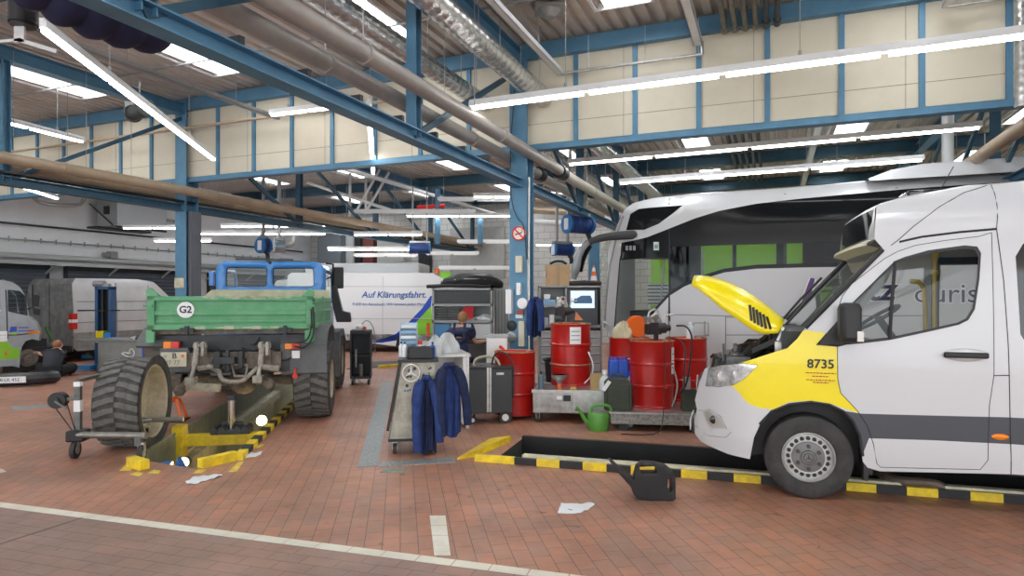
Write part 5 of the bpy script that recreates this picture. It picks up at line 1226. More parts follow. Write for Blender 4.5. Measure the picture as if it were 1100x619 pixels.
# ================================================================= the middle of the hall
def skin(name, pts, edges, rad, m, parent, sub=2, root=0):
    me = bpy.data.meshes.new(name); me.from_pydata([Vector(p) for p in pts], edges, []); me.materials.append(m)
    o = bpy.data.objects.new(name, me); COL.objects.link(o); o.parent = parent
    sk = o.modifiers.new('skin', 'SKIN'); sk.use_smooth_shade = True
    for i, r in enumerate(rad):
        v = me.skin_vertices[0].data[i]; v.radius = (r, r) if not isinstance(r, tuple) else r; v.use_root = (i == root)
    ss = o.modifiers.new('sub', 'SUBSURF'); ss.levels = sub-1; ss.render_levels = sub
    return o
STEEL = mat('stainless', (.50, .49, .47), .38, .75, var=.4, scale=7)
DRUMR = mat('drum_red', (.52, .012, .008), .30, col2=(.42, .010, .007), scale=4, coat=.2)
RUSTY = mat('drum_rim', (.50, .36, .16), .5, .3, var=.4, scale=12)
def drum(px, ytop, ybot, Y, lab, label_side=None, ring=None):
    c = at(px, ybot, Y+.29); c.z = CH-(ybot-HZ)/F*Y
    if c.z < .02: c.z = 0
    t = thing('oil_drum', lab, 'drum', c, 0, None)
    r, h = .292, .88
    pr = [(0, .01), (r-.01, .01), (r, 0), (r, .02), (r-.008, .03), (r-.004, .27), (r+.010, .285), (r+.010, .30), (r-.004, .315), (r-.004, .56), (r+.010, .575), (r+.010, .59), (r-.004, .605), (r-.006, .85), (r, .865), (r+.003, .88), (r-.008, .882), (r-.015, .865), (0, .865)]
    b = MB(); b.lathe(pr, n=40); bd = b.build('drum_body', DRUMR, t)
    b = MB(); b.tube([((r-.002)*math.cos(a), (r-.002)*math.sin(a), .88) for a in [2*math.pi*i/40 for i in range(40)]], .007, 6, closed=True)
    if ring: b.tube([((r+.008)*math.cos(a), (r+.008)*math.sin(a), ring) for a in [2*math.pi*i/40 for i in range(40)]], .008, 6, closed=True)
    b.build('drum_rim', RUSTY, t)
    b = MB(); b.cyl((.18, 0, .86), (.18, 0, .885), .035, 12); b.cyl((-.2, 0, .86), (-.2, 0, .88), .02, 12); b.build('bung', GALV, t)
    if label_side is not None:
        a0, a1, z0_, z1_ = label_side; b = MB(); n = 6; vs = []
        for i in range(n+1):
            a = a0+(a1-a0)*i/n
            for z in (z0_, z1_): vs.append(((r+.004)*math.cos(a), (r+.004)*math.sin(a), z))
        b.add(vs, [(2*i, 2*i+2, 2*i+3, 2*i+1) for i in range(n)]); b.build('drum_label', WPAINT, bd)
        if len(label_side) and z1_-z0_ > .1:
            b = MB(); vs = []
            for k in range(3):
                z = z0_+(z1_-z0_)*(.25+.25*k); base = len(vs)
                for i in range(n+1):
                    a = a0+(a1-a0)*(.12+.76*i/n)
                    for zz in (z-.006, z+.006): vs.append(((r+.0055)*math.cos(a), (r+.0055)*math.sin(a), zz))
            b.add(vs, [(k*2*(n+1)+2*i, k*2*(n+1)+2*i+2, k*2*(n+1)+2*i+3, k*2*(n+1)+2*i+1) for k in range(3) for i in range(n)]); b.build('label_print', mat('print_grey', (.3, .3, .3), .6), bd)
    return t
D1 = drum(613, 347, 412, 9.07, 'red oil drum with a white label standing on the stainless steel cart', (-1.7, -1.15, .60, .84), ring=.30)
D0 = drum(553, 383, 447.7, 8.9, 'red oil drum standing on the floor left of the stainless steel cart')
D2 = drum(700, 366, 437, 8.35, 'nearest and largest looking red oil drum on the grated platform, under the black pump', (-.75, -.35, .45, .80))
D3 = drum(676, 363, 428, 9.05, 'red oil drum mostly hidden behind the nearest drum, under the orange reel')
D4 = drum(737, 362, 427, 8.95, 'red oil drum right of the nearest drum with a clear bottle on top')
# platform under the drums
b0 = gp(656, 463); PL = Side(Vector((b0.x, b0.y, 0)), R(-8), lambda x, z: 0)
root = thing('spill_platform', 'low galvanised platform carrying the three red drums behind the minibus nose', 'platform', PL.W, R(-8))
zp = .245
b = MB(); b.box(0, 2.3, 0, 1.5, .09, zp-.02); b.build('tray', mat('platform_galv', (.38, .37, .34), .5, .5, var=.5, scale=22), root, bevel=.006)
b = MB(); b.box(-.02, 2.32, -.015, 1.5, zp-.02, zp)
b.build('grating', GALV, root)
b = MB()
for x in (.1, 1.1, 2.1): b.box(x, x+.12, .05, .2, 0, .09)
b.build('foot', BLACK, root)
for d in (D2, D3, D4): d.location.z = zp
# pumps
def pump(c, lab, s=1.0):
    t = thing('drum_pump', lab, 'pump', c, .2)
    b = MB(); b.cyl((0, 0, 0), (0, 0, .09*s), .03*s, 12); b.box(-.13*s, .05*s, -.06*s, .06*s, .07*s, .20*s); b.build('pump_base', BLACK, t, bevel=.01)
    b = MB(); b.cyl((-.10*s, -.04*s, .14*s), (.10*s, -.04*s, .15*s), .065*s, 16); b.cyl((.10*s, -.04*s, .15*s), (.16*s, -.04*s, .15*s), .04*s, 12); b.box(-.12*s, -.02*s, -.12*s, -.09*s, .08*s, .22*s); b.build('motor', mat('motor_dark', (.05, .045, .05), .45, .4), t)
    b = MB(); b.tube([(-.08*s, 0, .18*s), (-.06*s, 0, .30*s), (.02*s, 0, .31*s), (.06*s, 0, .24*s)], .016*s, 8, smooth=1); b.cyl((-.02*s, -.03*s, .28*s), (-.02*s, .08*s, .28*s), .028*s, 10); b.cyl((.1*s, 0, .2*s), (.14*s, 0, .36*s), .012*s, 8); b.box(-.14*s, -.08*s, -.05*s, .05*s, .22*s, .29*s); b.tube([(-.12*s, -.03, .27*s), (-.10*s, -.03, .36*s), (.0, -.03, .38*s), (.03*s, -.03, .30*s)], .012*s, 8, smooth=1); b.cyl((.02*s, -.06, .22*s), (.02*s, .04, .22*s), .035*s, 12); b.cyl((.14*s, 0, .30*s), (.22*s, 0, .31*s), .014*s, 8); b.build('fitting', GALV, t)
    return t
p = Vector(D2.location)+Vector((.06, .0, .885)); pump(p, 'black motor pump with fittings on top of the nearest red drum', 1.1)
p = Vector(D1.location)+Vector((-.10, .0, .885)); pump(p, 'dark drum pump on top of the drum on the steel cart', .9)
b = MB(); b.prism([(0, 0), (.12, 0), (.02, .12)], lambda u_, v_, d: (u_, d, v_), 0, .05); tag(b.build('rag_cone', mat('orange_brown', (.60, .22, .08), .6), loc=Vector(D1.location)+Vector((.05, -.12, .886)), center=True), 'small orange brown wedge beside the pump on the cart drum', 'wedge')
# orange cable reel and cream cloth on the hidden drum
c = Vector(D3.location)+Vector((.10, -.03, .885)); t = thing('cable_reel', 'orange cable reel standing on the red drum behind', 'reel', c, .3)
b = MB(); b.lathe([(.03, -.05), (.15, -.05), (.155, -.04), (.15, -.03), (.08, -.03), (.08, .03), (.15, .03), (.155, .04), (.15, .05), (.03, .05)], (0, 0, .157), (0, 1, 0), 28); b.build('drum_flange', ORANGE, t)
b = MB(); b.lathe([(.10, -.028), (.115, 0), (.10, .028)], (0, 0, .157), (0, 1, 0), 24); b.bar((.16, .07, 0), (.16, .07, .26), .02, .02); b.bar((0, .07, .157), (.18, .07, .157), .02, .02); b.build('cable', mat('cable_orange', (.7, .25, .04), .5), t)
def cloth_lump(name, c, sx, sy, sz, m, lab, cat, seed=1, n=14):
    random.seed(seed); b = MB(); ph = [random.uniform(0, 6.28) for _ in range(6)]; vs = []; mm = 8
    for j in range(mm+1):
        p_ = math.pi/2*j/mm
        for i in range(n*2):
            t_ = math.pi*i/n; k = 1+.16*math.sin(3*t_+ph[0]+p_*2)+.12*math.sin(5*t_+ph[1]-p_*3)+.08*math.sin(9*t_+ph[2])
            vs.append((math.sin(p_)*math.cos(t_)*sx*k, math.sin(p_)*math.sin(t_)*sy*k, math.cos(p_)*sz*(1+.12*math.sin(4*t_+ph[3]))))
    N = n*2; b.add(vs, [(j*N+i, (j+1)*N+i, (j+1)*N+(i+1) % N, j*N+(i+1) % N) for j in range(mm) for i in range(N)]); b.add([vs[mm*N+i] for i in range(N)], [tuple(range(N))])
    return tag(b.build(name, m, loc=c), lab, cat)
cloth_lump('cloth', Vector(D3.location)+Vector((-.10, -.06, .882)), .13, .10, .22, mat('cloth_cream', (.62, .56, .38), .9, var=.2), 'crumpled cream cloth on the red drum beside the orange reel', 'cloth', 4)
def bottle(c, r, h, m, capm, lab, name='bottle', cat='bottle'):
    t = thing(name, lab, cat, c); b = MB(); b.lathe([(0, 0), (r, 0), (r, h*.66), (r*.85, h*.76), (r*.35, h*.84), (r*.35, h*.9)], n=20); b.build('bottle_body', m, t)
    b = MB(); b.cyl((0, 0, h*.88), (0, 0, h), r*.42, 12); b.build('cap', capm, t); return t
CLR = mat('clear_plastic', (.62, .68, .70), .2); BLC = mat('canister_blue', (.02, .10, .55), .35)
bottle(Vector(D4.location)+Vector((.03, -.1, .867)), .055, .24, CLR, WPAINT, 'clear plastic bottle on the rightmost red drum')
# hoses from the pump
def hosething(pts, r, m, lab, cat='hose', name='hose', smooth=2, n=8):
    b = MB(); b.tube(pts, r, n, smooth=smooth); return tag(b.build(name, m, center=True), lab, cat)
hosething([at(727, 350, 8.4), at(738, 350, 8.2), at(744, 362, 8.15), at(742, 385, 8.15), at(738, 412, 8.15), at(733, 421, 8.2), at(728, 424, 8.25)], .012, BLACK, 'black hose curving down from the pump in front of the right drum')
hosething([at(718, 362, 8.3), at(733, 366, 8.15), at(737, 378, 8.1), at(735, 395, 8.1), at(735, 420, 8.1)], .010, BLACK, 'thinner black hose hanging beside the nearest drum')
hosething([at(632, 378, 9.0), at(638, 392, 8.95), at(636, 404, 8.9), at(628, 412, 8.88)], .013, GALV, 'grey hose looping down the right side of the cart drum')
hosething([at(723, 395, 8.25), at(728, 410, 8.2), at(727, 422, 8.2), at(722, 437, 8.25)], .010, mat('hose_grey', (.35, .35, .33), .5), 'grey hose along the right side of the nearest drum')
hosething([at(719, 250, 8.6), at(719, 300, 8.5), at(718, 350, 8.4)], .007, BLACK, 'thin black hose hanging straight down to the pump from above', smooth=0)
hosething([at(714, 366, 8.02), at(714, 400, 8.02), at(713, 440, 8.0), Vector((1.85, 7.95, .02)), Vector((1.6, 7.9, .012)), Vector((1.35, 7.95, .012))], .006, BLACK, 'thin black cable running down the nearest drum to the floor')
b = MB(); p = gp(677, 459); b.ball((p.x, p.y, .025), .03, 8, (1.4, 1, .8)); tag(b.build('cable_plug', WPAINT, center=True), 'small white plug lying on the floor before the grated platform', 'plug')
# jerrycan, canisters
jc = Side(Vector((at(664, 437, 8.35).x, 8.35, zp)), R(-8), lambda x, z: 0)
t = thing('jerrycan', 'olive green metal jerrycan with cross pressed side and white tag, leaning by the nearest drum', 'jerrycan', jc.W, R(-8))
OL = mat('olive_paint', (.045, .055, .035), .45, var=.3); b = MB()
b.prism([(-.17, 0), (.17, 0), (.18, .03), (.18, .33), (.10, .42), (-.12, .42), (-.18, .36), (-.18, .03)], lambda u_, v_, d: (u_, d, v_), -.08, .08); b.build('can_body', OL, t, bevel=.015)
b = MB()
for q in (((-.13, .05), (.13, .32)), ((.13, .05), (-.13, .32))): b.bar((q[0][0], -.083, q[0][1]), (q[1][0], -.083, q[1][1]), .02, .012, up=(0, 1, 0))
b.tube([(-.14, -.083, .04), (.14, -.083, .04), (.14, -.083, .33), (-.14, -.083, .33)], .008, 6, closed=True); b.build('pressed_cross', OL, t)
b = MB()
for y in (-.05, 0, .05): b.tube([(-.10, y, .41), (-.08, y, .46), (.06, y, .46), (.08, y, .41)], .010, 6)
b.build('carry_handle', OL, t)
b = MB(); b.bar((-.19, -.09, .26), (-.11, -.09, .38), .05, .006, up=(0, 1, 0)); b.build('tag', WPAINT, t)
for i, (px, lab) in enumerate(((659, 'left one of the two blue canisters behind the jerrycan'), (669, 'right one of the two blue canisters behind the jerrycan'))):
    q = at(px, 437, 8.85); t = thing('canister', lab, 'canister', Vector((q.x, 8.85, zp)), 0, None)
    b = MB(); b.box(-.065, .065, -.09, .09, 0, .60); b.build('canister_body', BLC, t, bevel=.02)
    b = MB(); b.cyl((.03, 0, .60), (.03, 0, .635), .03, 12); b.build('cap', BLC, t)
    b = MB(); b.tube([(-.05, 0, .59), (-.045, 0, .635), (0, 0, .635), (.01, 0, .59)], .012, 6); b.build('handle', BLC, t)
q = at(676, 437, 8.75); bottle(Vector((q.x, 8.72, zp)), .05, .45, mat('grey_violet', (.35, .33, .42), .4), BLC, 'grey plastic bottle beside the blue canisters')
q = at(649, 437, 8.8); bottle(Vector((q.x, 8.75, zp)), .08, .47, CLR, WPAINT, 'translucent white canister left of the blue canisters', 'canister', 'canister')
t = thing('oil_box', 'small dark metal box with lid at the right end of the grated platform', 'box', Vector((at(735, 437, 8.3).x+.05, 8.3, zp)), R(-8))
b = MB(); b.box(-.08, .10, -.06, .1, 0, .28); b.build('box_body', OL, t, bevel=.01); b = MB(); b.box(-.07, .02, -.075, -.055, .28, .44); b.build('hose_holder', GREY, t)
# stainless cart
CS = Side(Vector((at(572, 447, 8.75).x, 8.75, 0)), R(-6), lambda x, z: 0)
t = thing('steel_cart', 'low stainless steel cart carrying a red drum, funnel and bottles', 'cart', CS.W, R(-6))
b = MB(); b.box(0, .95, 0, .75, .13, .44); b.build('cart_body', STEEL, t, bevel=.012)
b = MB(); b.box(-.01, .97, -.01, .02, .41, .45); b.box(-.01, .97, .74, .77, .41, .45); b.box(.03, .93, .02, .74, .435, .445); b.box(.55, .97, -.02, -.01, .15, .44); b.build('rim', GALV, t)
for x, y in ((.07, .06), (.88, .06), (.07, .68), (.88, .68)): caster((x, y), .055, t, .035)
b = MB(); b.box(.33, .40, -.016, -.011, .32, .37); b.build('sticker', WPAINT, t)
b = MB(); b.box(.42, .52, -.016, -.011, .30, .38); b.build('sticker', BLACK, t)
D1.location.z = .445
for px, Y in ((0, 0),):
    q = CS.atdepth(582, 400, .12); w0 = TR
def onc(x, y, z=.445): return Vector((CS.W.x+math.cos(R(-6))*x-math.sin(R(-6))*y, CS.W.y+math.sin(R(-6))*x+math.cos(R(-6))*y, z))
bottle(onc(.11, .12), .04, .24, mat('spray_blue', (.10, .16, .20), .3), BLACK, 'dark blue spray bottle on the left end of the steel cart')
t = thing('funnel', 'grey metal funnel with orange spout standing on the steel cart', 'funnel', onc(.36, .12)); b = MB(); b.lathe([(.11, .20), (.105, .16), (.03, .09), (.028, .06), (.020, .06), (.022, .085), (.098, .165), (.10, .20)], n=24); b.build('cone', GALV, t)
b = MB(); b.cyl((0, 0, 0), (0, 0, .08), .035, 12, r2=.025); b.build('spout', ORANGE, t)
b = MB(); b.box(-.075, .075, -.02, .02, 0, .22); tag(b.build('wood_block', mat('wood_light', (.52, .36, .16), .7, var=.2), loc=onc(.86, .10), bevel=.004), 'upright pale wooden block on the right end of the steel cart', 'block')
b = MB(); b.box(-.05, .05, -.03, .03, 0, .04); tag(b.build('small_part', mat('brass', (.5, .35, .1), .4, .6), loc=onc(.55, .08), bevel=.008), 'small orange yellow part lying right of the funnel', 'part')
# black tub and hose stuff between
t = thing('tub', 'black plastic tub behind the steel cart and the left red drum', 'tub', Vector((.86, 9.85, 0)), 0); t.location.z = 0
b = MB(); b.lathe([(.0, .02), (.30, .02), (.36, .72), (.39, .74), (.39, .76), (.35, .75), (.29, .05)], n=4 if 0 else 28); b.build('tub_shell', PLAST, t)
# green watering can
wp = gp(641, 462); WS = Side(wp, 0, lambda x, z: 0)
t = thing('watering_can', 'green plastic watering can standing on the floor before the steel cart', 'watering can', wp)
GP_ = mat('can_green', (.10, .32, .05), .4)
b = MB(); b.lathe([(.0, 0), (.125, 0), (.13, .02), (.14, .19), (.13, .215), (.06, .22), (.0, .22)], (.02, 0, 0), n=24); b.build('can_body', GP_, t)
b = MB(); b.tube([(-.08, 0, .06), (-.16, 0, .15), (-.225, 0, .255)], [.035, .028, .02], 10); b.cyl((-.225, 0, .255), (-.27, 0, .275), .02, 12, r2=.035); b.build('spout', GP_, t)
b = MB(); b.tube([(-.07, 0, .20), (-.07, 0, .30), (.02, 0, .325), (.13, 0, .32), (.19, 0, .28), (.18, 0, .18), (.14, 0, .12)], .018, 8, smooth=2); b.build('handle', GP_, t)
# black oil can in front
ocw = gp(695, 534); OC = Side(Vector((ocw.x, ocw.y, 0)), R(-3), lambda x, z: 0)
t = thing('oil_can', 'large black plastic oil can with long spout on the tiles before the kerb', 'oil can', OC.W, R(-3))
def zz(l): return [((560+x/3.258-0), (380+y/3.258)) for x, y in l]
ol = OC.uvs(zz([(388,430),(400,388),(418,373),(465,376),(500,385),(522,402),(530,425),(532,495),(520,505),(440,503),(402,496),(388,480),(378,455),(345,418),(304,366),(309,364),(350,400)]))
h1 = OC.uvs(zz([(408,385),(455,383),(468,390),(466,407),(408,407)])); h2 = OC.uvs(zz([(505,428),(516,425),(518,440),(517,470),(508,472),(504,455)]))
b = MB(); panel(b, ol, lambda x, z: (x, -.055-.0 if 0 else -.05, max(z, .0)), holes=[h1, h2], step=.05)
o = b.build('can_body', mat('can_black', (.014, .014, .016), .42, var=.3, scale=12), t, solid=.12, offset=0, bevel=0)
bv = o.modifiers.new('bevel', 'BEVEL'); bv.width = .016; bv.segments = 3; bv.limit_method = 'ANGLE'; bv.angle_limit = R(50)
# rags and papers
def rag(px, lab, seed, m=None, cat='rag'):
    random.seed(seed); P = [gp(*q) for q in px]; c = sum(P, Vector())/len(P); cx2, cy2 = c.x, c.y
    poly = [(p.x, p.y) for p in P]; b = MB()
    panel(b, poly, lambda x, y: (x, y, .007+.005*math.sin(x*35+seed)*math.sin(y*28+seed*2)+.004*math.sin((x+y)*50)), step=.02)
    return tag(b.build('rag', m or mat('rag_white', (.74, .76, .78), .8), center=True, solid=.004), lab, cat)
rag([(599, 552), (603, 541), (617, 542), (634, 541), (639, 543), (630, 549), (618, 553)], 'white crumpled rag lying on the tiles below the black oil can', 1)
rag([(199, 519), (207, 514), (222, 512), (238, 510), (239, 512), (225, 516), (212, 520), (201, 521)], 'white rag lying in front of the left pit', 2)
rag([(259, 490), (268, 487), (282, 486), (280, 488.5), (272, 492), (261, 492)], 'sheet of white paper on the tiles at the right edge of the left pit', 3, cat='paper')
# ---------------------------------------------------------------- trolley with star, jackets, things on top
ST = Side(Vector((at(418, 488, 6.95).x, 6.95, 0)), R(8), lambda x, z: 0)
t = thing('tool_trolley', 'worn grey metal trolley with a round star emblem and two blue jackets hung on it', 'trolley', ST.W, R(8))
TW, TD = .50, .55; zt0, zt1 = .16, 1.0
BEI = mat('trolley_beige', (.46, .44, .36), .5, .2, var=.35, scale=8)
b = MB(); b.prism([(0, zt0), (TW, zt0), (TW, zt1), (.13, zt1)], lambda u_, v_, d: (u_, d, v_), 0, TD); b.build('cabinet', BEI, t, bevel=.01)
b = MB(); b.box(.09, TW+.03, -.03, TD+.03, zt1, zt1+.03); b.bar((-.015, .0, zt0+.1), (.115, .0, zt1), .03, .03); b.bar((-.015, TD, zt0+.1), (.115, TD, zt1), .03, .03); b.box(-.01, TW+.01, -.01, TD+.01, zt0-.02, zt0+.01); b.build('edge_frame', BLACK, t)
b = MB(); random.seed(9)
for i in range(14): x = random.uniform(.18, .46); z = random.uniform(.62, .95); b.cyl((x, -.006, z), (x, .001, z), random.choice((.010, .014, .018)), 10)
b.build('peg_hole', DARK, t)
b = MB()
for x in (.17, .20): b.cyl((x, -.006, .69), (x, 0, .69), .011, 10)
b.build('blue_button', BLC, t)
star(t, (.235, -.025, .885), (0, -1, 0), .092, mat('emblem_pale', (.80, .80, .78), .3))
for x, y in ((.06, .05), (TW-.06, .05), (.06, TD-.05), (TW-.06, TD-.05)): caster((x, y), .055, t, .04)
b = MB(); b.box(TW+.02, TW+.62, .10, .12, .55, 1.02) if False else b.box(.20, TW+.0, TD+.02, TD+.10, .4, 1.0); b.build('rear_rack', GALV, t)
JN = mat('jacket_navy', (.014, .025, .085), .85, var=.4, scale=9); JN2 = mat('jacket_blue', (.02, .05, .20), .85, var=.35, scale=9)
def jacket(origin, rz, w, h, m, m2, lab, seed):
    """hanging jacket: folded body sheet plus two sleeves; hook at the top"""
    random.seed(seed); t = thing('jacket', lab, 'jacket', origin, rz); b = MB(); NXj, NZj = 26, 24; vs = []
    ph = [random.uniform(0, 6) for _ in range(4)]
    for s in (0, 1):
        for j in range(NZj+1):
            v = j/NZj; ww = .74*w*(.38+.62*min(1, (v/.22))**.8)*(1+.06*math.sin(v*5+ph[0]))
            for i in range(NXj+1):
                u_ = i/NXj-.5; x = u_*ww+.03*w*math.sin(v*3); edge = 1-(2*abs(u_))**3
                fold = .022*math.sin(u_*20+ph[1]+v*2)*min(1, v*3)+.012*math.sin(u_*37+ph[2])*min(1, v*2)
                y = -.015-(.05*edge*min(1, v*2.5))+fold*edge if s == 0 else .0+.01*edge
                vs.append((x, y, -v*h*(1+.03*math.sin(u_*9+ph[3]))))
    n = NXj+1; off = (NZj+1)*n
    fs = [(j*n+i, j*n+i+1, (j+1)*n+i+1, (j+1)*n+i) for j in range(NZj) for i in range(NXj)]
    fs += [(off+q[3], off+q[2], off+q[1], off+q[0]) for q in fs]
    fs += [(NZj*n+i, NZj*n+i+1, off+NZj*n+i+1, off+NZj*n+i) for i in range(NXj)]+[(j*n, (j+1)*n, off+(j+1)*n, off+j*n) for j in range(NZj)]+[(j*n+NXj, off+j*n+NXj, off+(j+1)*n+NXj, (j+1)*n+NXj) for j in range(NZj)]
    b.add(vs, fs); b.build('jacket_body', m, t, smooth=60)
    for sx in (-1, 1):
        b = MB(); b.tube([(sx*w*.18, -.03, -h*.07), (sx*w*.36, -.05, -h*.20), (sx*w*(.50 if sx > 0 else .40), -.085, -h*.55), (sx*w*(.52 if sx > 0 else .34), -.10, -h*(.98 if sx < 0 else .86))], [.04, .058, .05, .046], 10, smooth=2); b.build('sleeve', m2, t)
    b = MB(); b.tube([(-w*.16, -.03, -.04), (0, -.07, -.015), (w*.16, -.03, -.04), (w*.18, -.05, -h*.16)], [.018, .026, .024, .02], 8, smooth=1); b.build('collar', m2, t)
    return t
def ow(S, x, y, z): return Vector((S.W.x+S.c*x-S.s*y, S.W.y+S.s*x+S.c*y, z))
jacket(ow(ST, .40, -.025, .86), R(8), .27, .83, JN, JN2, 'navy work jacket hanging on the trolley front, its hem almost on the floor', 11)
jacket(ow(ST, TW+.14, .02, .99), R(8+22), .36, .80, JN2, JN, 'brighter blue work jacket hanging from the right side of the grey trolley', 12)
z1 = zt1+.032
t = thing('parts_box', 'black open box on top of the grey trolley', 'box', ow(ST, .34, .16, z1), R(8)); b = MB()
b.box(-.14, .14, -.10, .10, 0, .01)
for q in ((-.14, .14, -.10, -.085), (-.14, .14, .085, .10), (-.14, -.125, -.1, .1), (.125, .14, -.1, .1)): b.box(*q, 0, .12)
b.build('box_shell', PLAST, t)
t = thing('bin_tower', 'tall clear rack of small blue and white parts trays behind the black box', 'rack', ow(ST, .20, .42, z1), R(8))
b = MB(); b.box(-.10, -.09, -.05, .05, 0, .38); b.box(.09, .10, -.05, .05, 0, .38); b.box(-.1, .1, .045, .055, 0, .38); b.build('rack_frame', mat('pale_blue_plastic', (.45, .60, .72), .35), t)
for i in range(6):
    b = MB(); b.box(-.085, .085, -.07, .04, .02+.06*i, .055+.06*i); b.build('tray', mat('tray_white', (.70, .76, .80), .35) if i % 2 else mat('tray_blue', (.25, .45, .65), .35), t, bevel=.004)
cloth_lump('plastic_bag', ow(ST, .50, .36, z1), .10, .09, .22, mat('bag_clear', (.60, .62, .62), .3, var=.2), 'crumpled translucent bag of parts on the right of the trolley top', 'bag', 8)
t = thing('spray_can', 'small red lidded can between the trays and the bag on the trolley', 'can', ow(ST, .33, .40, z1)); b = MB(); b.lathe([(0, 0), (.03, 0), (.03, .12), (.02, .14), (0, .14)], n=14); b.build('can_body', mat('can_white', (.75, .75, .75), .4), t); b = MB(); b.cyl((0, 0, .13), (0, 0, .17), .026, 12); b.build('lid', mat('red_cap', (.75, .03, .02), .35), t)
for i, (x, y, m, lab) in enumerate(((.12, .30, CLR, 'clear small bottle at the left edge of the trolley top'), (.16, .26, WPAINT, 'white small bottle beside the clear one on the trolley top'), (.47, .22, BLC, 'small blue bottle in front of the bag on the trolley top'))): bottle(ow(ST, x, y, z1), .028, .17, m, BLACK, lab)
# workbench behind it
wb = Vector((at(484, 420, 8.6).x, 8.6, 0)); t = thing('workbench', 'grey workbench with pale side panel behind the grey trolley', 'workbench', wb, R(14))
b = MB(); b.box(-.45, .22, -.3, .5, .93, .97); b.build('worktop', GALV, t, bevel=.004); b = MB(); b.box(.12, .20, -.28, .45, .05, .93); b.box(-.43, -.36, -.28, .45, .05, .93); b.box(-.36, .12, .40, .45, .3, .93); b.build('side_panel', WHITEM, t)
b = MB()
for x, y in ((-.42, -.27), (.18, -.27), (-.42, .44), (.18, .44)): b.box(x-.02, x+.02, y-.02, y+.02, 0, .93)
b.build('frame', GALV, t)
cloth_lump('plastic_bag', wb+Vector((-.05, .05, .97)), .14, .1, .24, mat('bag_clear', (0, 0, 0)), 'larger crumpled grey bag standing on the workbench behind the trolley', 'bag', 15)
# ---------------------------------------------------------------- black wheeled cabinet
BK = Side(Vector((at(501, 452, 8.55).x, 8.62, 0)), R(6), lambda x, z: 0)
t = thing('wheeled_cabinet', 'charcoal wheeled cabinet with metal strips and hoses on top, left of the red drum', 'cabinet', BK.W, R(6)); CHR = mat('charcoal', (.055, .06, .065), .45, .2)
b = MB(); b.box(0, .62, 0, .5, .14, .74); b.build('cabinet_body', CHR, t, bevel=.01)
b = MB(); b.box(-.01, .63, -.01, .51, .74, .77); b.build('lid', BLACK, t)
b = MB(); b.box(.27, .30, -.012, 0, .16, .76); b.box(.31, .33, -.012, 0, .16, .76); b.build('metal_strip', GALV, t)
b = MB(); b.box(.40, .50, -.006, 0, .66, .69); b.build('badge', GALV, t)
for x, y, r in ((.52, .02, .085), (.55, .48, .085), (.08, .04, .05), (.08, .46, .05)):
    b = MB(); b.cyl((x, y-.03, r), (x, y+.03, r), r, 20); k = b.build('cart_wheel', RUB, t); b = MB(); b.cyl((x, y-.034, r), (x, y+.034, r), r*.55, 14); b.build('wheel_hub', WHITEM, k)
b = MB(); b.tube([(.10, .2, .76), (.12, .2, .86), (.28, .22, .90), (.42, .2, .86), (.46, .2, .77)], .018, 8, smooth=2); b.build('hose', mat('hose_cream', (.50, .48, .36), .5), t)
b = MB(); b.tube([(.34, .1, .78), (.38, .08, .95), (.50, .05, .97), (.62, .02, .85), (.635, -.02, .6), (.62, -.02, .35)], .011, 8, smooth=2); b.build('hose', BLACK, t)
bx = at(537, 400, 10.0); t = thing('appliance', 'white box appliance behind the charcoal wheeled cabinet', 'appliance', Vector((bx.x-.04, 9.95, 0)), 0); b = MB(); b.box(-.16, .16, -.2, .2, .05, 1.10); b.build('casing', WHITEM, t, bevel=.02); b = MB(); b.box(-.17, .17, -.21, .21, 1.10, 1.13); b.box(-.14, .14, -.2, .2, 0, .05); b.build('top_plate', GREY, t)
t = thing('yellow_canister', 'yellow canister with red spout standing by the white appliance', 'canister', Vector((bx.x+.12, 9.6, .0)), 0); b = MB(); b.box(-.10, .10, -.08, .08, .62, .92); b.build('canister_body', YELC, t, bevel=.015); b = MB(); b.cyl((-.05, 0, .92), (-.12, 0, .98), .022, 10); b.build('spout', mat('red_cap', (0, 0, 0)), t); b = MB(); b.box(-.14, .14, -.12, .12, 0, .62); b.build('stand', GREY, t)
# small dark trolley right of the truck
q = gp(376, 414); SD = Side(q, R(10), lambda x, z: 0)
t = thing('shelf_trolley', 'dark open tool trolley standing right of the truck front wheel', 'trolley', q, R(10)); b = MB(); b.box(0, .40, .0, .5, .12, .16); b.box(0, .40, 0, .5, 1.0, 1.06); b.box(0, .03, 0, .5, .12, 1.06); b.box(.37, .40, 0, .5, .12, 1.06); b.box(0, .4, .46, .5, .12, 1.06); b.box(0, .4, 0, .5, .55, .58); b.build('trolley_shell', CHR, t)
for x, y in ((.05, .04), (.35, .04), (.05, .46), (.35, .46)): caster((x, y), .05, t, .035)
b = MB(); b.box(.10, .13, -.03, -.01, .35, .7); b.cyl((.2, .1, .16), (.2, .1, .4), .04, 10); b.build('tool', GREY, t)
t = thing('spray_can', 'small white bottle with red cap on the dark trolley right of the truck', 'can', ow(SD, .18, .15, 1.06)); b = MB(); b.ball((0, 0, .06), .06, 12, (1.4, 1, 1)); b.build('can_body', WPAINT, t); b = MB(); b.cyl((.05, 0, .06), (.12, 0, .03), .03, 10); b.build('lid', mat('red_cap', (0, 0, 0)), t)
hosething([ow(SD, .15, .2, 1.07), ow(SD, .3, .2, 1.3), ow(SD, .46, .2, 1.1), ow(SD, .47, .2, .6)], .012, GREY, 'grey hose arching over the dark trolley right of the truck')
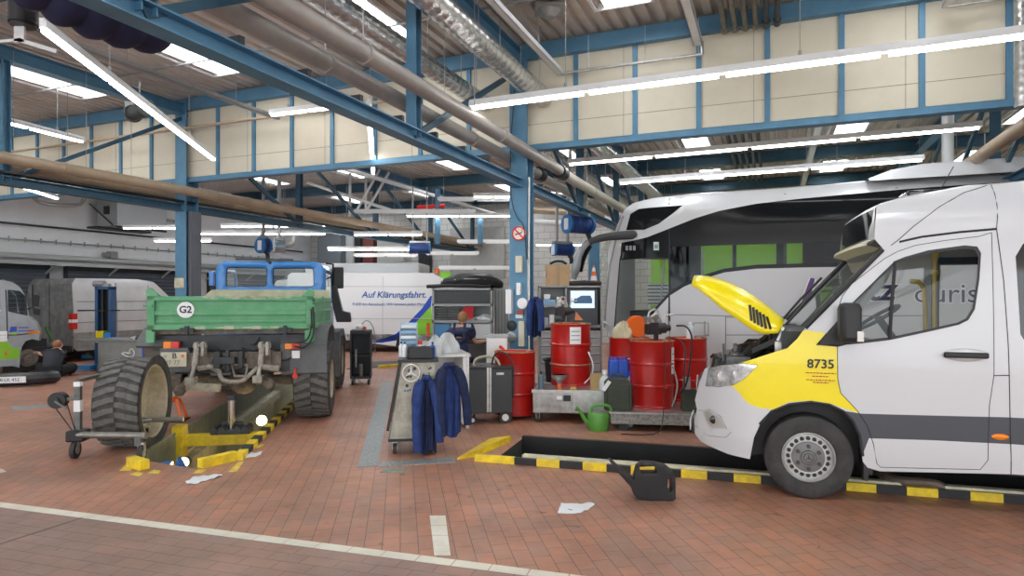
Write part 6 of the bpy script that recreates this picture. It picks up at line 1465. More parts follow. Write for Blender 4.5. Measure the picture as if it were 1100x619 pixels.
# ---------------------------------------------------------------- desk cabinet with shutter
DC = Side(Vector((at(464, 400, 12.2).x, 12.2, 0)), 0, lambda x, z: 0)
t = thing('desk_cabinet', 'grey workshop desk cabinet with roller shutter, trays and lit back panels', 'desk', DC.W)
def Z(py, Y=12.2): return CH-(py-HZ)/F*Y
W_ = at(529, 300, 12.2).x-DC.W.x; zt_ = Z(309.6)
CG_ = mat('cabinet_grey', (.36, .37, .37), .45, .2); SHG = mat('shutter_grey', (.08, .085, .09), .5, .2)
b = MB(); b.box(0, .04, 0, .6, 0, zt_); b.box(W_-.04, W_, 0, .6, 0, zt_); b.box(0, W_, 0, .6, zt_-.04, zt_); b.box(0, W_, .57, .6, 0, zt_); b.box(0, W_, 0, .6, Z(347), Z(344)); b.box(0, W_, .0, .5, Z(329), Z(326.5)); b.build('carcass', CG_, t)
b = MB(); n = 14
for i in range(n): z = Z(326)+(zt_-.06-Z(326))*i/n; b.box(.04, W_-.04, .01, .03+.004*(i % 2), z, z+(zt_-.06-Z(326))/n-.004)
b.build('roller_shutter', SHG, t)
b = MB()
for k in range(2):
    for i in range(5): b.box(.06+.24*k, .27+.24*k, .02, .4, Z(343)+.05*i, Z(343)+.05*i+.012)
b.build('letter_trays', mat('tray_grey', (.30, .31, .32), .4), t)
b = MB(); b.box(.05, .33, .04, .06, Z(364), Z(348)); b.build('back_panel', mat('panel_blue', (.10, .32, .62), .5), t)
b = MB(); b.box(.36, .74, .04, .06, Z(364), Z(348)); b.build('back_panel', mat('panel_pale', (.62, .74, .85), .5), t)
b = MB(); b.box(.78, 1.12, .04, .06, Z(364), Z(348)); b.build('back_panel', WPAINT, t)
b = MB(); b.box(0, W_, -.15, .6, .84, .88); b.build('desktop', CHR, t)
b = MB(); b.box(.05, .4, .05, .5, .05, .84); b.build('drawer_block', CG_, t)
b = MB(); b.box(-.10, -.04, -.02, .0, Z(362), Z(347)); b.build('red_marker', mat('red_cap', (0, 0, 0)), t)
rx = at(498, 336, 12.2).x-DC.W.x
b = MB(); b.prism([(rx-.16, Z(343)), (rx+.16, Z(343)), (rx+.2, Z(329)), (rx+.02, Z(329))], lambda u_, v_, d: (u_, d, v_), .10, .12)
tag(b.build('red_cloth', mat('cloth_red', (.75, .05, .06), .8), loc=DC.W, center=True), 'bright red cloth hanging in the open compartment of the desk cabinet', 'cloth')
for i, (px, s, m, lab) in enumerate(((511, .09, GREY, 'grey lump of tools on the shelf right of the red cloth'), (520, .11, WHITEM, 'pale heap of parts at the right end of the desk shelf'))): cloth_lump('parts_heap', at(px, 344, 12.4)+Vector((0, 0, .01)), s*1.3, s, s*.9, m, lab, 'parts', 20+i)
# tall grey cupboard and black bumper on top
t = thing('tall_cupboard', 'tall grey cupboard directly right of the desk cabinet', 'cupboard', Vector((at(531, 400, 12.4).x+.0, 12.4, 0)), 0)
b = MB(); b.box(0, .26, 0, .7, .02, zt_+.0); b.build('cupboard_body', mat('cupboard_grey', (.25, .26, .25), .5, .2), t, bevel=.008)
b = MB()
for i in range(4): b.box(.02+.06*i, .03+.06*i, -.008, 0, .1, zt_-.05)
b.box(.0, .26, .0, .7, 0, .02); b.build('ribs', SHG, t)
t = thing('car_bumper', 'black plastic car bumper lying on top of the desk cabinet', 'bumper', Vector((at(505, 309, 12.4).x, 12.5, zt_)), 0)
b = MB(); b.tube([(-.55, .1, .09), (-.35, -.05, .14), (0, -.1, .17), (.35, -.05, .15), (.52, .05, .10), (.56, .2, .06)], [.06, .10, .13, .13, .10, .05], 10, smooth=2); b.build('bumper_skin', mat('bumper_black', (.03, .03, .033), .35), t)
b = MB(); b.tube([(-.3, -.16, .16), (0, -.225, .18), (.3, -.17, .17)], .012, 6, smooth=1); b.build('bright_strip', GALV, t)
b = MB(); b.tube([(-.60, .0, .03), (-.2, -.05, .05), (.3, -.04, .04), (.6, 0, .02)], .035, 8); tag(b.build('roll', BLACK, loc=Vector((at(492, 307, 12.2).x, 12.25, zt_)), center=False), 'black tube lying along the front edge of the desk cabinet top', 'tube')
# person at the desk
PS = Vector((at(492, 400, 11.35).x, 11.35, 0)); t = thing('person', 'person in dark blue overalls seated at the desk cabinet, back turned', 'person', PS, 0)
SKN = mat('skin', (.62, .36, .26), .55); NV = mat('overalls_navy', (.025, .035, .10), .85, var=.2); TS = mat('shirt_dark', (.035, .045, .10), .85)
J = [(0, 0, .62), (0, .03, .82), (.02, .10, 1.03), (.04, .16, 1.15), (.06, .19, 1.22),
     (-.17, .13, 1.10), (-.22, .18, .88), (-.12, .40, .88), (.20, .16, 1.10), (.30, .22, .90), (.50, .36, .92),
     (-.10, .03, .60), (-.14, .42, .58), (-.14, .44, .12), (.10, .03, .60), (.16, .42, .58), (.18, .44, .12)]
E = [(0, 1), (1, 2), (2, 3), (3, 4), (3, 5), (5, 6), (6, 7), (3, 8), (8, 9), (9, 10), (0, 11), (11, 12), (12, 13), (0, 14), (14, 15), (15, 16)]
body = skin('body', J, E, [.07, .06, .07, .06, .055, .05, .045, .03, .05, .045, .03, .05, .045, .04, .05, .045, .04], SKN, t)
skin('shirt', [J[1], J[2], J[3], J[5], (-.21, .165, .95), J[8], (.275, .20, .97)], [(0, 1), (1, 2), (2, 3), (3, 4), (2, 5), (5, 6)], [.19, .20, .17, .12, .09, .12, .09], TS, t)
skin('overalls', [(0, 0, .62), (0, .03, .80), (.01, .065, 1.0), J[11], J[12], J[13], J[14], J[15], J[16]], [(0, 1), (1, 2), (0, 3), (3, 4), (4, 5), (0, 6), (6, 7), (7, 8)], [.18, .185, .17, .12, .10, .08, .12, .10, .08], NV, t)
b = MB(); b.bar((-.09, -.09, .95), (-.06, .05, 1.25), .045, .03); b.bar((.11, -.07, .95), (.12, .06, 1.25), .045, .03); b.build('shoulder_strap', NV, t)
hd = Vector((.07, .23, 1.325)); b = MB(); b.ball(hd, .10, 16, (.82, .95, 1.12)); b.ball(hd+Vector((.035, .085, -.02)), .02, 8); b.ball(hd+Vector((-.08, 0, -.01)), .022, 8, (.5, 1, 1.3)); b.ball(hd+Vector((.085, .01, -.01)), .022, 8, (.5, 1, 1.3)); b.build('head', SKN, t)
b = MB(); b.ball(hd+Vector((-.005, -.018, .025)), .105, 16, (.84, .92, 1.02)); b.build('hair', mat('hair_blond', (.42, .24, .10), .8, var=.3, scale=30), t)
def hand(o, d, up, s, parent, m, curl=.5):
    d = Vector(d).normalized(); up = Vector(up).normalized(); r_ = d.cross(up).normalized(); o = Vector(o)
    pts = [o, o+d*.045*s, o+d*.09*s]; ed = [(0, 1), (1, 2)]; rd = [.024*s, .03*s, .03*s]
    for i, (off, L) in enumerate(((-.032, .068), (-.011, .078), (.011, .074), (.032, .058))):
        a = len(pts); k = o+d*.09*s+r_*off*s; pts += [k, k+d*L*.5*s-up*.012*s*curl, k+d*L*.85*s-up*.045*s*curl]; ed += [(2, a), (a, a+1), (a+1, a+2)]; rd += [.010*s, .009*s, .007*s]
    a = len(pts); k = o+d*.03*s-r_*.035*s; pts += [k, k+d*.04*s-r_*.02*s-up*.02*s]; ed += [(1, a), (a, a+1)]; rd += [.012*s, .009*s]
    return skin('hand', pts, ed, rd, m, parent, 2)
hand((.49, .35, .92), (.75, .6, 0), (0, 0, 1), 1.0, t, SKN); hand((-.12, .39, .88), (.3, .8, 0), (0, 0, 1), 1.0, t, SKN)
b = MB()
for x in (-.14, .18): b.ball((x, .50, .05), .09, 12, (.6, 1.5, .6))
b.build('shoe', BLACK, t)
t = thing('stool', 'round work stool under the person at the desk cabinet', 'stool', PS); b = MB(); b.cyl((0, 0, .44), (0, 0, .49), .18, 20); b.build('seat', BLACK, t); b = MB(); b.cyl((0, 0, .06), (0, 0, .44), .025, 10)
for i in range(5): a = 2*math.pi*i/5; b.bar((0, 0, .07), (.24*math.cos(a), .24*math.sin(a), .03), .03, .025)
b.build('stool_base', GREY, t)
# ---------------------------------------------------------------- things on the middle column
CLM = Side(BN(-3.75, N0)-Vector((SB*.15, CB*.15, 0)), RB, lambda x, z: 0)
sx, sz = CLM.uv(558, 251); t = thing('no_smoking_sign', 'round white sign with red ring and bar on the middle blue column', 'sign', ow(CLM, sx, -.02, sz), RB)
b = MB(); b.cyl((0, 0, 0), (0, -.006, 0), .118, 32); b.build('disc', mat('sign_white', (.80, .76, .66), .5), t)
b = MB(); b.tube([(.105*math.cos(a), -.010, .105*math.sin(a)) for a in [2*math.pi*i/32 for i in range(32)]], .012, 6, closed=True); b.bar((-.07, -.012, .075), (.07, -.012, -.075), .022, .004, up=(0, 1, 0)); b.build('red_ring', mat('sign_red', (.70, .02, .02), .4), t)
b = MB(); b.bar((-.06, -.0095, -.02), (.045, -.0095, .01), .018, .002, up=(0, 1, 0)); b.tube([(.05, -.009, .01), (.06, -.009, .035), (.045, -.009, .05), (.055, -.009, .065)], .004, 5); b.build('cigarette', BLACK, t)
def colbox(name, px0, py0, px1, py1, d, m, lab, cat, off=-.02):
    a, b_ = CLM.uv(px0, py1), CLM.uv(px1, py0); q = MB(); q.box(a[0], b_[0], -d, 0, 0, b_[1]-a[1])
    return tag(q.build(name, m, loc=ow(CLM, 0, off, a[1]), rz=RB, bevel=.004, center=True), lab, cat)
colbox('switch_box', 555, 275, 562, 293, .06, mat('box_cream', (.68, .64, .50), .5), 'tall cream switch box on the middle column below the round sign', 'box', 0)
colbox('fuse_box', 545.5, 311, 551.5, 337, .10, WPAINT, 'white socket box mounted at the left side of the middle column', 'socket box', 0)
colbox('notice', 554, 338, 562, 342, .02, WPAINT, 'small white notice on the middle column', 'notice', 0)
colbox('notice', 558, 345, 564, 372, .05, mat('box_cream', (0, 0, 0)), 'long cream panel low on the middle column', 'panel', 0)
colbox('sprayer', 556, 304, 560.5, 317, .06, WHITEM, 'white dispenser on the middle column below the cream switch box', 'dispenser', 0)
x, z = CLM.uv(562.5, 326); b = MB(); b.cyl((0, -.0, 0), (0, -.05, 0), .085, 24); b.cyl((0, -.05, 0), (0, -.06, 0), .06, 24); tag(b.build('round_cover', WHITEM, loc=ow(CLM, x, -.02, z), rz=RB), 'round white disc on the middle column', 'disc')
x, z = CLM.uv(560, 336); b = MB(); b.box(-.05, .05, -.05, 0, -.03, .04); tag(b.build('red_box', mat('box_brownred', (.35, .06, .04), .5), loc=ow(CLM, x, -.0, z), rz=RB), 'small dark red box under the round disc', 'box')
for i, (px, s, lab) in enumerate(((548, 350, 'dark round helmet shape hanging left of the middle column'), (548, 362, 'grey wire coil hanging lower left of the middle column'))):
    x, z = CLM.uv(px, s); b = MB(); b.lathe([(.0, 0), (.09, 0), (.10, .03), (.07, .07), (0, .08)], (0, 0, 0), (0, -1, 0), 18); tag(b.build('hung_item', BLACK if i == 0 else GREY, loc=ow(CLM, x+.03, .05, z), rz=RB), lab, 'hung item')
jacket(ow(CLM, .30, .02, CLM.uv(573, 319)[1]), RB, .22, .62, JN, JN2, 'dark blue jacket hanging on the right side of the middle column', 21)
hosething([ow(CLM, .17, -.03, 2.3), ow(CLM, .18, -.03, 1.6), ow(CLM, .2, -.02, .9), ow(CLM, .19, 0, .3)], .012, GREY, 'grey cable running down the right edge of the middle column', 'cable', 'cable')
hosething([ow(CLM, -.05, -.03, 5.0), ow(CLM, -.12, -.06, 4.0), ow(CLM, -.10, -.05, 3.2), ow(CLM, .0, -.04, 2.95), ow(CLM, .12, -.03, 2.85), ow(CLM, .15, -.03, 2.3)], .008, BLACK, 'thin black cable looping down the middle column above the sign', 'cable', 'cable')
b = MB(); b.cyl((.19, -.02, .0), (.19, -.02, 3.6), .018, 8); tag(b.build('conduit', GALV, loc=ow(CLM, 0, 0, 0), rz=RB), 'thin vertical conduit up the right flange of the middle column', 'conduit')
# ---------------------------------------------------------------- cabinet with screen
TVY = 11.3; TC = Side(Vector((at(579, 400, TVY).x, TVY, 0)), 0, lambda x, z: 0)
t = thing('screen_cabinet', 'grey workshop cabinet with open shelves and drawers left of the coach', 'cabinet', TC.W)
def ZT_(py): return CH-(py-HZ)/F*TVY
W2 = at(647, 300, TVY).x-TC.W.x; zt2 = ZT_(307); xm = at(608, 300, TVY).x-TC.W.x
b = MB(); b.box(0, .03, 0, .5, 0, zt2); b.box(W2-.03, W2, 0, .5, 0, zt2); b.box(0, W2, 0, .5, zt2-.03, zt2); b.box(0, W2, .47, .5, 0, zt2); b.box(xm-.015, xm+.015, 0, .5, .9, zt2); b.box(0, xm, 0, .5, ZT_(330), ZT_(328)); b.box(0, W2, 0, .5, ZT_(352), ZT_(349.5)); b.build('carcass', CG_, t)
for c_ in range(2):
    for i in range(7):
        x0 = .04 if c_ == 0 else W2-.34; z = .12+i*.145; b = MB(); b.box(x0, x0+.30, -.01, .4, z, z+.13); dw = b.build('drawer', mat('drawer_pale', (.50, .51, .51), .4, .3), t); b = MB(); b.box(x0+.02, x0+.28, -.03, -.01, z+.10, z+.115); b.build('drawer_handle', GALV, dw)
t = thing('screen', 'dark panel with a lit screen showing a blue vehicle picture, in the grey cabinet', 'screen', Vector((at(625.5, 350, TVY).x, TVY-.03, ZT_(349.5)+.003)))
hw2 = (at(642, 300, TVY).x-at(609, 300, TVY).x)/2; hs = ZT_(310.5)-ZT_(349.5)-.01
b = MB(); b.box(-hw2, hw2, 0, .06, 0, hs); b.build('screen_housing', mat('tv_grey', (.07, .08, .09), .5), t, bevel=.006)
sm = mat('screen_lit', (.50, .62, .70), .3, emit=.9)
z0_, z1_ = ZT_(331)-t.location.z, ZT_(312.5)-t.location.z; b = MB(); b.box(-.21, .21, -.006, 0, z0_, z1_); sc_ = b.build('display', sm, t)
b = MB(); b.box(-.15, .17, -.009, -.006, z0_+.08, z0_+.17); b.prism([(-.10, z0_+.17), (.16, z0_+.17), (.14, z0_+.22), (-.02, z0_+.22)], lambda u_, v_, d: (u_, d, v_), -.009, -.006); b.build('vehicle_picture', mat('picture_blue', (.08, .20, .38), .4), sc_)
def shelf_item(px0, px1, py0, py1, m, lab, name='box', cat='box', Y=TVY+.12):
    a, b_ = at(px0, py1, Y), at(px1, py0, Y); q = MB(); q.box(-(b_.x-a.x)/2, (b_.x-a.x)/2, -.08, .08, 0, b_.z-a.z); return tag(q.build(name, m, loc=Vector(((a.x+b_.x)/2, Y, ZT_(328)+.001 if py1 < 330 else ZT_(349.5)+.001)), bevel=.008), lab, cat)
shelf_item(583, 597, 322, 328, mat('tray_blue', (0, 0, 0)), 'blue box on the upper shelf of the grey cabinet')
shelf_item(584, 591, 316, 321.5, WPAINT, 'white box on top of the blue box in the grey cabinet').location.z = ZT_(328)+(ZT_(322)-ZT_(328))+.004
shelf_item(598, 603, 319, 328, WHITEM, 'pale upright tin on the upper shelf', 'tin', 'tin'); shelf_item(604, 607, 320, 328, mat('red_cap', (0, 0, 0)), 'small red tin at the end of the upper shelf', 'tin', 'tin')
shelf_item(583, 589, 341, 349, GREY, 'grey box on the lower shelf left'); shelf_item(590, 595, 338, 349, WHITEM, 'tall pale tin on the lower shelf', 'tin', 'tin'); shelf_item(597, 605, 343, 349, DARK, 'dark box on the lower shelf right')
q = at(600, 306, TVY); b = MB(); wbx = .21; b.box(-wbx, wbx, -.15, .2, 0, .37)
t = thing('cardboard_box', 'brown cardboard box on top of the grey screen cabinet', 'box', Vector((q.x, TVY+.2, zt2))); b.build('box_body', CARD, t, bevel=.004); b = MB(); b.box(-wbx-.002, wbx+.002, -.03, .05, .368, .372); b.box(-.03, .03, -.152, -.15, .0, .37); b.build('tape_seam', mat('tape_brown', (.45, .30, .15), .4), t)
b = MB(); b.tube([(-.14, 0, 0), (-.05, 0, .05), (.08, 0, .05), (.16, 0, .0)], .022, 8, smooth=1); tag(b.build('black_bag', BLACK, loc=Vector((q.x, TVY+.2, zt2+.392))), 'flat black bag lying on the cardboard box', 'bag')
b = MB(); b.box(-.05, .05, -.03, .03, 0, .13); tag(b.build('small_box', CARD, loc=Vector((at(589, 306, TVY).x, TVY+.02, zt2)), bevel=.003), 'small brown box standing left before the cardboard box', 'box')
q = at(641, 303, TVY); t = thing('traffic_cone', 'orange and white traffic cone on the grey cabinet beside the coach', 'cone', Vector((q.x-.02, TVY+.25, zt2)))
b = MB(); b.box(-.10, .10, -.10, .10, 0, .015); b.lathe([(.075, .015), (.062, .10)], n=20); b.lathe([(.048, .18), (.035, .26)], n=20); b.lathe([(.022, .33), (.012, .37), (0, .37)], n=20); b.build('cone_body', ORANGE, t)
b = MB(); b.lathe([(.062, .10), (.048, .18)], n=20); b.lathe([(.035, .26), (.022, .33)], n=20); b.build('white_band', WPAINT, t)
b = MB(); b.tube([(-.27, 0, .04), (.0, 0, .05), (.30, 0, .04)], [.04, .05, .035], 10); tag(b.build('black_roll', BLACK, loc=Vector((at(628, 306, TVY).x, TVY+.06, zt2))), 'black roll lying on the cabinet edge below the traffic cone', 'roll')
b = MB(); b.box(-.12, .12, -.12, .12, 0, 3.1); tag(b.build('lift_mast', BLUE, loc=Vector((at(638, 300, 15).x, 15.0, 0))), 'blue mast standing behind the traffic cone', 'mast')
# ================================================================= silver van by the left wall
SIL = mat('van_silver', (.66, .67, .68), .35, .2, var=.12, scale=2)
SILD = mat('van_silver_dirty', (.36, .36, .35), .5, .3, var=.35, scale=4)
def fs(x, z): return (.10*((z-1.2)/1.2)**1.5 if z > 1.2 else 0)+(.3*((z-2.1)/.4)**2 if z > 2.1 else 0)
SV = Side(gp(79, 390), R(67.9), fs); VWs = 1.9
t = thing('van', 'dirty silver panel van parked along the left wall, rear doors towards us', 'van', SV.W, R(67.9)); u = SV.uvs
zt_ = u([(82, 299)])[0][1]; zbm = u([(82, 374)])[0][1]
ol = [(0, zbm), (0, zt_-.15), (.12, zt_), (1.9, zt_+.02), (2.4, zt_-.05), (3.2, 1.45), (3.9, 1.15), (4.05, .5), (3.9, .3), (3.65, .3), (3.55, .62), (3.3, .74), (3.05, .62), (2.95, .3), (1.25, .3), (1.15, .62), (.9, .74), (.65, .62), (.55, .3), (.1, .3)]
b = MB(); panel(b, ol, SV.fn(), step=.2, regions=[([(-.1, .2), (6, .2), (6, .78), (-.1, .78)], 1)]); b.build('body_side', [SIL, SILD], t)
b = MB(); panel(b, ol, SV.fn(0, VWs), step=.3); b.build('body_side', [SIL], t)
b = MB(); crossloft(b, SV, VWs, [(0, .3), (0, zt_-.15), (.12, zt_), (1.9, zt_+.02), (2.4, zt_-.05), (3.2, 1.45), (3.9, 1.15), (4.05, .5), (3.9, .3)], 0, .0); b.build('body_shell', [SILD], t)
b = MB(); b.box(-.05, .0, .05, VWs-.05, zbm-.12, zbm+.06); b.build('rear_bumper', PLAST, t, bevel=.01)
b = MB(); b.tube([(-.008, VWs/2, .5), (-.008, VWs/2, zt_-.1)], .008, 6); b.box(-.02, .0, .35, .85, 1.25, 1.75) if False else None; b.build('door_gap', BLACK, t)
tl = u([(70, 337), (77, 354)]); za, zb2 = u([(78, 337)])[0][1], u([(78, 354)])[0][1]
b = MB(); b.box(-.04, .10, -.012, .14, zb2, za); lt = b.build('tail_lamp', RED, t, bevel=.01); b = MB(); b.box(-.045, .105, -.016, .13, zb2+(za-zb2)*.42, zb2+(za-zb2)*.62); b.build('lamp_white', WPAINT, lt)
seam(SV, t, [[(0.02, 1.05), (3.6, 1.05)], [(1.2, .75), (1.2, zt_-.1)], [(2.2, .4), (2.2, zt_-.15)], [(.1, 1.6), (2.2, 1.6)], [(.1, 1.35), (2.2, 1.35)]], .010, 'panel_gap', 0, mat('joint_grey', (0, 0, 0)), pix=False)
for x in (.9, 3.3):
    w_ = thing('wheel', None, None); w_.parent = t; w_.location = (x, .03, .34); wheel('w', (0, 0, 0), .34, .22, (0, -1, 0), 'van', w_, n=28)
for x in (.9, 3.3):
    w_ = thing('wheel', None, None); w_.parent = t; w_.location = (x, VWs-.03, .34); wheel('w', (0, 0, 0), .34, .22, (0, 1, 0), 'van', w_, n=28)
# vehicle lift column with yellow and blue foot
q = at(113.5, 372, 15.6); t = thing('vehicle_lift', 'blue mobile lift column with yellow foot box in front of the silver van', 'lift', Vector((q.x, 15.6, 0)), 0)
def zz_(py, Y): return CH-(py-HZ)/F*Y
b = MB(); b.box(-.20, -.13, -.1, .1, .1, zz_(309, 15.6)); b.box(.13, .20, -.1, .1, .1, zz_(309, 15.6)); b.box(-.20, .20, -.1, .1, zz_(311, 15.6), zz_(308, 15.6)); b.build('column_frame', mat('lift_blue', (.02, .08, .20), .4), t)
b = MB(); b.box(-.13, .13, .05, .1, .1, zz_(309, 15.6)); b.build('back_plate', BLACK, t)
b = MB(); b.cyl((-.06, -.03, .3), (-.06, -.03, 1.9), .03, 8); b.box(-.6, .42, -.12, -.10, 1.38, 1.41); b.build('spindle', BLACK, t)
b = MB(); b.box(-.16, .0, -.14, .1, .62, .90); b.box(.0, .02, -.14, .1, .62, .90); b.build('control_box', YELC, t, bevel=.01); b = MB(); b.box(.03, .18, -.14, .1, .62, .86); b.build('blue_box', mat('lift_blue2', (.03, .25, .62), .4), t, bevel=.01)
b = MB(); b.cyl((-.28, 0, zz_(305, 15.6)), (-.02, 0, zz_(305, 15.6)), .08, 14); b.box(-.05, .1, -.06, .06, zz_(308, 15.6), zz_(305, 15.6)); b.build('drive_motor', mat('motor_grey', (.30, .31, .32), .4, .4), t)
b = MB(); b.box(-.35, -.05, -.5, .3, .0, .10); b.box(.1, .35, -.5, .3, .0, .10); b.build('foot', mat('lift_blue2', (0, 0, 0)), t)
q = gp(95, 386); t = thing('lift_pad', 'blue and yellow lift foot lying under the silver van left of the grey workbench', 'lift foot', Vector((q.x, q.y+.3, 0)), 0)
b = MB(); b.box(-.30, .25, -.15, .15, 0, .11); b.build('blue_base', mat('lift_blue2', (0, 0, 0)), t, bevel=.01); b = MB(); b.box(-.10, .22, -.1, .12, .16, .30); b.bar((-.25, 0, .12), (.15, 0, .2), .08, .06); b.build('yellow_arm', YELC, t, bevel=.02)
q = gp(70, 389); t = thing('lift_pad', 'small dark blue lift foot beside the silver van rear bumper', 'lift foot', Vector((q.x+.1, q.y+1.3, 0)), 0); b = MB(); b.bar((-.2, 0, .02), (.0, 0, .55), .12, .12); b.bar((.02, 0, .02), (.12, 0, .6), .05, .08); b.build('blue_strut', mat('lift_blue', (0, 0, 0)), t)
# grey workbench
WB = Side(gp(105, 400), R(-3), lambda x, z: 0); t = thing('workbench', 'grey workbench with broad plate top and wire hook, behind the loose tyre', 'workbench', WB.W, R(-3))
a0, a1 = WB.uv(79, 365, 0), WB.uv(166, 365, 0); zt_ = a0[1]
b = MB(); b.box(a0[0], a1[0], -.05, .9, zt_-.05, zt_); b.build('worktop', mat('bench_grey', (.22, .23, .23), .5, .3, var=.2), t, bevel=.004)
b = MB(); b.box(0, 1.10, 0, .8, .02, zt_-.05); b.build('bench_body', mat('bench_olive', (.26, .27, .25), .5, .2, var=.15), t, bevel=.01)
b = MB(); P = [WB.uv(*p) for p in ((131, 380), (136, 383), (143, 384), (145, 379), (142, 374), (139, 377), (140, 380), (134, 378.5), (131, 380))]; b.tube([(x, -.01, z) for x, z in P], .012, 6, smooth=1); b.build('wire_hook', WHITEM, t)
b = MB(); x, z = WB.uv(155, 372); b.cyl((x, -.05, z-.25), (x, -.05, z+.12), .02, 8); b.build('blue_post', BLC, t)
for i, (px, w, h, m, lab) in enumerate(((147, .22, .10, BLACK, 'black angular tool on the workbench behind the tyre'), (160, .16, .12, WHITEM, 'white lump of cloth at the right end of the grey workbench'), (140, .14, .07, GREY, 'grey fitting lying on the grey workbench'), (152, .12, .16, BLACK, 'black upright fitting on the grey workbench'))):
    p = ow(WB, WB.uv(px, 365)[0], .2, zt_); cloth_lump('tool_heap', p, w, .12, h, m, lab, 'tool', 30+i)
# far grey truck with exposed brake, left edge
GTx = Side(gp(28, 405), R(42), lambda x, z: (.08*(z-1.3) if z > 1.3 else 0)+(.25*((x-.75)/.5)**2 if x > .75 else 0))
t = thing('truck', 'grey and green service truck cab at the left edge with its front wheel removed', 'truck', GTx.W, R(42)); u = GTx.uvs; k = 4.764
def rz2(l): return u([(x/k, 280+y/k) for x, y in l])
GTC = mat('cab_grey', (.34, .36, .38), .35, .3, var=.1); GTG = mat('cab_green', (.24, .55, .02), .35)
ol = rz2([(-220,110),(0,112),(30,108),(75,122),(105,142),(128,180),(150,288),(185,318),(200,352),(204,372),(200,410),(165,402),(132,412),(112,440),(104,500),(100,548),(60,540),(-220,560)])
wn = rz2([(42,152),(100,158),(128,185),(138,280),(44,258)]); wn2 = rz2([(-200,150),(0,150),(5,262),(-200,255)])
grn = rz2([(-230,372),(0,370),(28,402),(62,446),(102,452),(98,502),(-230,520)])
b = MB(); panel(b, ol, GTx.fn(), holes=[wn, wn2], step=.15, regions=[(grn, 1)]); b.build('cab_side', [GTC, GTG], t)
b = MB(); panel(b, ol, GTx.fn(0, 2.1), holes=[wn, wn2], step=.2); b.build('cab_side', [GTC], t)
b = MB(); panel(b, wn, GTx.fn(.01), step=.2); panel(b, wn2, GTx.fn(.01), step=.3); panel(b, wn, GTx.fn(.01, 2.1), step=.2); panel(b, wn2, GTx.fn(.01, 2.1), step=.2); b.build('side_window', CLEAR, t)
sm_ = lambda l: rz2(l)
seam(GTx, t, [sm_([(42,152),(100,158),(128,185),(138,280),(44,258),(42,152)]), sm_([(30,150),(35,270),(38,380),(40,400)]), sm_([(0,382),(95,380),(165,372)])], .012, 'door_gap', 0, pix=False)
b = MB(); crossloft(b, GTx, 2.1, rz2([(-220,110),(0,112),(30,108),(75,122),(105,142)]), 0, .06); b.build('cab_roof', GTC, t)
b = MB(); crossloft(b, GTx, 2.1, rz2([(105,142),(128,180),(150,288)]), -.10, 0); b.build('windscreen', CLEAR, t)
b = MB(); crossloft(b, GTx, 2.1, rz2([(150,288),(185,318),(200,352),(204,372),(200,410)]), -.10, 0); b.build('cab_nose', GTC, t)
p = u([(13.5, 354.5)])[0]; b = MB(); g_ = GTx.fn(-.006); x, z = p; b.add([g_(x-.06, z-.05), g_(x+.07, z-.04), g_(x+.07, z+.07), g_(x-.03, z+.07)], [(0, 1, 2, 3)]); b.build('logo_blue', mat('logo_blue', (.03, .08, .45), .4), t)
b = MB(); b.add([g_(x-.03, z-.09), g_(x+.06, z-.13), g_(x+.07, z-.05), g_(x+.0, z-.05)], [(0, 1, 2, 3)]); b.build('logo_green', GTG, t)
b = MB()
for dz, w in ((.04, .16), (-.03, .26)):
    xx = x+.10
    while xx < x+.10+w: b.box(xx, xx+.025, g_(xx, z+dz)[1]-.002, g_(xx, z+dz)[1], z+dz-.012, z+dz+.018); xx += .035
b.build('logo_print', mat('logo_blue', (0, 0, 0)), t)
x, z = u([(36, 357)])[0]; b = MB(); b.bar((x-.10, GTx.f(x, z)-.02, z), (x+.12, GTx.f(x, z)+.02, z), .04, .05); b.build('turn_signal', AMB, t)
x, z = u([(2, 361)])[0]; b = MB(); b.box(x-.09, x+.09, -.01, 0, z-.12, z+.10); b.build('white_panel', WPAINT, t); x, z = u([(6.5, 379)])[0]; b = MB(); b.ball((x, -.01, z), .04, 8, (.6, .4, 1.4)); b.build('side_marker', ORANGE, t)
P = rz2([(170,175),(200,180),(195,235),(165,232)]); b = MB(); b.prism(P, lambda u_, v_, d: (u_, d, v_), -.12, .02); P = rz2([(165,240),(205,250),(200,280),(170,275)]); b.prism(P, lambda u_, v_, d: (u_, d, v_), -.12, .02); b.tube([(P[0][0]-.1, .05, P[0][1]-.05), (P[0][0], -.05, P[0][1]), (P[0][0], -.05, P[0][1]+.5)], .02, 6); b.build('mirror', BLACK, t, bevel=.01)
b = MB(); c = u([(30, 383)])[0]; hub = (c[0]+.02, .25, c[1]-.05); b.cyl((hub[0], .25, hub[2]), (hub[0], .33, hub[2]), .19, 20); b.cyl((hub[0], .15, hub[2]), (hub[0], .25, hub[2]), .08, 14); b.cyl((hub[0], .3, hub[2]), (hub[0], 1.8, hub[2]), .06, 10); b.box(hub[0]-.22, hub[0]-.08, .2, .35, hub[2]-.05, hub[2]+.15); b.build('brake_disc', mat('brake_steel', (.28, .24, .20), .5, .6, var=.4, scale=14), t)
b = MB(); b.box(c[0]-.40, c[0]+.38, .45, .5, c[1]-.35, c[1]+.35); b.box(-5, c[0]-.4, .3, 1.8, .35, .65); b.box(c[0]+.1, c[0]+.5, .4, 1.6, .35, .6); b.build('underbody', BLACK, t)
b = MB(); b.cyl((hub[0], .8, .0), (hub[0], .8, hub[2]), .06, 8); b.box(-3.3, -3.1, .4, 1.7, 0, .35); b.build('support', DARK, t)
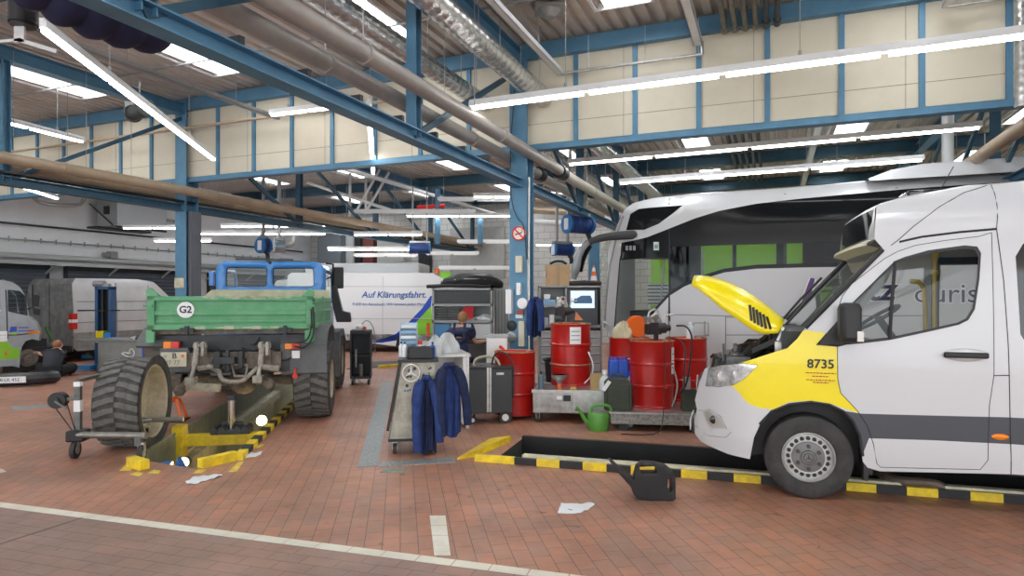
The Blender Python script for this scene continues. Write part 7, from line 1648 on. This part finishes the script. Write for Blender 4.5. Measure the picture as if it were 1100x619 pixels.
b = MB(); P = u([(43, 350), (54, 395)]); b.bar((P[0][0], .8, P[0][1]), (P[1][0]-.02, .9, .5), .06, .06); b.bar((P[0][0]+.15, .5, P[0][1]-.05), (P[0][0]+.32, .6, .65), .05, .05); b.build('green_strut', mat('strut_green', (.10, .22, .08), .5), t)
# front bumper on the floor with number plate
q = gp(16, 415); t = thing('truck_bumper', 'black front bumper with a number plate lying on the floor beside the crouching person', 'bumper', Vector((q.x, q.y, 0)), R(16))
b = MB(); b.tube([(-.9, .1, .13), (-.3, .0, .13), (.3, -.02, .14), (.52, .1, .14), (.55, .3, .13)], .125, 10, smooth=1); b.build('bumper_skin', mat('bumper_black', (0, 0, 0)), t)
b = MB(); b.box(-.32, .24, -.16, -.14, .08, .20); pl_ = b.build('number_plate', WPAINT, t); text('B·LK 452', .085, mat('print_black', (0, 0, 0)), pl_, face_M((-.02, -.163, .14), (1, 0, 0), (0, 0, 1))); b = MB(); b.box(-.32, -.28, -.163, -.158, .08, .20); b.build('blue_band', BLC, pl_)
# person crouching at the wheel
q = gp(49, 406); t = thing('person', 'person in black sitting on the floor bent into the wheel arch of the grey truck', 'person', Vector((q.x, q.y+.15, 0)), 0)
BKC = mat('clothes_black', (.018, .02, .026), .85, var=.3); GRC = mat('clothes_slate', (.05, .055, .07), .85)
J = [(0.02, 0, .14), (.02, .03, .32), (-.01, .12, .48), (-.04, .2, .56), (-.06, .26, .60), (-.18, .18, .50), (-.34, .22, .46), (-.50, .30, .50), (.14, .14, .50), (-.05, .34, .46), (-.28, .40, .52), (-.10, .05, .12), (-.32, .25, .22), (-.28, .42, .06), (.16, .05, .12), (.30, .32, .20), (.10, .45, .06)]
E = [(0, 1), (1, 2), (2, 3), (3, 4), (3, 5), (5, 6), (6, 7), (3, 8), (8, 9), (9, 10), (0, 11), (11, 12), (12, 13), (0, 14), (14, 15), (15, 16)]
skin('body', J, E, [.13, .13, .13, .10, .05, .055, .045, .03, .055, .045, .03, .09, .07, .05, .09, .07, .05], SKN, t)
skin('jacket', [J[0], J[1], J[2], J[3], J[5], (-.32, .21, .465), J[8], (-.02, .31, .47)], [(0, 1), (1, 2), (2, 3), (3, 4), (4, 5), (3, 6), (6, 7)], [.19, .19, .19, .15, .09, .075, .09, .07], GRC, t)
skin('trousers', [J[0], J[11], J[12], J[13], J[14], J[15], J[16]], [(0, 1), (1, 2), (2, 3), (0, 4), (4, 5), (5, 6)], [.20, .14, .10, .08, .14, .10, .08], BKC, t)
b = MB(); hd = Vector((-.06, .30, .66)); b.ball(hd, .10, 14, (.85, 1.1, .95)); b.ball(hd+Vector((0, .10, -.04)), .02, 8); b.build('head', SKN, t); b = MB(); b.ball(hd+Vector((0, -.02, .02)), .106, 14, (.86, 1.05, .92)); b.build('hair', mat('hair_red', (.40, .18, .10), .8, var=.3, scale=30), t)
hand((-.49, .30, .50), (-1, .3, .1), (0, 0, 1), 1.0, t, SKN); hand((-.27, .39, .52), (-1, .3, .2), (0, 0, 1), 1.0, t, SKN)
b = MB(); b.ball((-.26, .46, .05), .08, 10, (.7, 1.5, .6)); b.ball((.06, .48, .05), .08, 10, (1.3, .8, .6)); b.build('shoe', BLACK, t)
hosething([gp(60, 396, .01), gp(75, 392, .01), gp(95, 396, .01), gp(103, 393, .01)], .012, BLACK, 'black cable on the floor right of the crouching person', 'cable', 'cable')
hosething([gp(62, 400, .01), gp(85, 401, .01), gp(104, 397, .01)], .010, GREY, 'thin grey cable on the floor left of the grey workbench', 'cable', 'cable')
# ================================================================= left wall fittings
wx = Side(BN(-19.48, 0), R(90)-TB, lambda x, z: 0)   # local x runs along the wall away from us
def wl(px, py): p = wx.uv(px, py); return p
def wp_(px, py, off=0.0): x, z = wx.uv(px, py); return ow(wx, x, -off, z)
for i in range(3):
    root = bpy.data.objects.new('door_%d' % (i+1), None); COL.objects.link(root); root['kind'] = 'structure'; x0 = 7.5+5.2*i; root.location = ow(wx, x0, -.02, 0); root.rotation_euler = (0, 0, wx.rz)
    b = MB(); z = 0
    while z < 2.5: b.box(0, 4.6, -.05, 0, z, z+.115); z += .12
    b.build('shutter', mat('shutter_blue_grey', (.10, .12, .15), .5, .2), root); b = MB(); b.box(-.08, 0, -.08, 0, 0, 2.62); b.box(4.6, 4.68, -.08, 0, 0, 2.62); b.box(-.08, 4.68, -.12, 0, 2.5, 2.66); b.build('door_frame', DARK, root)
b = MB(); b.box(4, 23.4, -.55, 0, 2.72, 2.80); b.box(4, 23.4, -.55, -.50, 2.62, 2.88); b.box(4, 23.4, -.10, 0, 2.62, 2.95)
x = 4.5
while x < 23: b.bar((x, -.5, 2.65), (x, 0, 2.35), .05, .05); x += 1.9
tag(b.build('wall_canopy', mat('canopy_grey', (.45, .46, .46), .5, .2), loc=wx.W, rz=wx.rz, center=False), 'long grey canopy rail along the left wall above the silver van', 'canopy')
b = MB(); b.cyl((3, -.06, 3.75), (23, -.06, 3.75), .03, 8); tag(b.build('wall_conduit', DARK, loc=wx.W, rz=wx.rz), 'long dark conduit along the left wall', 'conduit')
b = MB(); b.cyl((3, -.05, 3.32), (23, -.05, 3.32), .022, 8)
x = 4
while x < 22: b.cyl((x, -.05, 3.26), (x, -.05, 3.40), .02, 6); x += .42
tag(b.build('wall_rail', GREY, loc=wx.W, rz=wx.rz), 'thin rail with many small clips along the left wall under the dark conduit', 'rail')
b = MB(); b.tube([wp_(25, 200, .3), wp_(27, 212, .3), wp_(37, 220, .3), wp_(76, 222, .3), wp_(83, 217, .3), wp_(84, 206, .3)], .055, 10, smooth=2); tag(b.build('pipe_loop', mat('chrome_dull', (.5, .5, .48), .3, .8), center=True), 'shiny U shaped pipe loop on the left wall', 'pipe')
c = wp_(128, 247, .75); t = thing('air_heater', 'grey box shaped air heater hung on the left wall', 'heater', c, wx.rz)
b = MB(); b.box(-.95, .75, -.45, .45, 0, 1.0); b.build('casing', mat('heater_grey', (.42, .44, .46), .4, .4), t, bevel=.01); b = MB(); b.box(-.97, -.95, -.12, .12, .35, .6); b.build('vent_mark', DARK, t); b = MB(); b.cyl((.2, 0, 1.0), (.2, 0, 1.5), .08, 10); b.build('flue', DARK, t)
b = MB(); b.bar((-.95, .44, 0), (-.95, .44, -.02), .03, .03); b.box(-1.05, .8, -.40, -.34, -.06, 0); b.box(-1.05, .8, .30, .75, -.06, 0); b.bar((-1.0, -.38, -.03), (-1.0, .7, .7), .03, .03); b.build('bracket', DARK, t)
b = MB(); b.cyl(wp_(150, 235, .6), wp_(192, 241, .6), .05, 8); tag(b.build('heater_pipe', GALV, center=True), 'pipe leading right from the air heater', 'pipe')
b = MB(); c = wp_(117, 278, .15); b.box(-.12, .12, -.1, .1, 0, .22); b.cyl((-.3, 0, .1), (-.12, 0, .1), .08, 10); tag(b.build('wall_motor', GREY, loc=c, rz=wx.rz), 'small grey motor fixed low on the left wall under the heater', 'motor')
# ================================================================= white advertising van and box van behind
def fk(x, z): return (.08*((z-1.2)/1.2)**1.5 if z > 1.2 else 0)
KV = Side(gp(385, 378.5), R(3), fk); t = thing('van', 'white van with blue slogan and blue green swoosh behind the desk cabinet', 'van', KV.W, R(3)); u = KV.uvs
ztp = u([(420, 293.5)])[0][1]; KW = mat('van_white_far', (.74, .76, .78), .35, 0, coat=.3); KB = mat('swoosh_blue', (.015, .07, .55), .35); KG = mat('swoosh_green', (.24, .62, .03), .35)
ol = [(-2.2, .55), (-2.2, ztp-.1), (-2.1, ztp), (2.3, ztp), (2.75, ztp-.25), (3.5, 1.45), (4.2, 1.15), (4.35, .5), (4.2, .35), (3.65, .35), (3.55, .7), (3.3, .8), (3.05, .7), (2.95, .35)]+u([(452, 372), (447, 372), (445, 362), (440, 357.5), (433, 357.5), (427, 362), (425, 372)])+[(-1.0, .45)]
sb_ = u([(396.5, 368), (412, 364), (425, 359), (433, 352), (440.5, 344.7), (453, 331.8), (462.5, 318), (464, 318), (463, 329), (453, 339.5), (441, 353), (432, 360), (425, 366), (410, 368.5)])
sg_ = u([(463, 329), (466, 360), (452, 360), (440, 356), (433, 356), (425, 366.7), (424, 362), (432, 359), (441, 352), (453, 339.5)])
b = MB(); panel(b, ol, KV.fn(), step=.2, regions=[(sg_, 2), (sb_, 1)]); b.build('body_side', [KW, KB, KG], t)
b = MB(); panel(b, ol, KV.fn(0, 1.95), step=.3); b.build('body_side', KW, t)
b = MB(); crossloft(b, KV, 1.95, [(-1.0, .45), (-2.2, .55), (-2.2, ztp-.1), (-2.1, ztp), (2.3, ztp), (2.75, ztp-.25), (3.5, 1.45), (4.2, 1.15), (4.35, .5), (4.2, .35)], 0, .03); b.build('body_shell', KW, t)
seam(KV, t, [[(-2.1, ztp-.42), (2.3, ztp-.42)], [(-2.1, 1.05), (2.3, 1.05)], [(-.9, .5), (-.9, ztp-.1)], [(.75, .5), (.75, ztp-.1)]], .010, 'panel_gap', 0, mat('joint_light', (.5, .52, .55), .5), pix=False)
def ktext(s_, px, py, size, m, shear=.2, bold=0): x, z = KV.uv(px, py); text(s_, size, m, t, face_M((x, KV.f(x, z)-.012, z), (1, 0, .0), (0, 0, 1)), shear=shear, bold=bold)
TB2 = mat('slogan_blue', (.02, .13, .45), .4)
ktext('Auf Klärungsfahrt.', 423.5, 317, .275, TB2, .2, .004); ktext('9.600 km Kanalnetz. Wir kennen jeden Meter.', 419, 327, .125, TB2, .2)
b = MB(); b.box(-2.2, 4.3, .0, .05, .35, .56); b.box(-2.0, 3.5, .3, 1.6, .3, .5); b.build('lower_trim', PLAST, t)
for x in (u([(436, 368)])[0][0], -1.2, 3.3):
    w_ = thing('wheel', None, None); w_.parent = t; w_.location = (x, .03, .34); wheel('w', (0, 0, 0), .34, .22, (0, -1, 0), 'van', w_, n=28)
bx_ = u([(469, 295)])[0]; b = MB(); b.cyl((bx_[0], .3, ztp), (bx_[0], .3, ztp+.18), .08, 12); b.build('beacon', ORANGE, t); b = MB(); b.box(bx_[0]+.1, bx_[0]+.45, .2, .5, ztp-.2, ztp+.05); b.build('green_light_bar', KG, t)
b = MB(); b.box(0, 4.2, 0, 1.9, .5, 2.95); q = at(330, 390, 23.5); t = thing('box_van', 'plain white box van behind the slogan van and the blue truck cab', 'van', Vector((q.x, 23.2, 0)), R(-4))
b.build('box_body', KW, t, bevel=.06)
b = MB(); b.box(-1.7, 0, .1, 1.8, .45, 1.5); b.prism([(-1.7, 1.4), (0, 1.4), (0, 2.4), (-1.1, 2.35)], lambda u_, v_, d: (u_, d, v_), .12, 1.78); b.build('cab', KW, t, bevel=.05)
for x in (-1.0, 3.0):
    b = MB(); b.cyl((x, .0, .38), (x, .25, .38), .38, 20); b.cyl((x, 1.65, .38), (x, 1.9, .38), .38, 20); b.build('wheel', RUB, t)
# yellow pit mark and dark pit line beside the slogan van
flat('pit_cover', [(372, 397), (440, 393), (440, 388), (397, 389)], DARK, .01, 'dark pit cover on the floor under the white slogan van', 'pit cover')
b = MB(); b.bar(gp(407, 394, .03), gp(434, 392, .03), .12, .06); tag(b.build('kerb_block', YEL, center=True), 'yellow kerb piece in front of the slogan van wheel', 'kerb block')
# ================================================================= hose drums
HB = mat('hose_blue', (.015, .05, .20), .5); HB2 = mat('drum_blue', (.02, .16, .42), .4)
def reel(px, py, Y, r, L, lab, ang, m1=HB2, m2=HB, tail=True, bl=None):
    c = at(px, py, Y); t = thing('hose_drum', lab, 'hose drum', c, ang)
    b = MB(); b.cyl((0, -L/2, 0), (0, -L/2+.04, 0), r, 24); b.cyl((0, L/2-.04, 0), (0, L/2, 0), r, 24); b.build('drum_flange', m1, t)
    b = MB(); pr = []; y = -L/2+.04
    while y < L/2-.04: pr += [(r*.86, y), (r*.93, y+.04), (r*.86, y+.08)]; y += .09
    b.lathe(pr, (0, 0, 0), (0, 1, 0), 20); b.build('wound_hose', m2, t)
    b = MB(); b.box(-.06, .07, -L/2-.02, -L/2, -.12, .12); b.build('drum_label', WPAINT, t)
    if tail: b = MB(); b.tube([(0, L*.35, -r*.6), (.05, L*.45, -r*1.3), (.05, L*.45, -r*2.1)], .05, 8, smooth=1); b.build('hose_end', BLACK if m2 is HB else m2, t)
    b = MB(); top = ((bl if bl else 4.9)-c.z)
    for y in (-L/2+.1, L/2-.1): b.box(-.03, .03, y-.02, y+.02, r*.5, top)
    b.box(-.05, .05, -L/2, L/2, r*.95, r*.95+.05); b.build('bracket', GREY, t)
    return t
reel(621, 241.5, 14.0, .21, .62, 'larger blue hose drum hanging right of the middle column', R(-60))
reel(604, 268.5, 14.8, .15, .5, 'smaller blue hose drum lower down right of the middle column', R(-60))
reel(451, 267, 18.5, .17, .60, 'blue hose drum lying level left of the middle column', R(-85), tail=False)
reel(283, 264, 16.0, .20, .22, 'blue hose drum with drooping hose above the truck cab', R(-30), HB2, HB)
reel(300, 265, 16.2, .17, .25, 'pale steel hose drum beside the blue one above the truck cab', R(-60), mat('drum_pale', (.35, .45, .52), .3, .5), mat('drum_pale', (0, 0, 0)), tail=False)
hosething([at(303, 266, 16.2), at(311, 264, 16.2), at(315, 262, 16.2), at(315, 252, 16.2)], .05, GALV, 'bent steel pipe right of the pale hose drum', 'pipe', 'bent_pipe')
# ================================================================= back wall fittings
def bw(px, n_=23.5):   # m on the back wall for a pixel column
    uu = (px-CX)/F; return n_*(uu*CB-SB)/(CB+uu*SB)
def bz(py, m, n_=23.5): Y = -SB*m+CB*n_; return CH+(HZ-py)/F*Y
def wallbox(name, px0, px1, py0, py1, d, m, lab, cat, n_=23.5):
    a, b_ = bw(px0, n_), bw(px1, n_); q = MB(); q.box(a, b_, n_-d, n_, bz(py1, a, n_), bz(py0, a, n_)); return tag(q.build(name, m, rz=RB, center=True), lab, cat)
wallbox('wall_cabinet', 347, 372, 247, 295, .4, mat('wall_grey_blue', (.35, .40, .45), .5, .3), 'grey blue cabinet front high on the back wall behind the white box van', 'cabinet')
wallbox('wall_panel', 376, 384, 247, 300, .3, WHITEM, 'pale upright duct on the back wall', 'panel'); wallbox('wall_panel', 394, 405, 245, 300, .3, mat('red_brown', (.22, .06, .05), .6), 'dark red upright panel on the back wall', 'panel')
wallbox('wall_panel', 386, 392, 240, 300, .35, DARK, 'dark upright post against the back wall beside the red panel', 'panel'); wallbox('wall_panel', 454, 464, 262, 300, .35, DARK, 'dark upright post on the brick wall right of the lying hose drum', 'panel')
wallbox('wall_panel', 408, 436, 258, 300, .2, mat('wall_pale', (.60, .60, .58), .5), 'pale locker front on the back wall', 'panel')
wallbox('roller_door', 485, 543, 246, 300, .15, mat('roller_grey', (.52, .52, .50), .5, .2, var=.1), 'pale roller door at the back behind the desk cabinet', 'door')
for i, (p0, p1, z, r, m, lab) in enumerate((((575, 215), (640, 221), 0, .11, BROWNP, 'tan pipe on the far side right of the middle column'), ((572, 226), (650, 230), 0, .10, BROWNP, 'lower tan pipe on the far side right of the middle column'), ((572, 238), (655, 242), 0, .08, WHITEM, 'pale pipe on the far side behind the hose drums'),
      ((572, 205), (630, 212), 0, .05, GALV, 'shiny pipe high on the far side right of the middle column'), ((330, 196), (420, 226), 0, .05, WHITEM, 'white pipe slanting under the far roof left'), ((470, 203), (470, 262), 0, .08, BLUE, 'light blue post far behind, left of the middle column'), ((516, 235), (516, 262), 0, .08, BLUE, 'second light blue post far behind'),
      ((393, 180), (393, 228), 0, .04, WHITEM, 'white upright pipe left of the truss in the far hall'), ((376, 186), (376, 232), 0, .04, WHITEM, 'leftmost white upright pipe in the far hall'), ((408, 182), (384, 225), 0, .04, WHITEM, 'slanting white pipe in the far hall'), ((418, 185), (392, 230), 0, .04, WHITEM, 'second slanting white pipe in the far hall'), ((448, 223), (478, 221), 0, .06, mat('red_cap', (0, 0, 0)), 'short red pipe under the far roof'))):
    b = MB(); b.cyl(at(*p0, 19), at(*p1, 19), r, 10); tag(b.build('far_pipe', m, center=True), lab, 'pipe')
# ================================================================= top left corner
HN = mat('hose_navy', (.012, .016, .06), .75)
c0, c1, c2, c3 = at(20, -30, 4.3), at(75, 2, 4.5), at(122, 26, 4.8), at(170, 30, 5.2)
b = MB(); P = []
for i in range(41):
    s_ = i/40; a = (1-s_)**3*c0+3*(1-s_)**2*s_*c1+3*(1-s_)*s_*s_*c2+s_**3*c3; P.append(a)
rad = [.165+.04*abs(math.sin(i*math.pi/8)) for i in range(41)]; rad[-1] = .07
b.tube(P, rad, 20); tag(b.build('exhaust_hose', HN, center=True), 'thick dark blue exhaust hose hanging in folds at the top left', 'hose')
b = MB(); c = at(25, 12, 5.0); b.cyl((0, 0, -.10), (0, 0, .10), .10, 18); b.cyl((0, 0, .08), (0, 0, .7), .03, 8); b.cyl((0, 0, -.12), (0, 0, -.09), .085, 18); tag(b.build('lamp_motor', BLACK, loc=c), 'black cylindrical device hanging at the top left corner', 'device')
t = thing('antenna_bracket', 'pale crossed bracket below the black device at the top left', 'bracket', at(20, 43, 5.0)); b = MB(); b.bar((-.25, 0, -.02), (.02, 0, .0), .02, .02); b.bar((0, 0, 0), (.30, 0, -.09), .02, .03); b.box(-.03, .05, -.01, .01, -.02, .14); b.cyl((.0, 0, .1), (0, 0, 1.2), .004, 5); b.build('arms', WHITEM, t)
p = at(150, 119, 11.0); t = thing('exhaust_reel', 'dark exhaust hose reel under the roof before the left cream panels', 'hose reel', p, R(-40)); b = MB(); b.lathe([(.0, -.3), (.15, -.3), (.15, -.26), (.125, -.25), (.125, .25), (.15, .26), (.15, .3), (0, .3)], (0, 0, 0), (1, 0, 0), 20); b.build('reel_drum', mat('reel_dark', (.04, .05, .045), .5), t); b = MB(); b.box(-.33, -.30, -.12, .12, -.1, .2); b.cyl((0, 0, .14), (0, 0, .5), .012, 8); b.build('reel_bracket', GREY, t)
p = at(590, 27, 8.9); b = MB(); b.cyl((0, 0, 0), (0, 0, .10), .08, 16, r2=.16); b.box(-.2, .2, -.2, .2, .10, .13); tag(b.build('smoke_detector', GREY, loc=Vector((p.x, p.y, 5.58))), 'round grey vent fitting under the corrugated roof', 'vent')
# ================================================================= camera, world, exposure
cd = bpy.data.cameras.new('camera'); cam = bpy.data.objects.new('camera', cd); COL.objects.link(cam)
cam.location = (0, 0, CH); cam.rotation_euler = (R(90), 0, 0)
cd.sensor_width = 36; cd.sensor_fit = 'HORIZONTAL'; cd.lens = 36*F/1100; cd.shift_y = (HZ-309.5)/1100; cd.clip_start = .05; cd.clip_end = 200
bpy.context.scene.camera = cam
w = bpy.data.worlds.new('world'); bpy.context.scene.world = w; w.use_nodes = True
bg = w.node_tree.nodes['Background']; bg.inputs[0].default_value = (.93, .97, 1.0, 1); bg.inputs[1].default_value = 2.2
sc = bpy.context.scene
sc.view_settings.view_transform = 'Standard'; sc.view_settings.look = 'None'; sc.view_settings.gamma = 1; sc.view_settings.use_curve_mapping = False
sc.view_settings.exposure = 0.42
